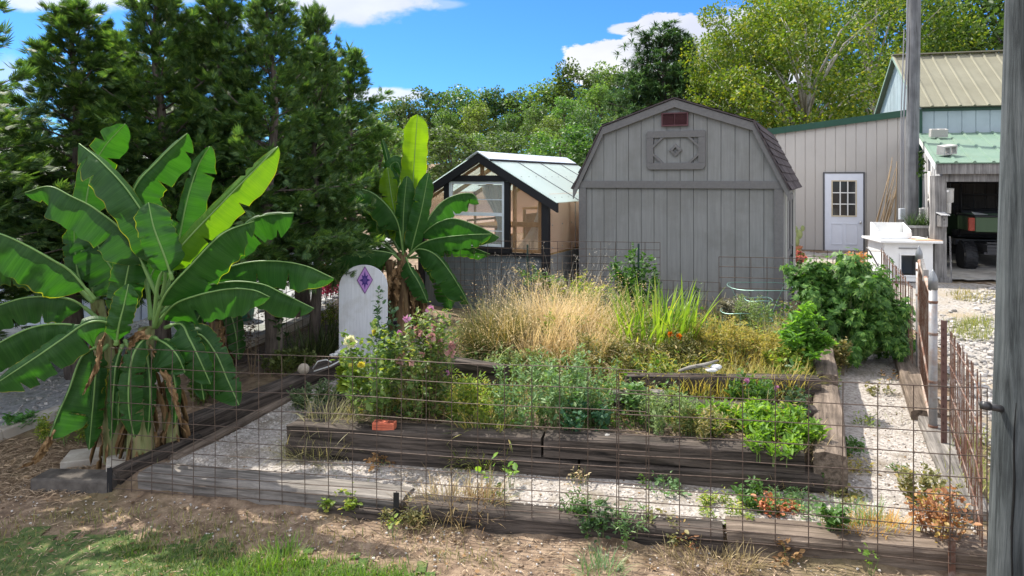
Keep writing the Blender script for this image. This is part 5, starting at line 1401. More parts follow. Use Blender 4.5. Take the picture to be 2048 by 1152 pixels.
gv = GP1 - GP2; gl = gv.length; gd = gv.normalized(); gt_ = thing('chain_link_gate', 'rusty chain link garden gate between the two round posts', 'gate', GP2)
g0, g1 = gd * .1, gd * (gl - .1); up_ = Vector((0, 0, 1)); zt0, zt1_, zb_ = 1.38, 1.3, .1
fm = MB(); c = [g0 + up_ * zb_, g0 + up_ * zt0, g1 + up_ * zt1_, g1 + up_ * zb_]
for a, b in ((0, 1), (1, 2), (2, 3), (3, 0)): fm.tube([c[a], c[b]], .022, 10)
fm.build('frame', mk('gate_rust', [(.26, .2, .16), (.4, .33, .28)], scale=12, rough=.7, bump=.15, cols2=(.2, .09, .05), scale2=5, amt2=.9), gt_)
MB().tube([g0 + up_ * .62, g1 + up_ * .35], .018, 8).build('brace', RUST, gt_)
ml = MB(); stp = .055; Lg = (g1 - g0).length; hg = 1.2; sdn = gd.cross(up_)
k = int((Lg + hg) / stp)
for i in range(k):
    for sgn in (1, -1):
        a = i * stp - (hg if sgn > 0 else 0); pts = []
        for j in range(23):
            z = hg * j / 22; x = a + sgn * z
            if -.001 <= x <= Lg: pts.append(g0 + gd * x + up_ * (zb_ + .02 + z * (.97)) + sdn * (.004 * sgn))
        if len(pts) > 1: ml.tube([pts[0], pts[-1]], .0026, 4, cap=False)
ml.build('chain_link_mesh', RUST, gt_)
fz = MB()
for i in range(4): fz.box(-.01, .01, -.01, .01, 0, .05).v and None
pl_ = MB(); pl_.bar(g0 + up_ * 1.42 + gd * .4, g0 + up_ * 1.36 + gd * .8, .03, .09); pl_.bar(g0 + up_ * 1.3 + gd * .9, g0 + up_ * 1.42 + gd * .9, .03, .05)
pl_.build('latch_board', PO, gt_)
# rod fences either side of the gate


def rods(p0, p1, z0f, hf, pitch, label, rails, r=.005, jit=.02):
    d = p1 - p0; d.z = 0; Ld = d.length; d.normalize(); mb = MB(); n = int(Ld / pitch)
    for i in range(n + 1):
        s = i * Ld / n; P = p0 + d * s; zb_ = gz(P.x, P.y) + z0f; h = np.interp(s / Ld, [0, 1], hf) + R.uniform(-jit, jit)
        mb.tube([Vector((P.x, P.y, zb_)) - p0 + Vector((R.uniform(-.006, .006), 0, 0)), Vector((P.x, P.y, zb_ + h)) - p0 + Vector((R.uniform(-.012, .012), 0, 0))], r, 5)
    for f_ in rails:
        mb.tube([Vector((p0.x + d.x * s, p0.y + d.y * s, gz(p0.x + d.x * s, p0.y + d.y * s) + z0f + f_ * np.interp(s / Ld, [0, 1], hf))) - p0 + Vector((-.01, 0, 0)) for s in np.linspace(0, Ld, 12)], r * .9, 5)
    return tag(mb.build('rod_fence', RUST, loc=p0), label, 'fence', 'rusty rod fences')


pr0 = GP1 + Vector((.1, -.1, 0)); pr1 = Vector((3.02, 4.5, gz(3.02, 4.5)))
rods(pr0, pr1, .0, (1.0, 1.12), .105, 'rusty rod fence from the near gate post to the thick pole', (.2, .45, .7, .93))
rods(GP2 + Vector((-.02, .1, 0)), Vector((5.75, 10.9, gz(5.7, 10.9))), .0, (1.05, 1.1), .1, 'rusty rod fence behind the far gate post toward the dog house', (.3, .65, .97), r=.0055)
panel('wire_fence', (5.75, 10.9), (4.6, 11.15), gz(5.7, 10.9) + .05, gz(4.6, 11.1) + .05, 1.0, 1.0, 'wire panel behind the big feathery bush at the back corner', fr=[0, .33, .66, 1], r=.005)
P = hit(1888, 905); tp = thing('steel_t_post', 'brown steel post just outside the near gate post', 'fence post', P)
MB().box(-.025, .025, -.004, .004, -.2, 1.16).box(-.004, .004, .0041, .04, -.2, 1.16).build('blade', plain('post_brown', (.11, .06, .05), rough=.6, metal=.3), tp)
nb_ = MB()
for i in range(14): nb_.box(-.008, .008, -.012, -.0041, .1 + i * .075, .12 + i * .075)
nb_.build('stud', bpy.data.materials['post_brown'], tp)
for px, pyb, pyt, Y, lab in ((1388, 690, 600, 8.6, 'dark green stake right of the yellow green strap leaves'), (1361, 690, 622, 8.65, 'shorter dark stake among the strap leaves'), (1277, 600, 487, 9.8, 'dark stake in the green shrub by the shed'), (1055, 590, 489, 10.4, 'black fence stake in front of the greenhouse')):
    a, b = at(px, pyb, Y), at(px, pyt, Y); h_ = (b - a).length
    mb = MB().box(-.014, .014, -.003, .003, -.3, h_).box(-.003, .003, .0031, .022, -.3, h_)
    o = tag(mb.build('garden_stake', plain('stake_green', (.012, .035, .03), rough=.5)), lab, 'stake', 'garden stakes'); o.location = a
for px, lab in ((222, 'black stake at the left end of the front fence'), (794, 'black stake in the middle of the front fence'), (1902, 'brown stake at the right of the front fence')):
    p = fence_pt(px) + nf * .015; z = gz(p.x, p.y - .1); o = tag(MB().box(-.022, .022, -.003, .003, -.25, .2).box(-.003, .003, .0031, .03, -.25, .2).build('fence_stake', BLACK if px < 1900 else RUST), lab, 'stake', 'garden stakes'); o.location = (p.x, p.y, z + .04)


def cage(base, rings, label, mat, leg=3):
    t = thing('tomato_cage', label, 'plant cage', base, group='tomato cages')
    zmax = rings[-1][1]
    for r, z in rings: MB().tube([(r * math.cos(a), r * math.sin(a), z + .01 * math.sin(3 * a)) for a in np.linspace(0, 2 * math.pi, 25)], .0055, 5, cap=False).build('ring', mat, t)
    for k in range(leg):
        a = 2.1 * k + .4; MB().tube([(r * math.cos(a), r * math.sin(a), z) for r, z in [(rings[0][0] * .8, -.2)] + list(rings)] + [(rings[-1][0] * math.cos(a), rings[-1][0] * math.sin(a), zmax + .03)][:0], .0045, 5).build('leg', mat, t)


CAGEM = plain('cage_green', (.16, .28, .24), rough=.45, metal=.3)
b = at(1474, 690, 8.7); cage(b, [(.13, .1), (.18, .28), (.2, .42)], 'pale green plant cage on the left behind the dead plant', CAGEM)
b = at(1517, 690, 8.9); cage(b, [(.13, .05), (.17, .33), (.17, .58)], 'taller plant cage with two rings near the big bush', CAGEM)
b = at(1520, 660, 9.3); cage(b, [(.2, .2), (.42, .58)], 'wide plant cage ring around the big feathery bush', CAGEM)
# ---------------------------------------------------------------- banana plants
BAN = bananamat('banana_leaf', (.017, .066, .014), (.042, .118, .026), .4, (1.35, 1.9, .35))
BAN_Y = bananamat('banana_leaf_young', (.06, .16, .018), (.095, .21, .025), .55, (1.9, 1.7, .2))
BAN_YY = bananamat('banana_leaf_glowing', (.085, .19, .014), (.125, .25, .02), .62, (2.2, 1.9, .15))
BAN_D = mk('banana_dead', [(.07, .04, .02), (.2, .12, .055), (.36, .25, .13)], scale=10, rough=.9, bump=.5, stretch=(3, 3, .6))
RIB = plain('leaf_rib', (.14, .25, .07), rough=.45)
STEM = mk('banana_stem', [(.09, .09, .03), (.2, .22, .09), (.26, .2, .11)], scale=5, rough=.7, bump=.4, stretch=(5, 5, .8))


def cr_sample(P, n):
    P = [2 * P[0] - P[1]] + list(P) + [2 * P[-1] - P[-2]]; out = []; m = len(P) - 3
    L_ = [0]
    dense = []
    for i in range(m):
        for j in range(24):
            t = j / 24; a, b, c, d = P[i:i + 4]
            dense.append(.5 * ((2 * b) + (c - a) * t + (2 * a - 5 * b + 4 * c - d) * t * t + (3 * b - a - 3 * c + d) * t ** 3))
    dense.append(P[-2])
    for i in range(1, len(dense)): L_.append(L_[-1] + (dense[i] - dense[i - 1]).length)
    for k in range(n + 1):
        s = L_[-1] * k / n; i = min(len(dense) - 2, max(0, int(np.searchsorted(L_, s)) - 1)); f_ = (s - L_[i]) / max(1e-6, L_[i + 1] - L_[i])
        out.append(dense[i].lerp(dense[i + 1], min(1, f_)))
    return out, L_[-1]


def banana_leaf(root, pts, p0=.15, wl=45, wr=45, fl=20, fr=20, mat=None, tears=2, wave=.012, droop=.0, seed=0, rib=1.0, tip=.2, name='leaf', label=None, vh=(0, 0, 0)):
    rr = random.Random(seed); o = Vector(root.location)
    P = [at(*p) - o for p in pts]; n = 64
    C, Lg = cr_sample(P, n); nb = int(p0 * n)
    vs, uv, fs = [], [], []; K = 4; cols = 2 * K + 1
    tl = {rr.randint(nb + 6, n - 4): rr.uniform(.25, .8) for _ in range(tears)}; tr = {rr.randint(nb + 6, n - 4): rr.uniform(.25, .8) for _ in range(tears)}
    camp = Vector((0, 0, H)) - o
    ph = rr.uniform(0, 6)
    for i in range(nb, n + 1):
        u_ = (i - nb) / (n - nb); p = C[i]; T = (C[min(i + 1, n)] - C[max(i - 1, 0)]).normalized()
        V = (camp - p).normalized() + Vector(vh); V = (V - T * V.dot(T)).normalized(); S_ = T.cross(V)
        px2m = (p + o).y / F
        prof_ = min(1, (u_ / .13 + .02)) ** .6 * min(1, ((1 - u_) / tip + .006)) ** .55 * (1 - .12 * abs(u_ - .45))
        row = []
        for c in range(-K, K + 1):
            s = abs(c) / K; right = c > 0
            w_ = (wr if right else wl) * px2m * prof_ * .86
            td = tr if right else tl
            if i in td: w_ *= 1 - (1 - td[i]) * min(1, s * 1.2)
            w_ *= 1 + .04 * math.sin(i * .9 + ph + (2 if right else 0))
            a = math.radians(fr if right else fl)
            d = (S_ if right else -S_) * math.cos(a) - V * math.sin(a)
            q = p + d * (w_ * s) + V * (wave * s * math.sin(u_ * 21 + ph + c * .25) + wave * 1.1 * s * math.sin(u_ * 47 + ph * 2 + c) * .5) - Vector((0, 0, droop * s * s * prof_)) + V * .018 * math.sin(min(1, s * 1.5) * math.pi) * prof_
            vs.append(q); uv.append((.5 + .5 * c / K, u_ * Lg))
    m = n - nb
    for i in range(m):
        for c in range(cols - 1): fs.append((i * cols + c, i * cols + c + 1, (i + 1) * cols + c + 1, (i + 1) * cols + c))
    ob = link(name, np_mesh(name, np.array([tuple(v) for v in vs]), np.array(fs), True, np.array(uv)), mat or BAN, root)
    if label: ob['label'] = label
    rad = [(.018 if i < nb else .0095) * rib * (1 - .75 * i / n) + .002 for i in range(n + 1)]
    rb = MB().tube([c + (camp - c).normalized() * .003 for c in C], rad, 7).build('midrib', RIB if mat is not BAN_D else BAN_D, ob, smooth=True)
    return ob


def dead_leaf(root, pts, wl, wr, seed):
    return banana_leaf(root, pts, .1, wl * .75, wr * .75, 35, 30, BAN_D, 9, .055, .0, seed, .5, .45, 'dead_leaf')


def pseudostem(root, base, top, r0, r1, seed, mat=None):
    o = Vector(root.location); b, t = Vector(base) - o, Vector(top) - o; rr = random.Random(seed); vs, fs = [], []; n, m = 16, 22
    for j in range(m + 1):
        s = j / m; c = b.lerp(t, s) + Vector((.03 * math.sin(s * 3 + seed), 0, 0)); r = r0 + (r1 - r0) * s
        for k in range(n):
            a = 2 * math.pi * k / n; q = r * (1 + .1 * noise.noise(Vector((math.cos(a) * 2, math.sin(a) * 2, s * 2 + seed))) + .06 * math.sin(a * 3 + s * 9)); vs.append(c + Vector((math.cos(a) * q, math.sin(a) * q, 0)))
    for j in range(m):
        for k in range(n): fs.append((j * n + k, j * n + (k + 1) % n, (j + 1) * n + (k + 1) % n, (j + 1) * n + k))
    st = MB().add(vs, fs).build('pseudostem', mat or STEM, root, smooth=True)
    # dry sheath rags
    N_ = 40; A = RNG.uniform(0, 6.28, N_); hz = RNG.uniform(.05, .95, N_); Lv = t - b
    Pn = np.array([[*(b + Lv * h_)] for h_ in hz]) + np.stack([np.cos(A), np.sin(A), 0 * A], 1) * (r0 + (r1 - r0) * hz)[:, None] * 1.0
    D = np.stack([np.cos(A) * .35, np.sin(A) * .35, -1 + 0 * A], 1)
    V, q = scatter(LEAF[0] * [1, 1, 2], LEAF[1], Pn, frames(D, RNG.normal(0, .5, N_)), np.stack([RNG.uniform(.02, .06, N_), RNG.uniform(.12, .4, N_), RNG.uniform(.1, .3, N_)], 1))
    link('dry_sheath', np_mesh('dry_sheath', V, q, True), BAN_D, root)


b = hit(285, 915); bl = thing('banana_plant', 'large banana clump with broad green leaves at the left front corner', 'banana plant', b)
Y = b.y
for px, top, r0, r1, dy, sd in ((225, (205, 640), .1, .07, .05, 1), (272, (300, 655), .11, .07, -.05, 2), (345, (345, 700), .075, .05, .15, 3), (250, (190, 600), .09, .06, .3, 4)):
    bb_ = at(px, 915, Y + dy); bb_.z = b.z - .05; pseudostem(bl, bb_, at(*top, Y + dy), r0, r1, sd)
LV = [  # pts, petiole share, left/right half widths in photo pixels, folds
    ([(312, 640, Y), (330, 560, Y - .05), (322, 492, Y - .1), (262, 390, Y - .15), (204, 325, Y - .1), (158, 287, Y)], .26, 60, 50, 12, 78, {}),
    ([(304, 640, Y + .1), (280, 480, Y + .15), (266, 386, Y + .1), (318, 320, Y + .1), (374, 267, Y)], .42, 30, 62, 80, 8, {}),
    ([(308, 650, Y - .1), (318, 560, Y - .15), (356, 500, Y - .2), (450, 400, Y - .2), (556, 293, Y - .1)], .25, 18, 52, 40, 12, dict(mat=BAN_Y)),
    ([(308, 655, Y - .15), (330, 590, Y - .3), (382, 530, Y - .35), (445, 468, Y - .35), (508, 442, Y - .3)], .2, 12, 74, 70, 12, {}),
    ([(312, 655, Y - .1), (345, 612, Y - .25), (390, 592, Y - .35), (456, 578, Y - .35), (505, 580, Y - .3), (540, 594, Y - .25)], .12, 14, 62, 50, 15, dict(droop=.03)),
    ([(316, 645, Y), (378, 584, Y + .05), (456, 564, Y + .1), (521, 568, Y + .1), (564, 586, Y + .1), (628, 617, Y + .05)], .16, 12, 50, 60, 15, dict(droop=.03)),
    ([(320, 630, Y + .15), (400, 560, Y + .25), (477, 529, Y + .25), (542, 522, Y + .25), (608, 531, Y + .2), (668, 557, Y + .2)], .22, 12, 58, 60, 10, dict(droop=.03)),
    ([(330, 620, Y + .3), (420, 520, Y + .4), (490, 450, Y + .45), (529, 431, Y + .45), (588, 426, Y + .4)], .45, 10, 60, 60, 12, {}),
    ([(322, 620, Y + .25), (350, 520, Y + .3), (372, 410, Y + .3), (395, 335, Y + .3), (419, 293, Y + .25)], .25, 26, 46, 55, 15, dict(wave=.02)),
    ([(195, 600, Y + .35), (165, 500, Y + .45), (180, 360, Y + .5), (205, 300, Y + .5), (250, 248, Y + .45)], .45, 30, 46, 20, 20, dict(wave=.02)),
    ([(318, 600, Y - .05), (260, 480, Y - .1), (195, 421, Y - .15), (143, 393, Y - .2), (98, 373, Y - .2), (50, 385, Y - .2)], .22, 66, 16, 10, 70, dict(droop=.02)),
    ([(345, 560, Y - .3), (330, 515, Y - .35), (308, 456, Y - .38), (297, 405, Y - .36)], .12, 38, 44, 16, 16, dict(tip=.16)),
    ([(232, 690, Y - .45), (238, 650, Y - .5), (248, 610, Y - .5), (257, 568, Y - .48)], .1, 28, 28, 12, 12, {}),
    ([(230, 650, Y - .1), (246, 590, Y - .1), (258, 530, Y - .1), (268, 480, Y - .05)], .12, 36, 42, 18, 18, {}),
    ([(190, 600, Y - .1), (143, 545, Y - .2), (104, 520, Y - .3), (56, 493, Y - .4), (0, 468, Y - .5), (-70, 455, Y - .55)], .12, 70, 22, 10, 60, dict(droop=.04)),
    ([(186, 605, Y + .05), (120, 545, Y - .0), (61, 518, Y - .05), (0, 514, Y - .1), (-60, 524, Y - .1)], .22, 62, 16, 12, 60, dict(droop=.03)),
    ([(200, 640, Y + .1), (143, 600, Y + .0), (65, 594, Y - .1), (0, 610, Y - .15), (-80, 640, Y - .2)], .16, 52, 22, 12, 60, dict(droop=.04)),
    ([(205, 660, Y - .1), (126, 648, Y - .2), (65, 655, Y - .3), (0, 685, Y - .4), (-70, 730, Y - .5)], .2, 56, 16, 12, 60, dict(droop=.04)),
    ([(235, 690, Y - .3), (217, 648, Y - .35), (174, 646, Y - .45), (122, 680, Y - .55), (65, 719, Y - .65), (-20, 775, Y - .75)], .14, 56, 24, 12, 40, dict(tears=5, droop=.02)),
    ([(205, 690, Y - .1), (165, 712, Y - .2), (138, 780, Y - .3), (115, 832, Y - .35), (98, 878, Y - .4)], .1, 70, 10, 8, 70, dict(tears=1, label='dark drooping leaf with a dry brown tip')),
    ([(302, 675, Y - .25), (284, 682, Y - .38), (266, 712, Y - .45), (258, 760, Y - .48), (258, 820, Y - .48), (269, 876, Y - .45)], .1, 34, 26, 25, 40, dict(tears=5, label='narrow torn leaf hanging down in front')),
    ([(308, 675, Y - .2), (335, 690, Y - .3), (355, 712, Y - .33), (370, 745, Y - .3)], .1, 14, 62, 50, 20, dict(tears=4)),
    ([(330, 655, Y - .1), (362, 648, Y - .15), (378, 676, Y - .2), (399, 719, Y - .2), (421, 768, Y - .15)], .12, 28, 44, 40, 20, dict(tears=5)),
    ([(345, 690, Y + .1), (395, 668, Y + .1), (430, 705, Y + .1), (455, 760, Y + .1), (478, 810, Y + .1)], .12, 30, 50, 30, 20, dict(tears=6)),
    ([(195, 610, Y + .4), (160, 560, Y + .45), (150, 500, Y + .5), (148, 450, Y + .5)], .35, 26, 34, 20, 20, {}),
    ([(260, 600, Y + .3), (225, 540, Y + .35), (200, 500, Y + .35), (180, 455, Y + .35)], .15, 60, 50, 15, 15, {}),
    ([(300, 640, Y + .2), (300, 560, Y + .3), (330, 500, Y + .35), (345, 440, Y + .35)], .3, 36, 40, 20, 20, {}),
    ([(350, 700, Y + .1), (400, 690, Y + .15), (430, 740, Y + .2), (440, 800, Y + .2)], .1, 30, 36, 20, 20, dict(tears=4)),
    ([(215, 690, Y - .0), (195, 720, Y - .15), (188, 790, Y - .2), (178, 900, Y - .2)], .1, 26, 16, 20, 30, dict(tears=4)),
    ([(245, 690, Y - .1), (232, 730, Y - .25), (226, 800, Y - .28), (222, 880, Y - .25)], .1, 22, 14, 30, 30, dict(tears=5, tip=.4)),
    ([(290, 690, Y - .1), (298, 740, Y - .25), (300, 800, Y - .28), (296, 870, Y - .25)], .1, 18, 18, 40, 30, dict(tears=5, tip=.4)),
    ([(320, 690, Y - .1), (342, 730, Y - .22), (352, 790, Y - .24), (350, 850, Y - .2)], .1, 16, 24, 40, 30, dict(tears=6, tip=.4)),
    ([(330, 680, Y), (372, 690, Y - .1), (396, 740, Y - .1), (408, 800, Y - .05)], .1, 18, 30, 40, 30, dict(tears=6)),
    ([(250, 680, Y - .2), (262, 720, Y - .32), (240, 790, Y - .35), (236, 850, Y - .3)], .1, 16, 14, 40, 40, dict(tears=5, tip=.5)),
]
for i, (p, p0, wl_, wr_, fl_, fr_2, kw) in enumerate(LV):
    banana_leaf(bl, p, p0, wl_, wr_, fl_, fr_2, seed=i + 10, **kw)
for i, p in enumerate([[(215, 660, Y - .2), (200, 690, Y - .35), (195, 730, Y - .4), (165, 790, Y - .4)], [(300, 690, Y - .2), (320, 730, Y - .3), (345, 780, Y - .35), (362, 850, Y - .35)], [(330, 690, Y + .1), (350, 740, Y + .05), (345, 800, Y + .05), (330, 870, Y)],
                       [(210, 670, Y), (190, 740, Y - .1), (196, 800, Y - .1), (206, 890, Y - .1)], [(262, 680, Y - .2), (285, 668, Y - .4), (262, 690, Y - .42), (240, 730, Y - .4)],
                       [(110, 860, Y - .42), (92, 890, Y - .45), (70, 920, Y - .4), (42, 934, Y - .4)]]):
    dead_leaf(bl, p, 11 + 3 * (i % 3), 10 + 2 * (i % 2), 50 + i)

b = hit(806, 672); br = thing('banana_plant', 'banana plant with one glowing yellow upright leaf before the greenhouse', 'banana plant', b)
Y = b.y
for px, top, r0, r1, dy, sd in ((812, (800, 505), .12, .075, 0, 11), (788, (775, 520), .09, .06, .2, 12), (840, (830, 540), .08, .055, .1, 13)):
    bb_ = at(px, 672, Y + dy); bb_.z = b.z - .05; pseudostem(br, bb_, at(*top, Y + dy), r0, r1, sd, mat=mk('banana_stem_dry', [(.08, .05, .03), (.2, .13, .07), (.3, .22, .12)], scale=5, rough=.9, bump=.4, stretch=(5, 5, .8)) if sd == 11 else bpy.data.materials['banana_stem_dry'])
LV = [
    ([(812, 500, Y), (822, 430, Y - .05), (828, 330, Y - .08), (832, 270, Y - .1), (835, 229, Y - .1)], .2, 30, 30, 12, 10, dict(mat=BAN_YY, tears=0, tip=.12, label='upright young leaf glowing yellow in the sun')),
    ([(806, 510, Y - .1), (806, 460, Y - .15), (808, 410, Y - .18), (814, 352, Y - .2)], .06, 20, 26, 20, 10, {}),
    ([(820, 510, Y - .15), (830, 470, Y - .2), (844, 415, Y - .25), (857, 345, Y - .25)], .06, 24, 22, 10, 25, {}),
    ([(812, 510, Y), (800, 470, Y - .05), (785, 405, Y - .1), (775, 335, Y - .1)], .15, 26, 20, 10, 20, dict(mat=BAN_YY, label='young yellow leaf left of the tall one')),
    ([(800, 470, Y + .1), (790, 380, Y + .1), (780, 335, Y + .1), (795, 325, Y + .1), (803, 350, Y + .1)], .5, 16, 16, 20, 20, dict(wave=.02)),
    ([(800, 500, Y + .1), (784, 400, Y + .15), (775, 320, Y + .15), (764, 278, Y + .15)], .72, 9, 9, 40, 40, dict(tears=0)),
    ([(806, 505, Y - .1), (793, 440, Y - .2), (756, 394, Y - .3), (717, 378, Y - .4), (678, 386, Y - .45)], .22, 42, 12, 12, 60, dict(droop=.03)),
    ([(800, 505, Y + .2), (750, 420, Y + .3), (698, 368, Y + .35), (662, 342, Y + .35), (638, 330, Y + .35)], .35, 34, 20, 12, 50, {}),
    ([(798, 515, Y + .1), (764, 488, Y + .1), (729, 468, Y + .05), (651, 450, Y + 0), (595, 456, Y)], .22, 34, 10, 12, 60, dict(droop=.05)),
    ([(800, 520, Y - .1), (780, 506, Y - .2), (729, 501, Y - .3), (686, 512, Y - .35), (642, 545, Y - .4)], .15, 32, 10, 12, 60, dict(droop=.05)),
    ([(818, 505, Y + .1), (854, 442, Y + .15), (881, 407, Y + .2), (912, 390, Y + .2), (945, 388, Y + .2), (958, 408, Y + .2)], .2, 10, 40, 60, 12, dict(droop=.03)),
    ([(820, 505, Y), (850, 464, Y - .05), (881, 443, Y - .1), (912, 438, Y - .1), (959, 454, Y - .1), (998, 474, Y - .1)], .2, 10, 42, 60, 12, dict(droop=.03)),
    ([(818, 510, Y - .2), (840, 489, Y - .3), (873, 477, Y - .35), (932, 470, Y - .4), (983, 468, Y - .4)], .12, 8, 30, 60, 12, dict(droop=.02, mat=BAN)),
    ([(822, 515, Y + .1), (870, 495, Y + .15), (930, 492, Y + .15), (980, 508, Y + .15)], .25, 8, 24, 60, 20, dict(droop=.02)),
    ([(816, 512, Y - .2), (838, 498, Y - .3), (870, 509, Y - .35), (897, 540, Y - .35), (924, 583, Y - .33), (937, 608, Y - .3)], .12, 10, 42, 60, 15, dict(tears=5)),
    ([(812, 515, Y - .2), (822, 540, Y - .35), (838, 566, Y - .4), (856, 606, Y - .4)], .12, 12, 28, 40, 20, dict(tears=4)),
    ([(800, 520, Y + .1), (770, 500, Y + .2), (740, 520, Y + .25), (700, 570, Y + .25)], .15, 34, 14, 12, 40, dict(droop=.03)),
    ([(800, 515, Y + .2), (760, 470, Y + .25), (752, 440, Y + .25), (748, 410, Y + .25)], .4, 24, 24, 20, 20, {}),
    ([(815, 515, Y + .2), (865, 520, Y + .25), (890, 560, Y + .25), (900, 620, Y + .25)], .15, 22, 34, 20, 20, dict(tears=4)),
]
for i, (p, p0, wl_, wr_, fl_, fr_2, kw) in enumerate(LV):
    banana_leaf(br, p, p0, wl_, wr_, fl_, fr_2, seed=i + 80, rib=.9, **kw)
for i, p in enumerate([[(805, 520, Y - .1), (795, 560, Y - .2), (792, 620, Y - .2)], [(815, 520, Y - .1), (826, 570, Y - .25), (826, 640, Y - .25)], [(800, 530, Y - .1), (780, 560, Y - .2), (772, 610, Y - .2)], [(830, 530, Y), (842, 580, Y - .1), (850, 640, Y - .1)]]):
    dead_leaf(br, p, 14, 12, 120 + i)
# far small banana stem behind the left clump
b = hit(437, 735); b3 = thing('banana_plant', 'slender old banana stem with brown sheaths beside the grey lane', 'banana plant', b)
pseudostem(b3, b - Vector((0, 0, .05)), at(440, 640, b.y), .12, .1, 21, mat=bpy.data.materials['banana_stem_dry'])
for i, p in enumerate([[(440, 640, b.y), (420, 610, b.y - .1), (395, 640, b.y - .15), (380, 700, b.y - .15)], [(440, 640, b.y), (455, 615, b.y - .1), (470, 660, b.y - .15), (478, 720, b.y - .15)]]): banana_leaf(b3, p, .1, 24, 24, 30, 30, seed=140 + i)
dead_leaf(b3, [(440, 640, b.y - .1), (446, 670, b.y - .15), (448, 720, b.y - .15)], 12, 12, 150)
# ---------------------------------------------------------------- garden plants
def K(name, *a, **k):
    if name not in MT: MT[name] = leafmat(name, *a, **k)
    return MT[name]


STALK = plain('stalk_green', (.12, .17, .05), rough=.7); STALKB = plain('stalk_brown', (.16, .11, .06), rough=.8)


def stems_of(h, r, n, seed, lean=.5, z0=.0, spread=.25, droop=0.0, hvar=.35):
    rr = random.Random(seed); out = []
    for i in range(n):
        a = rr.uniform(0, 6.28); rad = r * math.sqrt(rr.random()); hh = h * rr.uniform(1 - hvar, 1) * (1 - .25 * (rad / r) ** 2)
        b = Vector((math.cos(a), math.sin(a), 0)) * rad * spread; t = Vector((math.cos(a) * rad, math.sin(a) * rad, hh))
        m = b.lerp(t, .5) + Vector((0, 0, hh * .12)) + Vector((rr.gauss(0, .04), rr.gauss(0, .04), 0)) * h
        pts = []
        for k in range(9):
            s = k / 8; p = b * (1 - s) ** 2 + m * 2 * s * (1 - s) + t * s * s
            p.z -= droop * s * s * rad; p.z += z0; pts.append(p)
        out.append(pts)
    return out


def along(stems, n, t0, seed, jit=.02):
    r_ = np.random.default_rng(seed); P, D = [], []
    S_ = np.array([[tuple(p) for p in s] for s in stems])
    si = r_.integers(0, len(stems), n); t = t0 + (1 - t0) * r_.random(n) ** .8; f_ = t * 8; i = np.minimum(f_.astype(int), 7); f_ = f_ - i
    A = S_[si, i]; B = S_[si, i + 1]; P = A + (B - A) * f_[:, None] + r_.normal(0, jit, (n, 3)); D = nrm(B - A)
    a = r_.uniform(0, 6.28, n); out = np.stack([np.cos(a), np.sin(a), r_.normal(.25, .35, n)], 1)
    return P, nrm(out + D * .35), t


def bush(name, label, cat, base, h, r, nst, nleaf, size, mat, tmpl=LEAF, seed=1, t0=.15, stalk=None, group=None, droop=0, flowers=None, spread=.25, dz=0, up=.0, srad=.004, hvar=.35):
    base = Vector(base); T_ = thing(name, label, cat, base, group=group)
    st = stems_of(h, r, nst, seed, spread=spread, droop=droop, hvar=hvar)
    mb = MB()
    for s in st: mb.tube([s[0] - Vector((0, 0, .06))] + s, [srad] + [srad * (1 - .7 * k / 8) for k in range(9)], 5)
    mb.build('stem', stalk or STALK, T_)
    if cat == 'weed': nleaf = int(nleaf * 2.4); size *= 1.1
    P, D, t = along(st, nleaf, t0, seed + 1)
    D[:, 2] += up - .25 * droop
    r_ = np.random.default_rng(seed + 2); sc = size * (.35 + .85 * r_.random(nleaf) ** 1.2) * (1.1 - .35 * t)
    V, q = scatter(tmpl[0], tmpl[1], P, frames(D, r_.normal(0, .5, nleaf)), sc)
    link('foliage', np_mesh('foliage', V, q), mat, T_)
    if flowers:
        for (nf, fsz, fmat, fz0, kind) in flowers:
            for k in range(nf):
                s = st[r_.integers(0, len(st))]; p = s[-1] if fz0 > .9 else s[int(8 * r_.uniform(fz0, 1))]
                p = p + Vector(r_.normal(0, .015, 3)) + Vector((0, -.01, .012)); flower(T_, p, fsz * r_.uniform(.75, 1.15), fmat, kind, r_)
    return T_


def flower(parent, p, size, mat, kind, r_):
    n = dict(daisy=11, ball=46, spray=14, small=6)[kind]
    if kind == 'ball':
        D = nrm(r_.normal(0, 1, (n, 3)) + [0, -.4, .5]); V, q = scatter(LEAF[0] * [1.2, 1, 1], LEAF[1], D * size * .05, frames(D, r_.uniform(0, 6, n)), np.full(n, size * .6))
    elif kind == 'spray':
        D = nrm(r_.normal(0, 1, (n, 3)) + [0, 0, .6]); V, q = scatter(QUAD[0] * [1.3, 1, 1], QUAD[1], D * size * .08, frames(D, r_.uniform(0, 6, n)), size * r_.uniform(.5, 1.0, n))
    else:
        a = np.arange(n) * 2 * math.pi / n; D = np.stack([np.cos(a), np.sin(a) * .8 - .25, np.sin(a) * .5 + .3], 1)
        V, q = scatter(LEAF[0] * [1.3, 1, 1], LEAF[1], np.zeros((n, 3)), frames(nrm(D), r_.normal(0, .2, n)), np.full(n, size * .5))
    o = link('flower', np_mesh('flower', V, q), mat, parent); o.location = p; return o


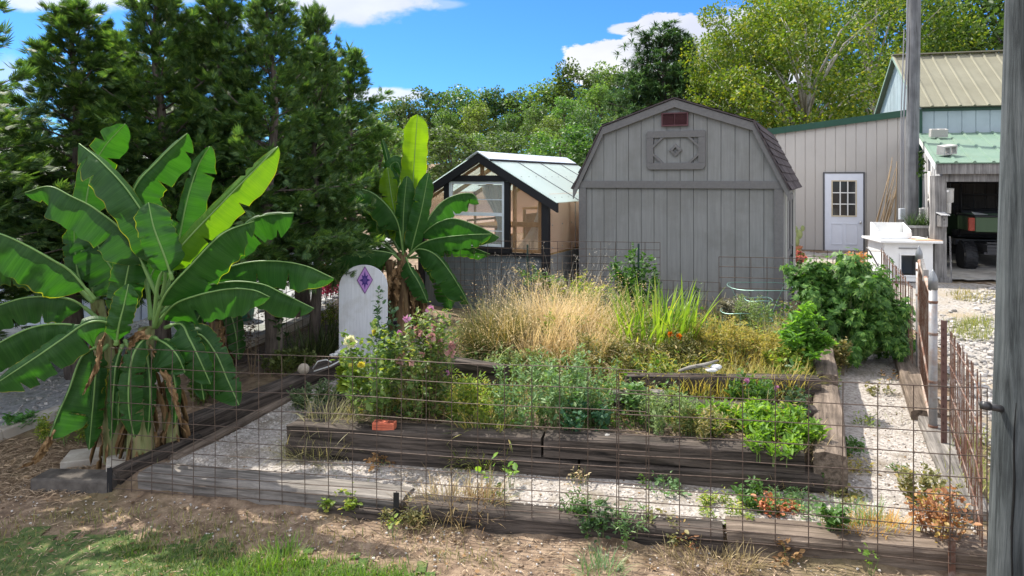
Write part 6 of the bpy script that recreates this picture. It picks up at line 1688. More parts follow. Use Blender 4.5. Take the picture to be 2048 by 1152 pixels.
def tuft(name, label, cat, base, r, n, L0, L1, w, mat, lean=.35, curve=1.2, seed=3, seg=6, heads=None, group=None, elong=(1, 1)):
    base = Vector(base); r_ = np.random.default_rng(seed); a = r_.uniform(0, 6.28, n); q_ = np.sqrt(r_.random(n)) * r
    P = np.stack([np.cos(a) * q_ * elong[0], np.sin(a) * q_ * elong[1], np.zeros(n) - .02], 1)
    for i in range(n): P[i, 2] = sz(base.x + P[i, 0], base.y + P[i, 1]) - base.z - .015 if r > .06 and n < 4000 else P[i, 2]
    az = a + r_.normal(0, .9, n)
    V, q = strips(P, az, r_.uniform(L0, L1, n), np.abs(r_.normal(lean * .6, lean * .6, n)), r_.uniform(.6, 1.3, n) * w, r_.uniform(.15, curve, n), seg)
    if heads:
        k = int(n * heads[0]); tip = V.reshape(n, seg + 1, 2, 3)[:k, -1].mean(1); pts = np.repeat(tip, heads[2], 0) + r_.normal(0, heads[1], (k * heads[2], 3)); D = nrm(r_.normal(0, 1, pts.shape) + [0, 0, .3])
        V2, q2 = scatter(QUAD[0] * [.5, 1, 1], QUAD[1], pts, frames(D), r_.uniform(.6, 1.2, len(pts)) * heads[1] * heads[3])
        q2 = q2; V, q = join([(V, q), (V2, q2)])
    return tag(link(name, np_mesh(name, V, q), mat, loc=base), label, cat, group)


YG = K('lf_yellowgreen', (.12, .2, .03), (.26, .36, .06), .45, (1.3, 1.25, .5), c3=(.5, .45, .1))
MG = K('lf_mid', (.04, .1, .02), (.09, .19, .04), .4, (1.4, 1.4, .5))
DG = K('lf_dark', (.018, .05, .014), (.05, .1, .03), .35, (1.3, 1.4, .5))
SG = K('lf_sage', (.09, .18, .07), (.18, .3, .12), .4, (1.2, 1.3, .6), c3=(.32, .42, .2))
BG = K('lf_bright', (.10, .22, .03), (.22, .37, .06), .45, (1.3, 1.3, .4))
FG = K('lf_feather', (.035, .11, .018), (.10, .23, .04), .45, (1.3, 1.35, .4), c3=(.22, .36, .08))
OL = K('lf_olive', (.13, .14, .05), (.25, .24, .09), .4, (1.2, 1.1, .5), c3=(.42, .33, .14))
DRY = K('lf_dry', (.5, .385, .21), (.78, .64, .42), .4, (1.1, 1.0, .7), rough=.8, spec=.1, c3=(.7, .58, .36))
GOLD = K('lf_gold', (.28, .25, .07), (.52, .44, .17), .45, (1.2, 1.1, .5), rough=.8, spec=.1, c3=(.3, .33, .08))
BRN = K('lf_brown', (.14, .08, .04), (.36, .22, .1), .25, (1.1, 1, .8), rough=.85, spec=.1)
RUSTL = K('lf_rust', (.24, .1, .045), (.42, .21, .09), .35, (1.2, 1, .6), c3=(.45, .4, .1))
DKG = K('lf_darkgrass', (.045, .06, .02), (.13, .14, .05), .35, (1.2, 1.1, .5), c3=(.36, .27, .13))
STRAP = K('lf_strap', (.12, .23, .03), (.28, .42, .06), .5, (1.2, 1.15, .4), c3=(.46, .5, .1))
PINK = K('fl_pink', (.4, .15, .3), (.55, .27, .43), .35, (1.1, 1, 1)); PINKP = K('fl_palepink', (.42, .2, .2), (.56, .32, .28), .35, (1, 1, 1))
CREAM = K('fl_cream', (.72, .7, .38), (.8, .78, .55), .35, (1, 1, .9)); YEL = K('fl_yellow', (.7, .6, .05), (.8, .7, .12), .35, (1, 1, .7)); ORA = K('fl_orange', (.75, .2, .01), (.85, .32, .02), .3, (1, .9, .5))
SALM = K('fl_salmon', (.7, .2, .16), (.8, .38, .3), .3, (1, 1, 1)); WHT = K('fl_white', (.7, .7, .68), (.78, .78, .76), .3, (1, 1, 1)); MAG = K('fl_magenta', (.45, .05, .12), (.6, .14, .22), .3, (1, 1, 1))

P = bhit
# front left of the raised bed
b = P(745, 838)
bush('dahlia_plant', 'leafy plant with one large cream bloom left of the pink flowers', 'flowering plant', b, 1.0, .36, 20, 900, .09, K('lf_dahlia', (.08, .16, .04), (.17, .27, .07), .4, (1.3, 1.3, .5), c3=(.3, .36, .07)), seed=21, spread=.5, flowers=[(2, .05, YEL, .5, 'small')])
f1 = [o for o in bpy.data.objects if o.get('label', '').startswith('leafy plant with one large cream')][0]
flower(f1, at(701, 684, b.y - .2) - b, .105, CREAM, 'ball', np.random.default_rng(3)); flower(f1, at(750, 664, b.y - .1) - b, .06, YEL, 'ball', np.random.default_rng(4)); flower(f1, at(722, 730, b.y - .2) - b, .06, YEL, 'ball', np.random.default_rng(5))
fmb = MB(); fmb.tube([(0, 0, .3), tuple(at(703, 720, b.y - .15) - b), tuple(at(701, 690, b.y - .2) - b)], .005, 5); fmb.build('stem', STALK, f1)
bush('rose_plant', 'tall blue green rose stems in front of the arched board', 'rose bush', P(766, 800), 1.22, .17, 9, 520, .075, K('lf_rose', (.04, .1, .045), (.09, .17, .08), .35, (1.3, 1.3, .6)), seed=22, t0=.3, spread=.7, flowers=[(2, .05, K('fl_dusk', (.03, .02, .04), (.06, .05, .06), .1, (1, 1, 1)), .8, 'ball')])
b = P(706, 800); bush('lime_weed', 'yellow green broad leaved weed at the left end of the raised bed', 'weed', b, .5, .17, 10, 190, .1, K('lf_lime', (.2, .3, .03), (.38, .48, .07), .5, (1.2, 1.2, .4)), seed=23, spread=.6)
b = P(852, 838)
bush('phlox_plant', 'tall bushy plant with pink flower heads behind the red brick', 'flowering plant', b, 1.14, .34, 40, 2300, .08, K('lf_phlox', (.08, .15, .04), (.18, .26, .08), .42, (1.3, 1.3, .5), c3=(.3, .3, .1)), tmpl=(LEAF[0] * [.8, 1, 1.2], LEAF[1]), seed=24, spread=.65, t0=.05, stalk=STALKB, flowers=[(5, .06, PINK, .95, 'spray'), (26, .05, PINKP, .8, 'spray'), (4, .035, PINK, .4, 'spray')])
# seed heads brown haze on top
b = P(985, 718)
tuft('ornamental_grass', 'dark olive grass clump drooping between pink flowers and dry grass', 'grass clump', b, .26, 900, .45, .85, .009, DKG, .5, 1.7, 31)
# dry grass mass
for px, py, r, n, L, sd, lab in ((1070, 712, .42, 2000, .85, 32, 'tall dry straw coloured grass left part of the big dry clump'), (1165, 712, .4, 2000, .82, 33, 'tall dry straw coloured grass right part of the big dry clump'), (1110, 668, .45, 1500, .95, 34, 'dry grass behind the big dry clump with fine seed heads'), (1200, 670, .3, 800, .7, 35, 'golden dry grass beside the yellow green strap leaves')):
    tuft('dry_grass', lab, 'grass clump', P(px, py), r, int(n * .62), L * .35, L * 1.1, .006, DRY if sd != 35 else GOLD, .75, 1.9, sd, heads=(.5, .016, 3, 1.6), group='dry grass clumps')
tuft('dry_grass', 'dull olive dry grass at the left edge of the big dry clump', 'grass clump', P(1010, 690), .25, 600, .35, .7, .007, OL, .5, 1.5, 36, heads=(.4, .014, 3, 1.6), group='dry grass clumps')
tuft('dry_grass', 'thin pale seed stalks standing before the greenhouse base', 'grass clump', at(995, 600, 10.2), .22, 70, .5, .95, .006, K('lf_grey', (.3, .28, .24), (.45, .42, .36), .2, (1, 1, 1)), .2, .5, 37, heads=(.8, .014, 5, 1.3), group='dry grass clumps')
for i, (px, py, h, r, n, m, lab) in enumerate(((1185, 640, .75, .3, 420, YG, 'yellow green weed rising out of the dry grass at right'), (1120, 690, .5, .3, 300, YG, 'green weed low in the middle of the dry grass'), (1040, 640, .6, .25, 200, OL, 'olive weed at the back left of the dry grass'))):
    bush('weed', lab, 'weed', P(px, py), h, r, 14, int(n * .6), .055, m, tmpl=NARROW, seed=210 + i, spread=.8, t0=.3)
# shrubs near the back fence
bush('yellow_shrub', 'yellow green shrub behind the dry grass', 'shrub', at(1165, 640, 9.55) - Vector((0, 0, .1)), .72, .3, 22, 1000, .075, YG, seed=41, spread=.5)
bush('goldenrod', 'loose pale weed with thin seed heads left of the green vine', 'weed', at(1120, 640, 9.8), .7, .35, 16, 420, .06, YG, tmpl=NARROW, seed=42, t0=.4, flowers=[(10, .05, K('fl_seed', (.42, .36, .28), (.55, .48, .4), .2, (1, 1, 1)), .95, 'spray')])
bush('tomato_vine', 'dark green vine shrub climbing by the shed wall', 'shrub', at(1268, 640, 9.8), 1.08, .38, 26, 1500, .085, K('lf_vine', (.03, .09, .02), (.08, .18, .035), .4, (1.3, 1.4, .5)), seed=43, spread=.5)
bush('sage_weed', 'grey green weed below the dark vine shrub', 'weed', at(1215, 660, 9.5), .55, .35, 18, 500, .06, K('lf_greyg', (.14, .18, .1), (.28, .32, .2), .3, (1, 1, .8)), tmpl=NARROW, seed=44)
bush('young_tree', 'small light green sapling leaves beside the black fence stake', 'sapling', at(1062, 600, 10.1), .62, .22, 7, 130, .09, MG, seed=45, t0=.5)
bush('poke_weed', 'leafy green weed by the greenhouse corner', 'weed', at(1105, 610, 10.0), .5, .2, 8, 160, .09, MG, seed=46, t0=.3)
tuft('seed_stalks', 'arching pale seed stalks over the yellow green shrub', 'grass clump', at(1140, 620, 9.9), .4, 60, .6, 1.1, .006, K('lf_grey', (.3, .28, .24), (.45, .42, .36)), .35, 1.0, 38, heads=(.8, .02, 6, 1.2))
# strap leaves
tuft('day_lily', 'clump of upright yellow green strap leaves in front of the shed', 'lily clump', P(1312, 700), .36, 190, .45, .9, .033, STRAP, .32, .75, 51, seg=8, elong=(1.2, .7))
bush('marigold', 'low weedy marigold with two orange blooms below the strap leaves', 'flowering plant', P(1335, 722), .46, .34, 22, 1100, .05, OL, tmpl=NARROW, seed=52, spread=.7)
f1 = [o for o in bpy.data.objects if o.get('label', '').startswith('low weedy marigold')][0]
for px, py in ((1341, 669), (1358, 673)): flower(f1, at(px, py, f1.location.y - .12) - Vector(f1.location), .06, ORA, 'ball', np.random.default_rng(px))
# sage green bed in the middle
for px, py, h, r, n, sd, lab in ((1045, 852, .66, .32, 1500, 61, 'blue green feathery bed plant left of three'), (1120, 845, .74, .36, 1700, 62, 'blue green feathery bed plant middle of three'), (1180, 838, .7, .32, 1300, 63, 'blue green feathery bed plant right of three')):
    bush('herb_bush', lab, 'herb', P(px, py), h, r, 40, int(n * .8), .062, SG, tmpl=NARROW if sd != 62 else (LEAF[0] * [.75, 1, 1], LEAF[1]), seed=sd, spread=.7, t0=.2, hvar=.65, group='blue green bed plants')
bush('weed', 'light green weeds between phlox and blue green bed plants', 'weed', P(945, 850), .45, .26, 24, 700, .06, YG, tmpl=NARROW, seed=64, spread=.8)
bush('weed', 'pale green tangle behind the blue green bed plants', 'weed', P(1040, 775), .42, .4, 26, 900, .06, K('lf_pale', (.12, .2, .07), (.26, .34, .14), .4, (1.2, 1.2, .6)), tmpl=NARROW, seed=65, spread=.9)
bush('weed', 'olive weeds on the bed before the dry grass', 'weed', P(1200, 745), .42, .42, 26, 1000, .055, OL, tmpl=NARROW, seed=66, spread=.9)
bush('parsley', 'dark green broad herb under the blue green bed plants', 'herb', P(1165, 862), .28, .22, 16, 380, .07, K('lf_teal', (.03, .1, .05), (.07, .17, .08), .4, (1.2, 1.3, .6)), seed=67, spread=.8)
# bright green herbs at right
for px, py, h, r, n, sd, lab in ((1425, 858, .22, .28, 800, 71, 'bright green mint leftmost by the weedy stems'), (1505, 866, .24, .3, 950, 72, 'bright green mint in the middle of the bed corner'), (1580, 880, .27, .27, 900, 73, 'bright green mint at the right end by the side timber'), (1545, 902, .2, .22, 500, 74, 'bright green mint spilling over the bed front edge'), (1500, 812, .32, .2, 500, 75, 'taller green herb with a pink flower behind the mint')):
    bush('mint_plant', lab, 'herb', P(px, py), h, r, 24, n, .085, BG if sd != 75 else MG, tmpl=(LEAF[0] * [.6, 1, 1.4], LEAF[1]), seed=sd, spread=.85, t0=.15, up=.2, hvar=.6, group='bright green herbs', flowers=[(2, .04, PINK, .95, 'spray')] if sd == 75 else None)
bush('weed', 'pale thin weeds left of the bright green herbs', 'weed', P(1340, 872), .4, .26, 20, 520, .055, K('lf_pale', (.12, .2, .07), (.26, .34, .14)), tmpl=NARROW, seed=76, spread=.8)
bush('weed', 'olive dying weeds behind the round brown stone', 'weed', P(1395, 880), .32, .2, 16, 380, .05, OL, tmpl=NARROW, seed=77, spread=.8)
bush('weed', 'small sage green weeds beside the bare soil patch', 'weed', P(1265, 840), .36, .16, 10, 150, .07, SG, seed=78, spread=.7, t0=.4)
bush('shrublet', 'small dark leaved plant against the second tier timber at right', 'shrub', P(1600, 836), .27, .17, 12, 200, .06, DG, seed=79, spread=.6)
# golden rows between the tiers
for px, py, r, n, sd, lab in ((1390, 795, .3, 420, 81, 'golden yellow grass between the tiers, left part'), (1470, 795, .3, 420, 82, 'golden yellow grass between the tiers, right part'), (1555, 790, .25, 320, 83, 'golden yellow weeds between the tiers by the small dark plant')):
    tuft('golden_grass', lab, 'grass clump', P(px, py), r, n, .15, .36, .009, GOLD, .5, 1.1, sd, elong=(1.3, .5), group='golden grass between the tiers')
for px, py, h, r, n, m, sd, lab in ((1260, 730, .36, .34, 800, OL, 84, 'olive weed tangle left of the driftwood'), (1370, 735, .36, .3, 700, OL, 85, 'olive weed tangle behind the driftwood'), (1455, 705, .42, .34, 700, GOLD, 86, 'golden weeds between driftwood and plant cages'), (1540, 720, .3, .3, 500, GOLD, 87, 'golden dry weeds left of the pepper plant'), (1500, 665, .5, .22, 420, K('lf_pale', (.12, .2, .07), (.26, .34, .14)), 88, 'pale green leafy stems inside the plant cages'), (1290, 770, .3, .3, 500, YG, 89, 'yellow green weeds over the thin grey pole')):
    bush('weed', lab, 'weed', P(px, py), h, r, 24, n, .05, m, tmpl=NARROW, seed=sd, spread=.9, t0=.1)
for i, (px, py, m, lab) in enumerate(((1285, 756, OL, 'olive weeds hanging over the left end of the third tier timber'), (1475, 760, GOLD, 'golden grass hanging over the middle of the third tier timber'), (1575, 762, YG, 'yellow green weeds over the right end of the third tier timber'))):
    tuft('bed_grass', lab, 'grass clump', P(px, py) + Vector((0, 0, .02)), .2, 230, .08, .24, .008, m, .9, 1.7, 230 + i, elong=(1.6, .5), group='grass among the beds')
tuft('straw_mound', 'pale brown mound of dead grass by the third tier timber', 'straw', P(1528, 735), .2, 300, .1, .25, .007, BRN, .9, 1.3, 90)
bush('dead_plant', 'brown wilted plant standing inside the left plant cage', 'dead plant', at(1466, 690, 8.9), .85, .24, 12, 330, .14, K('lf_wilt', (.12, .12, .08), (.26, .24, .17), .3, (1, 1, .8)), tmpl=NARROW, seed=91, droop=.6, t0=.35, stalk=STALKB)
bush('weed', 'thin tendrils climbing the low wire panel before the shed', 'weed', at(1378, 650, 9.75), .75, .14, 4, 60, .05, DG, seed=92, t0=.4)
for i, (px, py, r, n, L, m, lab) in enumerate(((1415, 690, .3, 420, .4, GOLD, 'golden grass around the dark green stake'), (1490, 735, .32, 420, .32, GOLD, 'golden grass behind the third tier timber at the middle'), (1300, 735, .3, 380, .34, OL, 'olive grass at the foot of the strap leaves'), (1225, 720, .3, 420, .42, YG, 'yellow green grass between dry clump and strap leaves'), (1555, 690, .3, 320, .34, OL, 'olive grass below the plant cages'), (1110, 740, .32, 420, .36, YG, 'yellow green grass at the front foot of the dry clump'), (1450, 650, .3, 260, .45, DKG, 'dark grass behind the dark green stake'))):
    tuft('bed_grass', lab, 'grass clump', P(px, py), r, n, L * .45, L, .008, m, .5, 1.3, 200 + i, elong=(1.2, .7), group='grass among the beds')
# low tangle of mixed weeds filling the beds between the plants
def tangle(name, label, mat, n, hmax, size, seed, tmpl, dens):
    r_ = np.random.default_rng(seed); k = r_.integers(4, SOILV.shape[0] - 3, n * 3), r_.integers(3, SOILV.shape[1] - 3, n * 3); B = SOILV[k] + r_.normal(0, .02, (n * 3, 3)) * [1, 1, 0]
    m = np.sin(B[:, 0] * 2.9 + seed + 2 * np.sin(B[:, 1] * 2.1)) + np.sin(B[:, 1] * 3.3 + seed * 2 - B[:, 0]) + r_.normal(0, .45, len(B)); ok = m > dens; B, m = B[ok][:n], m[ok][:n]; n = len(B)
    hh = hmax * np.clip((m - dens) / 1.6, .15, 1) * r_.random(n); B[:, 2] += hh; a = r_.uniform(0, 6.28, n)
    D = nrm(np.stack([np.cos(a), np.sin(a), r_.normal(.35, .45, n)], 1)); V, q = scatter(tmpl[0], tmpl[1], B, frames(D, r_.normal(0, .6, n)), size * (.4 + .9 * r_.random(n)))
    tag(link(name, np_mesh(name, V, q), mat), label, 'weeds', kind='stuff')


tangle('bed_weeds', 'low green weed tangle covering the raised beds', MG, 5200, .26, .06, 3, LEAF, .1)
tangle('bed_weeds', 'low yellow green weed tangle covering the raised beds', YG, 5200, .24, .055, 8, NARROW, .1)
tangle('bed_weeds', 'low olive dying weeds covering the raised beds', OL, 6500, .3, .055, 15, NARROW, -.1)
tangle('bed_weeds', 'low golden dry weeds covering the raised beds', GOLD, 3800, .22, .07, 21, NARROW, .3)
V_ = SOILV[5:-5:1, 3:-3:1].reshape(-1, 3); i_ = np.random.default_rng(5).integers(0, len(V_), 5200); B_ = V_[i_] + np.random.default_rng(6).normal(0, .03, (5200, 3)) * [1, 1, 0] - [0, 0, .01]; r_ = np.random.default_rng(7)
Vb, qb = strips(B_, r_.uniform(0, 6.28, 5200), r_.uniform(.08, .34, 5200), np.abs(r_.normal(.3, .35, 5200)), r_.uniform(.003, .008, 5200), r_.uniform(.2, 1.6, 5200), 4)
tag(link('bed_grass_blades', np_mesh('bed_grass_blades', Vb, qb), K('lf_bedblade', (.12, .17, .04), (.34, .33, .12), .4, (1.2, 1.15, .5), c3=(.5, .4, .18))), 'thin mixed green and dry grass blades all over the raised beds', 'grass', kind='stuff')
# pepper plant
bush('pepper_plant', 'bright green upright pepper plant at the bed corner below the big bush', 'pepper plant', P(1600, 735), .72, .27, 22, 950, .14, K('lf_pepper', (.08, .2, .03), (.18, .36, .07), .45, (1.3, 1.3, .4)), tmpl=(LEAF[0] * [.6, 1, 1.8], LEAF[1]), seed=93, spread=.45, t0=.3, droop=.5, hvar=.5)
bush('weed', 'yellow leaves at the foot of the pepper plant', 'weed', P(1580, 742), .3, .26, 16, 330, .06, YG, seed=94, spread=.8)
bush('weed', 'dry olive weed right of the rear side timber', 'weed', P(1672, 745), .5, .26, 18, 420, .06, OL, seed=95, spread=.7, stalk=STALKB)
bush('weed', 'yellow green weed stems at the end of the raised bed side', 'weed', P(1650, 790), .34, .2, 14, 260, .055, YG, tmpl=NARROW, seed=96, spread=.8)
# big feathery bush: shoots with pinnate leaves
PN = pinnate(8, .036, .45, .85)
b = hit(1690, 722); fb = thing('feathery_bush', 'big dark green feathery bush beside the right path', 'bush', b)
lob = [(0, 0, .72, .6, .7), (-.42, .1, .75, .42, .62), (.05, .05, 1.05, .42, .42), (.45, -.05, .5, .42, .5), (.62, -.1, .35, .3, .35), (.3, .05, .85, .4, .42), (-.2, -.1, .45, .42, .45)]
Pn, Nn = [], []
r_ = np.random.default_rng(97); tips = []
for x, y, z, rx, rz in lob:
    for i in range(17):
        d = nrm(r_.normal(0, 1, 3) + [0, -.35, .35]); c = np.array([x, y, z]) + d * r_.uniform(.6, 1.12) * np.array([rx, rx * .9, rz])
        if c[2] < .1: continue
        ax = nrm(d + [0, 0, .35]); tips.append((c, ax)); n = 74; t = r_.normal(0, 1, n)
        o = r_.normal(0, 1, (n, 3)); o = nrm(o - .4 * ax * (o @ ax)[:, None]); q_ = r_.uniform(.02, .13, n)[:, None]
        Pn.append(c + ax * (t * .085)[:, None] + o * q_); Nn.append(nrm(o * .8 + ax * .6 + [0, -.1, .35] + r_.normal(0, .25, (n, 3))))
Pn, Nn = np.concatenate(Pn), np.concatenate(Nn); k = Pn[:, 2] > .03; Pn, nn_ = Pn[k], Nn[k]
PAL = fan(7, 1.35, .105, .5); tg_ = r_.normal(0, .9, Pn.shape) + [0, 0, -1.]
tg_ = nrm(tg_ - nn_ * (tg_ * nn_).sum(1, keepdims=True))
V, q = scatter(PAL[0], PAL[1], Pn, frames(tg_, None, nn_), r_.uniform(.05, .125, len(Pn)))
link('foliage', np_mesh('foliage', V, q), FG, fb); fb.scale = (.84, .84, .88)
mb = MB()
for c, ax in tips: mb.tube([(c[0] * .15, c[1] * .15, -.05), Vector(c) * .55 + Vector((0, 0, .05)), Vector(c)], [.011, .008, .003], 5)
mb.build('stem', STALK, fb)
# front border
bush('dead_shrub', 'rusty brown dying shrub inside the right front corner', 'dead plant', hit(1882, 1080), .36, .2, 26, 420, .058, RUSTL, seed=101, spread=.6, stalk=STALKB)
bush('weed', 'thin olive weed behind the rusty brown shrub', 'weed', hit(1860, 1020), .34, .2, 12, 220, .05, OL, seed=102, spread=.6)
tuft('orange_tussock', 'orange dry tussock on the right front timber', 'grass clump', hit(1745, 1060), .17, 330, .08, .2, .006, K('lf_orange', (.5, .27, .06), (.62, .4, .13), .4, (1.1, 1, .6), c3=(.26, .3, .08)), .7, 1.3, 103, elong=(1.6, .7))
tuft('green_tussock', 'grey green grass tuft left of the orange tussock', 'grass clump', hit(1700, 1040), .15, 220, .08, .2, .006, SG, .6, 1.2, 104, elong=(1.6, .7))
bush('vine_weed', 'green vine weed hanging over the right front timber', 'weed', hit(1662, 1068), .28, .1, 6, 70, .06, MG, seed=105, t0=.2, droop=.8)
for px, py, h, r, n, m, sd, lab in ((1455, 1020, .17, .2, 420, YG, 106, 'low yellow green weeds on the path left of the red weed'), (1520, 1010, .24, .16, 330, MG, 107, 'low green weeds on the path behind the red weed'), (1590, 1020, .22, .18, 360, SG, 108, 'low grey green weeds on the path right of the red weed'), (1552, 1018, .16, .13, 280, K('lf_redweed', (.5, .15, .07), (.62, .26, .13), .35, (1.1, 1, .8)), 109, 'salmon red dying weed on the path'),
                                   (1165, 1035, .24, .14, 330, MG, 110, 'green weed on the middle front timber'), (1200, 1048, .22, .16, 380, DG, 111, 'dark green weed on the middle front timber at its right'), (1265, 1050, .26, .14, 330, SG, 112, 'grey green leafy weed growing through the fence on the timber'), (1330, 1065, .16, .16, 230, OL, 113, 'dull weeds near the stone turtle'), (1365, 1072, .12, .12, 150, RUSTL, 114, 'reddish weeds left of the stone turtle'),
                                   (690, 1002, .16, .15, 260, YG, 115, 'yellow green weed at the end of the left front timber'), (830, 1020, .14, .22, 260, OL, 116, 'matted olive weed left of the straw heap on the timber'),
                                   (1330, 985, .2, .12, 90, SG, 117, 'small weed at the foot of the raised bed front'), (1160, 965, .2, .1, 50, DRY, 118, 'dry twig weed before the raised bed joint'), (1760, 790, .2, .15, 90, OL, 119, 'thin dry weed on the right path by the side timber'), (1735, 850, .18, .14, 90, YG, 120, 'thin yellow weed on the right path beside the white stone'), (1700, 905, .2, .13, 200, MG, 121, 'green weed at the right foot of the raised bed'), (1712, 940, .14, .12, 130, GOLD, 122, 'golden weed at the right foot of the raised bed'), (1690, 1000, .12, .12, 170, OL, 123, 'small dry hump of weed at the raised bed corner'),
                                   (1800, 945, .14, .06, 30, MG, 124, 'tiny seedling alone on the right path'), (1790, 760, .2, .2, 60, BRN, 125, 'brown dry weed twigs on the right path')):
    bush('weed', lab, 'weed', hit(px, py), h * .8, r * 1.2, 18, int(n * .6), .045, m, tmpl=LEAF if sd % 2 else NARROW, seed=sd, spread=.8, t0=.1, srad=.003, hvar=.7, droop=.3)
tuft('straw_heap', 'matted straw and dark weeds heaped on the front timber', 'straw', hit(905, 1022) + Vector((0, 0, .04)), .26, 420, .1, .32, .008, K('lf_strawheap', (.2, .14, .07), (.42, .32, .17), .3, (1, 1, .8), c3=(.2, .22, .08)), .9, 1.3, 130, elong=(1.5, .7))
tuft('straw_heap', 'small brown dead clump on the front timber joint by the straw heap', 'straw', hit(960, 1012), .13, 180, .06, .2, .007, BRN, .9, 1.3, 131)
tuft('grass_tuft', 'green and orange grass tuft spilling over the raised bed front', 'grass clump', P(968, 872) + Vector((0, 0, .03)), .17, 420, .14, .32, .009, K('lf_tuft', (.12, .19, .04), (.3, .33, .08), .4, (1.2, 1.1, .5), c3=(.58, .4, .16)), .8, 1.6, 132, elong=(1.4, .7))
tuft('grass_tuft', 'dry grass hanging over the left corner of the raised bed', 'grass clump', P(650, 855), .3, 420, .15, .4, .006, K('lf_tuft2', (.16, .17, .07), (.34, .31, .15), .35, (1.1, 1, .7)), 1.0, 1.4, 133, elong=(1.3, .7))
bush('ground_vine', 'grey green trailing plant over the left side timber of the bed', 'weed', P(640, 812), .26, .32, 24, 520, .07, K('lf_trail', (.07, .12, .05), (.16, .22, .1), .35, (1.1, 1.2, .7)), tmpl=NARROW, seed=134, spread=.9)
tuft('grass_tuft', 'brown straw bundle lying on the side timber of the raised bed', 'straw', SR0 + sdv * .45 + Vector((0.0, 0, .34)), .12, 200, .08, .2, .006, DRY, 1.0, 1.2, 135)
tuft('grass_tuft', 'dry roots and grass at the right end of the raised bed front', 'straw', P(1600, 925) + Vector((0, 0, .02)), .2, 260, .08, .22, .006, K('lf_tuft3', (.36, .26, .12), (.56, .43, .22), .3, (1.1, 1, .7)), 1.0, 1.5, 136, elong=(1.3, .6))
dead_ = MB(); pr = random.Random(9)
P0 = P(1235, 815)
for i in range(14):
    a = Vector((pr.uniform(-.2, .1), pr.uniform(-.1, .15), pr.uniform(.02, .14))); dead_.tube([a, a + Vector((pr.uniform(.2, .45), pr.uniform(-.25, 0), pr.uniform(-.1, -.02)))], .006, 5)
tag(dead_.build('dead_stalks', plain('stalk_pale', (.34, .28, .18), rough=.9), loc=P0), 'pale dead stalks leaning over the bare soil', 'stalks')
# seedlings and small front weeds
for px, py, Y_, h, lab, m in ((980, 978, None, .26, 'left broad leaved seedling before the raised bed', BG), (1022, 980, None, .27, 'right broad leaved seedling before the raised bed', BG), (1000, 995, None, .1, 'tiny green seedling on the path by the fence', MG), (1250, 1105, None, .16, 'green seedling against the front of the dark timber', MG), (1742, 1150, None, .18, 'bright seedling before the right front timber', BG), (785, 1075, None, .14, 'pale seedling on the dirt before the fence stake', YG), (1283, 970, None, .1, 'tiny seedling at the raised bed foot', BG), (1655, 985, None, .2, 'thin weed in front of the raised bed corner', MG)):
    bush('seedling', lab, 'seedling', hit(px, py), h, .07, 4, 14, .09 if h > .2 else .06, m, seed=int(px), t0=.45, srad=.003)
bush('wilted_weed', 'wilted brown weed bent at the foot of the raised bed', 'weed', hit(760, 935), .2, .1, 5, 22, .07, BRN, seed=151, t0=.5, droop=1.0)
bush('wilted_weed', 'brown wilted stalk against the right front timber', 'weed', hit(1575, 1128), .2, .1, 5, 30, .05, BRN, seed=152, t0=.4, droop=1.0)
tuft('straw_mound', 'dead grass mound on the dirt before the right timber', 'straw', hit(1420, 1130), .22, 420, .06, .2, .006, K('lf_mound', (.24, .18, .08), (.42, .33, .17), .3, (1, 1, .8)), 1.0, 1.3, 153, elong=(1.6, .7))
tuft('green_tussock', 'green tussock on the dirt at the edge of the lawn', 'grass clump', hit(270, 1095), .16, 180, .06, .16, .005, G_LAWN, .6, 1.2, 154)
tuft('green_tussock', 'bright green tussock rising from the sunny lawn', 'grass clump', hit(560, 1125), .16, 200, .08, .2, .006, G_BRIGHT, .6, 1.2, 155)
tuft('green_tussock', 'pale tussock on the dirt in the front centre', 'grass clump', hit(1205, 1150), .14, 200, .08, .2, .005, SG, .7, 1.2, 156)
# left side: round plant, weeds below the bananas, iris, pink shrub
bush('round_herb', 'small round bright green plant by the left kerb', 'herb', hit(42, 862), .2, .15, 22, 420, .07, K('lf_round', (.06, .18, .05), (.14, .32, .09), .4, (1.2, 1.2, .5)), seed=161, spread=.7)
bush('weed', 'yellow green weeds under the drooping left banana leaf', 'weed', hit(150, 878), .36, .3, 26, 700, .06, YG, tmpl=NARROW, seed=162, spread=.9)
bush('weed', 'yellow weeds at the left foot of the banana stems', 'weed', hit(190, 860), .4, .2, 18, 380, .06, GOLD, tmpl=NARROW, seed=163, spread=.8)
bush('weed', 'olive weeds between banana stems and left timber', 'weed', hit(430, 800), .4, .26, 20, 380, .07, K('lf_wd', (.07, .1, .03), (.16, .19, .06), .4, (1.2, 1.2, .5)), seed=164, spread=.8)
tuft('iris_clump', 'dark iris leaves at the foot of the right cedar trunk', 'iris clump', hit(622, 715), .32, 130, .25, .55, .018, K('lf_iris', (.03, .05, .02), (.09, .12, .04), .35, (1.3, 1.3, .5)), .4, .8, 165)
tuft('iris_clump', 'dark iris leaves between cedar trunk and arched board', 'iris clump', hit(658, 700), .26, 110, .25, .55, .018, K('lf_iris', (.03, .05, .02), (.09, .12, .04)), .4, .8, 166)
bush('weed', 'sunlit yellow green weed beside the arched board', 'weed', hit(664, 660), .5, .18, 14, 330, .06, YG, tmpl=NARROW, seed=167, spread=.7)
bush('creeper', 'thin creeper with few leaves on the left wire panel', 'climber', hit(560, 735), .95, .18, 5, 70, .12, DG, seed=168, t0=.35)
bush('creeper', 'brown withered creeper on the left wire panel', 'climber', hit(505, 755), .95, .12, 5, 90, .06, K('lf_wither', (.05, .04, .03), (.13, .1, .07), .2, (1, 1, 1)), seed=169, t0=.3, stalk=STALKB)
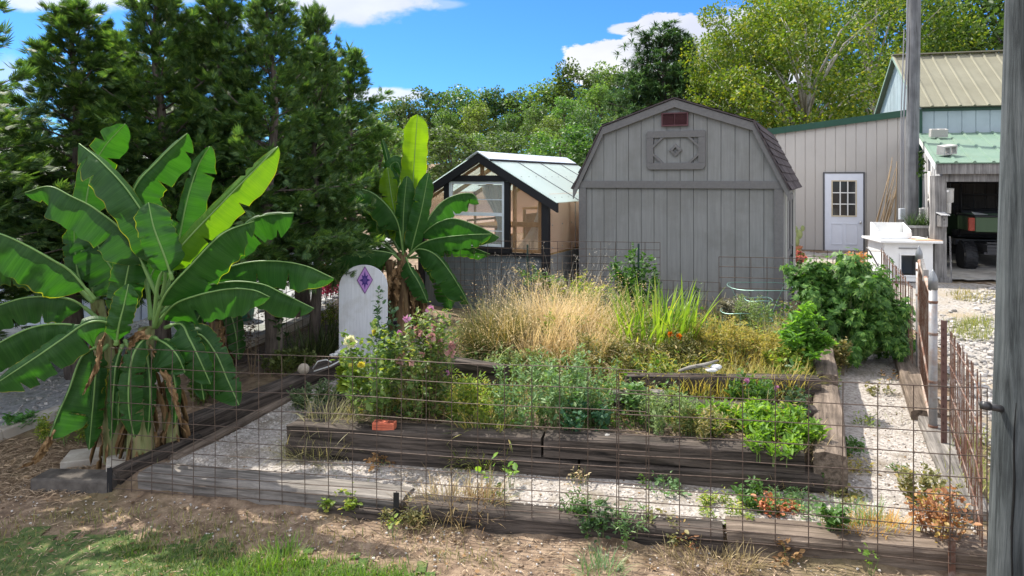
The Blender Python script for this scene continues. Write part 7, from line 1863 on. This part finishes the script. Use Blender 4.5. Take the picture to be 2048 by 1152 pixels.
bush('ground_cover', 'green weeds around the cedar trunks', 'weed', hit(570, 745), .3, .35, 24, 500, .06, K('lf_wd', (.07, .1, .03), (.16, .19, .06)), seed=170, spread=.9)
bush('pink_shrub', 'magenta leaved shrub far behind the arched board', 'shrub', hit(655, 598), .62, .32, 24, 620, .1, MAG, seed=171, spread=.5)
# flowers by the workshop
bush('pink_flowers', 'salmon pink flowers by the shed corner before the workshop', 'flowering plant', hit(1598, 545), .46, .28, 16, 200, .09, MG, seed=181, spread=.6, flowers=[(26, .09, SALM, .85, 'ball')])
bush('orange_flowers', 'orange leaved plant before the white workshop door', 'flowering plant', hit(1712, 540), .42, .22, 18, 320, .1, K('lf_coleus', (.5, .2, .05), (.66, .38, .16), .35, (1.1, 1, .7)), seed=182, spread=.6)
# ---------------------------------------------------------------- trees
BARK = mk('cedar_bark', [(.04, .032, .027), (.11, .09, .078), (.18, .15, .13)], scale=6, rough=.95, bump=.8, stretch=(5, 5, .7))
BARKG = mk('pale_bark', [(.18, .17, .145), (.36, .34, .3), (.46, .45, .41)], scale=5, rough=.9, bump=.4, stretch=(3, 3, .8))
CED = leafmat('cedar_spray', (.045, .105, .038), (.095, .175, .056), .4, (1.4, 1.5, .5), rough=.55, c3=(.17, .25, .07), objrnd=.15)
SPR = fan(9, 1.05, .05)


def cedar(seed, h, rmax, z0, nb=128, per=0):
    """trunk and feathery crown, local coordinates"""
    r_ = np.random.default_rng(seed); tr = MB()
    cpts = [Vector((.05 * math.sin(i * 1.1 + seed), .05 * math.cos(i * .9 + seed), h * i / 10 - (.15 if i == 0 else 0))) for i in range(11)]
    tr.tube(cpts, [.13 * (1 - .92 * i / 10) + .006 for i in range(11)], 9)
    P_, D_, S_ = [], [], []
    for k in range(nb):
        f_ = (k + r_.random()) / nb; f_ = f_ ** .9; z = z0 + (h - z0) * f_
        L_ = ((1 - f_) ** .66 * min(1, .9 + f_) * rmax * r_.uniform(.55, 1.3) + .12)
        a = k * 2.4 + r_.normal(0, .4); el = .05 + .8 * f_ + r_.normal(0, .12)
        d = np.array([math.cos(a) * math.cos(el), math.sin(a) * math.cos(el), math.sin(el)])
        sd_ = np.array([-math.sin(a), math.cos(a), 0]); b0 = np.array([0, 0, z])
        pt = lambda t: b0 + d * (L_ * t) + np.array([0, 0, .10 * L_ * t * t - .16 * L_ * t * (1 - f_)])
        for m in range(int(6 + L_ * 13)):
            t = r_.uniform(.12, 1.0) ** .8; c = pt(t); sg = 1 if m % 2 else -1
            tw = nrm(d * r_.uniform(.5, 1.0) + sd_ * sg * r_.uniform(.3, 1.0) * (1.1 - .5 * t) + r_.normal(0, .22, 3)); l = .34 * (1.15 - .6 * t) * (1 - .45 * f_) * r_.uniform(.7, 1.2)
            ns = 5
            q_ = np.linspace(.15, 1, ns)[:, None]
            P_.append(c + tw * l * q_ + [0, 0, -.06] * q_ ** 2 + r_.normal(0, .012, (ns, 3))); D_.append(nrm(tw + r_.normal(0, .28, (ns, 3)) + [0, 0, .12])); S_.append(r_.uniform(.09, .16, ns) * (1.05 - .3 * f_))
        if k % 2 == 0: tr.tube([Vector(pt(0)), Vector(pt(.5)), Vector(pt(.95))], [.016, .01, .004], 4)
    # leading shoot
    n = 46; t = r_.uniform(.82, 1.05, n); P_.append(np.stack([r_.normal(0, .03, n), r_.normal(0, .03, n), h * t], 1)); D_.append(nrm(r_.normal(0, .6, (n, 3)) + [0, 0, .8])); S_.append(r_.uniform(.1, .2, n))
    P_, D_, S_ = map(np.concatenate, (P_, D_, S_))
    V, q = scatter(SPR[0], SPR[1], P_, frames(D_, r_.normal(0, .5, len(P_))), S_)
    return tr.mesh('trunk', True), np_mesh('crown', V, q)


def put(name, label, cat, loc, tm, cm_, tmat, cmat, rz, sc, group):
    t = thing(name, label, cat, loc, rz, group); t.scale = sc if hasattr(sc, '__len__') else (sc, sc, sc)
    for nm, me, m in (('trunk', tm, tmat), ('crown', cm_, cmat)):
        o = bpy.data.objects.new(nm, me); COL.objects.link(o); o.parent = t
        if not me.materials: me.materials.append(m)
    return t


CV = [cedar(i * 7 + 3, 4.6, 1.2, 1.0) for i in range(4)]
def cedar_at(px, pyb, top, v, rz, wide, lab):
    b = hit(px, pyb); ztop = H + (YH - top) / F * b.y; s = (ztop - b.z) / 4.6
    put('cedar_tree', lab, 'cedar', b, CV[v][0], CV[v][1], BARK, CED, rz, (wide, wide, s), 'row of cedars on the left')
cedar_at(-40, 740, 190, 0, .4, 1.25, 'dark green cedar cut off by the left edge')
cedar_at(150, 752, 32, 1, 1.9, 1.1, 'cedar with a bare trunk showing beside the white outbuilding')
cedar_at(318, 735, -8, 2, 3.2, 1.0, 'tall cedar behind the middle of the banana clump')
cedar_at(440, 722, -12, 3, 4.4, .95, 'tall cedar behind the right side of the banana clump')
cedar_at(541, 735, 6, 0, 2.4, .88, 'cedar whose trunk stands left of the arched board')
cedar_at(632, 700, 38, 1, 5.2, .62, 'narrow cedar whose trunk stands nearest the arched board')
cedar_at(700, 640, 118, 2, .9, .85, 'shortest cedar at the right end of the row')
cedar_at(235, 690, 95, 3, 1.2, 1.0, 'cedar in the second row behind the left banana leaves')
cedar_at(390, 680, 80, 0, 5.6, 1.0, 'cedar in the second row behind the tallest cedars')
cedar_at(610, 640, 120, 3, 2.1, 1.0, 'cedar in the second row toward the greenhouse')

put('cedar_tree', 'nearest cedar at the very left edge above the lane', 'cedar', on(-6.3, 7.15), CV[2][0], CV[2][1], BARK, CED, 1.1, (1.2, 1.2, 1.25), 'row of cedars on the left')


def broadleaf(seed, h, r, zc, nclu, per, leaf, trunk_r=.2, tmpl=QUAD, flat=.8, crad=.26, limbs=True, open_=0.0):
    r_ = np.random.default_rng(seed); tr = MB()
    tr.tube([Vector((.15 * math.sin(i * .8 + seed), .12 * math.cos(i * .7 + seed), h * .8 * i / 8 - (.3 if i == 0 else 0))) for i in range(9)], [trunk_r * (1 - .85 * i / 8) for i in range(9)], 8)
    C, Rr = [], []
    for k in range(nclu):
        d = nrm(r_.normal(0, 1, 3)); d[2] = d[2] * .9 + .1; rad = r_.uniform(.45, 1.0) ** .6
        prof_ = 1.0 if d[2] < 0 else 1 - .25 * d[2]
        C.append([d[0] * r * rad * prof_, d[1] * r * rad * prof_, zc + d[2] * (h - zc) * rad if d[2] > 0 else zc + d[2] * zc * .75 * rad]); Rr.append(r * crad * r_.uniform(.55, 1.25))
        if limbs and k % 2 == 0:
            c = Vector(C[-1]); b0 = Vector((0, 0, max(h * .15, min(h * .72, c.z * .55)))); tr.tube([b0, b0.lerp(c, .5) + Vector((0, 0, .06 * h)), c], [trunk_r * .28, trunk_r * .16, trunk_r * .05], 5)
    C, Rr = np.array(C), np.array(Rr); P_, D_ = [], []
    for c, q_ in zip(C, Rr):
        n = int(per * r_.uniform(.6, 1.3)); d = nrm(r_.normal(0, 1, (n, 3))); rad = r_.uniform(.35, 1, n) ** .5
        P_.append(c + d * rad[:, None] * q_ * [1.15, 1.15, flat]); D_.append(nrm(d * .7 + r_.normal(0, .6, (n, 3)) + [0, 0, -.15]))
    P_, D_ = np.concatenate(P_), np.concatenate(D_)
    V, q = scatter(tmpl[0], tmpl[1], P_, frames(D_, r_.normal(0, .7, len(P_))), r_.uniform(.6, 1.25, len(P_)) * leaf)
    return tr.mesh('trunk', True), np_mesh('crown', V, q)


def pine(seed, h, r):
    r_ = np.random.default_rng(seed); tr = MB(); tr.tube([(0, 0, -.3), (.08, 0, h * .5), (0, 0, h)], [.2, .13, .02], 8); P_, D_ = [], []
    for k in range(95):
        f_ = r_.random(); z = h * (.22 + .76 * f_); a = r_.uniform(0, 6.28); L_ = r * (1 - f_) ** .6 * r_.uniform(.6, 1.1) + .3; el = .1 + .5 * f_
        d = np.array([math.cos(a) * math.cos(el), math.sin(a) * math.cos(el), math.sin(el)]); b0 = np.array([0, 0, z])
        tr.tube([Vector(b0), Vector(b0 + d * L_)], [.045, .012], 4)
        for m in range(int(5 + L_ * 4)):
            c = b0 + d * L_ * r_.uniform(.4, 1.05) + r_.normal(0, .22, 3); n = 34
            dd = nrm(r_.normal(0, 1, (n, 3)) + d * .8 + [0, 0, .3]); P_.append(np.repeat(c[None], n, 0)); D_.append(dd)
    P_, D_ = np.concatenate(P_), np.concatenate(D_)
    V, q = scatter(QUAD[0] * [.16, 1, 1], QUAD[1], P_, frames(D_), r_.uniform(.2, .38, len(P_)))
    return tr.mesh('trunk', True), np_mesh('crown', V, q)


SYC = leafmat('sycamore_leaf', (.075, .14, .02), (.16, .235, .03), .45, (1.2, 1.2, .4), c3=(.33, .33, .05))
SYG = leafmat('green_leaf', (.06, .12, .02), (.13, .21, .035), .45, (1.3, 1.3, .4), c3=(.26, .3, .06))
DKT = leafmat('dark_leaf', (.04, .085, .02), (.095, .165, .04), .4, (1.3, 1.3, .5))
HILL = leafmat('hill_leaf', (.07, .13, .034), (.135, .215, .055), .42, (1.2, 1.35, .5), c3=(.2, .27, .08), objrnd=.24, hue=.03)
HILLD = leafmat('hill_leaf_dark', (.052, .10, .032), (.10, .165, .05), .4, (1.2, 1.35, .5), c3=(.14, .19, .07), objrnd=.25, hue=.02)
PNM = leafmat('pine_needle', (.035, .085, .04), (.085, .16, .07), .3, (1.2, 1.3, .6), c3=(.14, .22, .09))

# large trees behind the workshop
B1 = broadleaf(5, 13, 4.2, 6.2, 70, 300, .17, .26, LEAF)
B2 = broadleaf(9, 12.5, 3.8, 6.0, 66, 300, .17, .2, LEAF)
B3 = broadleaf(15, 12, 4.0, 6.0, 62, 280, .18, .22, LEAF)


def tree_at(px, Y_, top, proto, hproto, mats, rz, wide, name, lab, cat, group):
    x = (px - 1024) / F * Y_; z = gz(x, Y_); s = (H + (YH - top) / F * Y_ - z) / hproto
    return put(name, lab, cat, (x, Y_, z), proto[0], proto[1], mats[0], mats[1], rz, (s * wide, s * wide, s), group)


G1 = 'tall trees behind the workshop'
tree_at(1612, 27, -110, B1, 13, (BARKG, SYC), .3, 1, 'sycamore_tree', 'tall yellow green sycamore with pale trunk above the workshop roof', 'tree', G1)
tree_at(1490, 29, -30, B2, 12.5, (BARKG, SYC), 1.7, .85, 'sycamore_tree', 'leafy yellow green tree just right of the pine', 'tree', G1)
t_ = tree_at(1740, 31, -120, B3, 12, (BARKG, SYG), 2.9, .95, 'broadleaf_tree', 'green tree behind the tall utility pole', 'tree', G1)
tree_at(1432, 36, 60, B3, 12, (BARKG, SYG), 4.0, .75, 'broadleaf_tree', 'green tree between the pine and the yellow green tree', 'tree', G1)
B4 = broadleaf(21, 12, 4.2, 6.0, 75, 150, .26, .22, LEAF)
tree_at(1900, 34, -130, B4, 12, (BARK, DKT), .9, 1.0, 'broadleaf_tree', 'dark tree above the tan barn roof', 'tree', G1)
tree_at(2050, 32, -150, B4, 12, (BARK, DKT), 3.6, 1.0, 'broadleaf_tree', 'dark tree behind the thick near pole', 'tree', G1)
tree_at(1560, 37, -60, B4, 12, (BARK, DKT), 5.2, .9, 'broadleaf_tree', 'dark tree behind the sycamores', 'tree', G1)
tree_at(1820, 40, -60, B4, 12, (BARK, DKT), 1.4, .9, 'broadleaf_tree', 'dark tree in the gap left of the barn roof', 'tree', G1)
PI = [pine(4, 9, 2.6), pine(8, 9, 2.3)]
tree_at(1325, 33, 68, PI[0], 9, (BARK, PNM), 0, 1.45, 'pine_tree', 'bluish dark pine rising right behind the shed roof', 'pine', 'pines behind the shed')
tree_at(1372, 35, 90, PI[1], 9, (BARK, PNM), 2, .8, 'pine_tree', 'slim pine at the right shoulder of the larger pine', 'pine', 'pines behind the shed')
tree_at(1255, 30, 235, PI[1], 9, (BARK, PNM), 4, 1.0, 'pine_tree', 'short young pine left of the shed roof', 'pine', 'pines behind the shed')

# forest on the hill: individual trees in rows, the crest sketched from the skyline
HB = [broadleaf(31 + i, 10, 3.3, 5.2, 44, 95, .33, .16, QUAD, crad=.3) for i in range(5)]
sky_x = [700, 760, 800, 850, 930, 1000, 1050, 1090, 1150, 1200, 1260, 1330, 1420, 1520]
sky_y = [228, 202, 188, 176, 168, 180, 168, 156, 134, 132, 134, 130, 120, 110]
ordn = ['first', 'second', 'third', 'fourth', 'fifth', 'sixth', 'seventh', 'eighth', 'ninth', 'tenth', 'eleventh', 'twelfth', 'thirteenth', 'fourteenth', 'fifteenth', 'sixteenth', 'seventeenth']
rt = random.Random(77)


def row(Yr, xs_, drop, nm, word, mat, wide):
    for i, px in enumerate(xs_):
        Y_ = Yr + rt.uniform(-4, 4); top = np.interp(px, sky_x, sky_y) + drop + rt.uniform(-14, 10)
        m = mat if rt.random() < .7 else (HILL if mat is HILLD else HILLD)
        v = rt.randrange(5)
        key = (v, m.name)
        if key not in HC:
            me = HB[v][1].copy(); me.materials.clear(); me.materials.append(m); HC[key] = me
        x = (px - 1024) / F * Y_; z = gz(x, Y_); zt_ = H + (YH - top) / F * Y_; s = max(.45, (zt_ - z) / 10)
        put('forest_tree', '%s hill tree from the left in the %s' % (ordn[i], word), 'tree', (x, Y_, z), HB[v][0], HC[key], BARK, m, rt.uniform(0, 6.28), (s * wide * rt.uniform(.9, 1.2), s * wide * rt.uniform(.9, 1.2), s), 'trees on the forested hill')


HC = {}
row(112, [722, 775, 815, 862, 905, 945, 990, 1035, 1078, 1115, 1160, 1205, 1250, 1300, 1350, 1410], 0, 'a', 'skyline row', HILLD, 1.0)
row(88, [700, 760, 825, 890, 955, 1015, 1075, 1130, 1190, 1250, 1320, 1400], 42, 'b', 'upper hillside row', HILL, .95)
row(68, [680, 750, 820, 890, 960, 1030, 1100, 1170, 1240, 1310, 1390], 85, 'c', 'lower hillside row', HILL, .95)
row(50, [640, 720, 800, 880, 950, 1020, 1090, 1160, 1230, 1300], 130, 'd', 'row at the hill foot', HILL, 1.0)
row(42, [660, 760, 900, 1010, 1120, 1230], 215, 'e', 'scrub above the greenhouse roof', HILLD, 1.3)
# rough woods behind the cedars, left
for i, (px, Y_, top, lab) in enumerate(((40, 45, 250, 'broadleaf tree glimpsed through the cedars at far left'), (250, 40, 280, 'broadleaf tree glimpsed between the left cedars'), (420, 42, 260, 'broadleaf tree behind the tallest cedars'), (560, 38, 300, 'broadleaf tree behind the cedar trunks near the arched board'), (655, 40, 290, 'broadleaf tree at the right end of the cedar row'))):
    me = HC.get((i, 'hill_leaf')) or HB[i][1]
    if not me.materials: me.materials.append(HILL)
    tree_at(px, Y_, top, (HB[i][0], me), 10, (BARK, HILL), i, 1.2, 'forest_tree', lab, 'tree', 'trees behind the cedars')
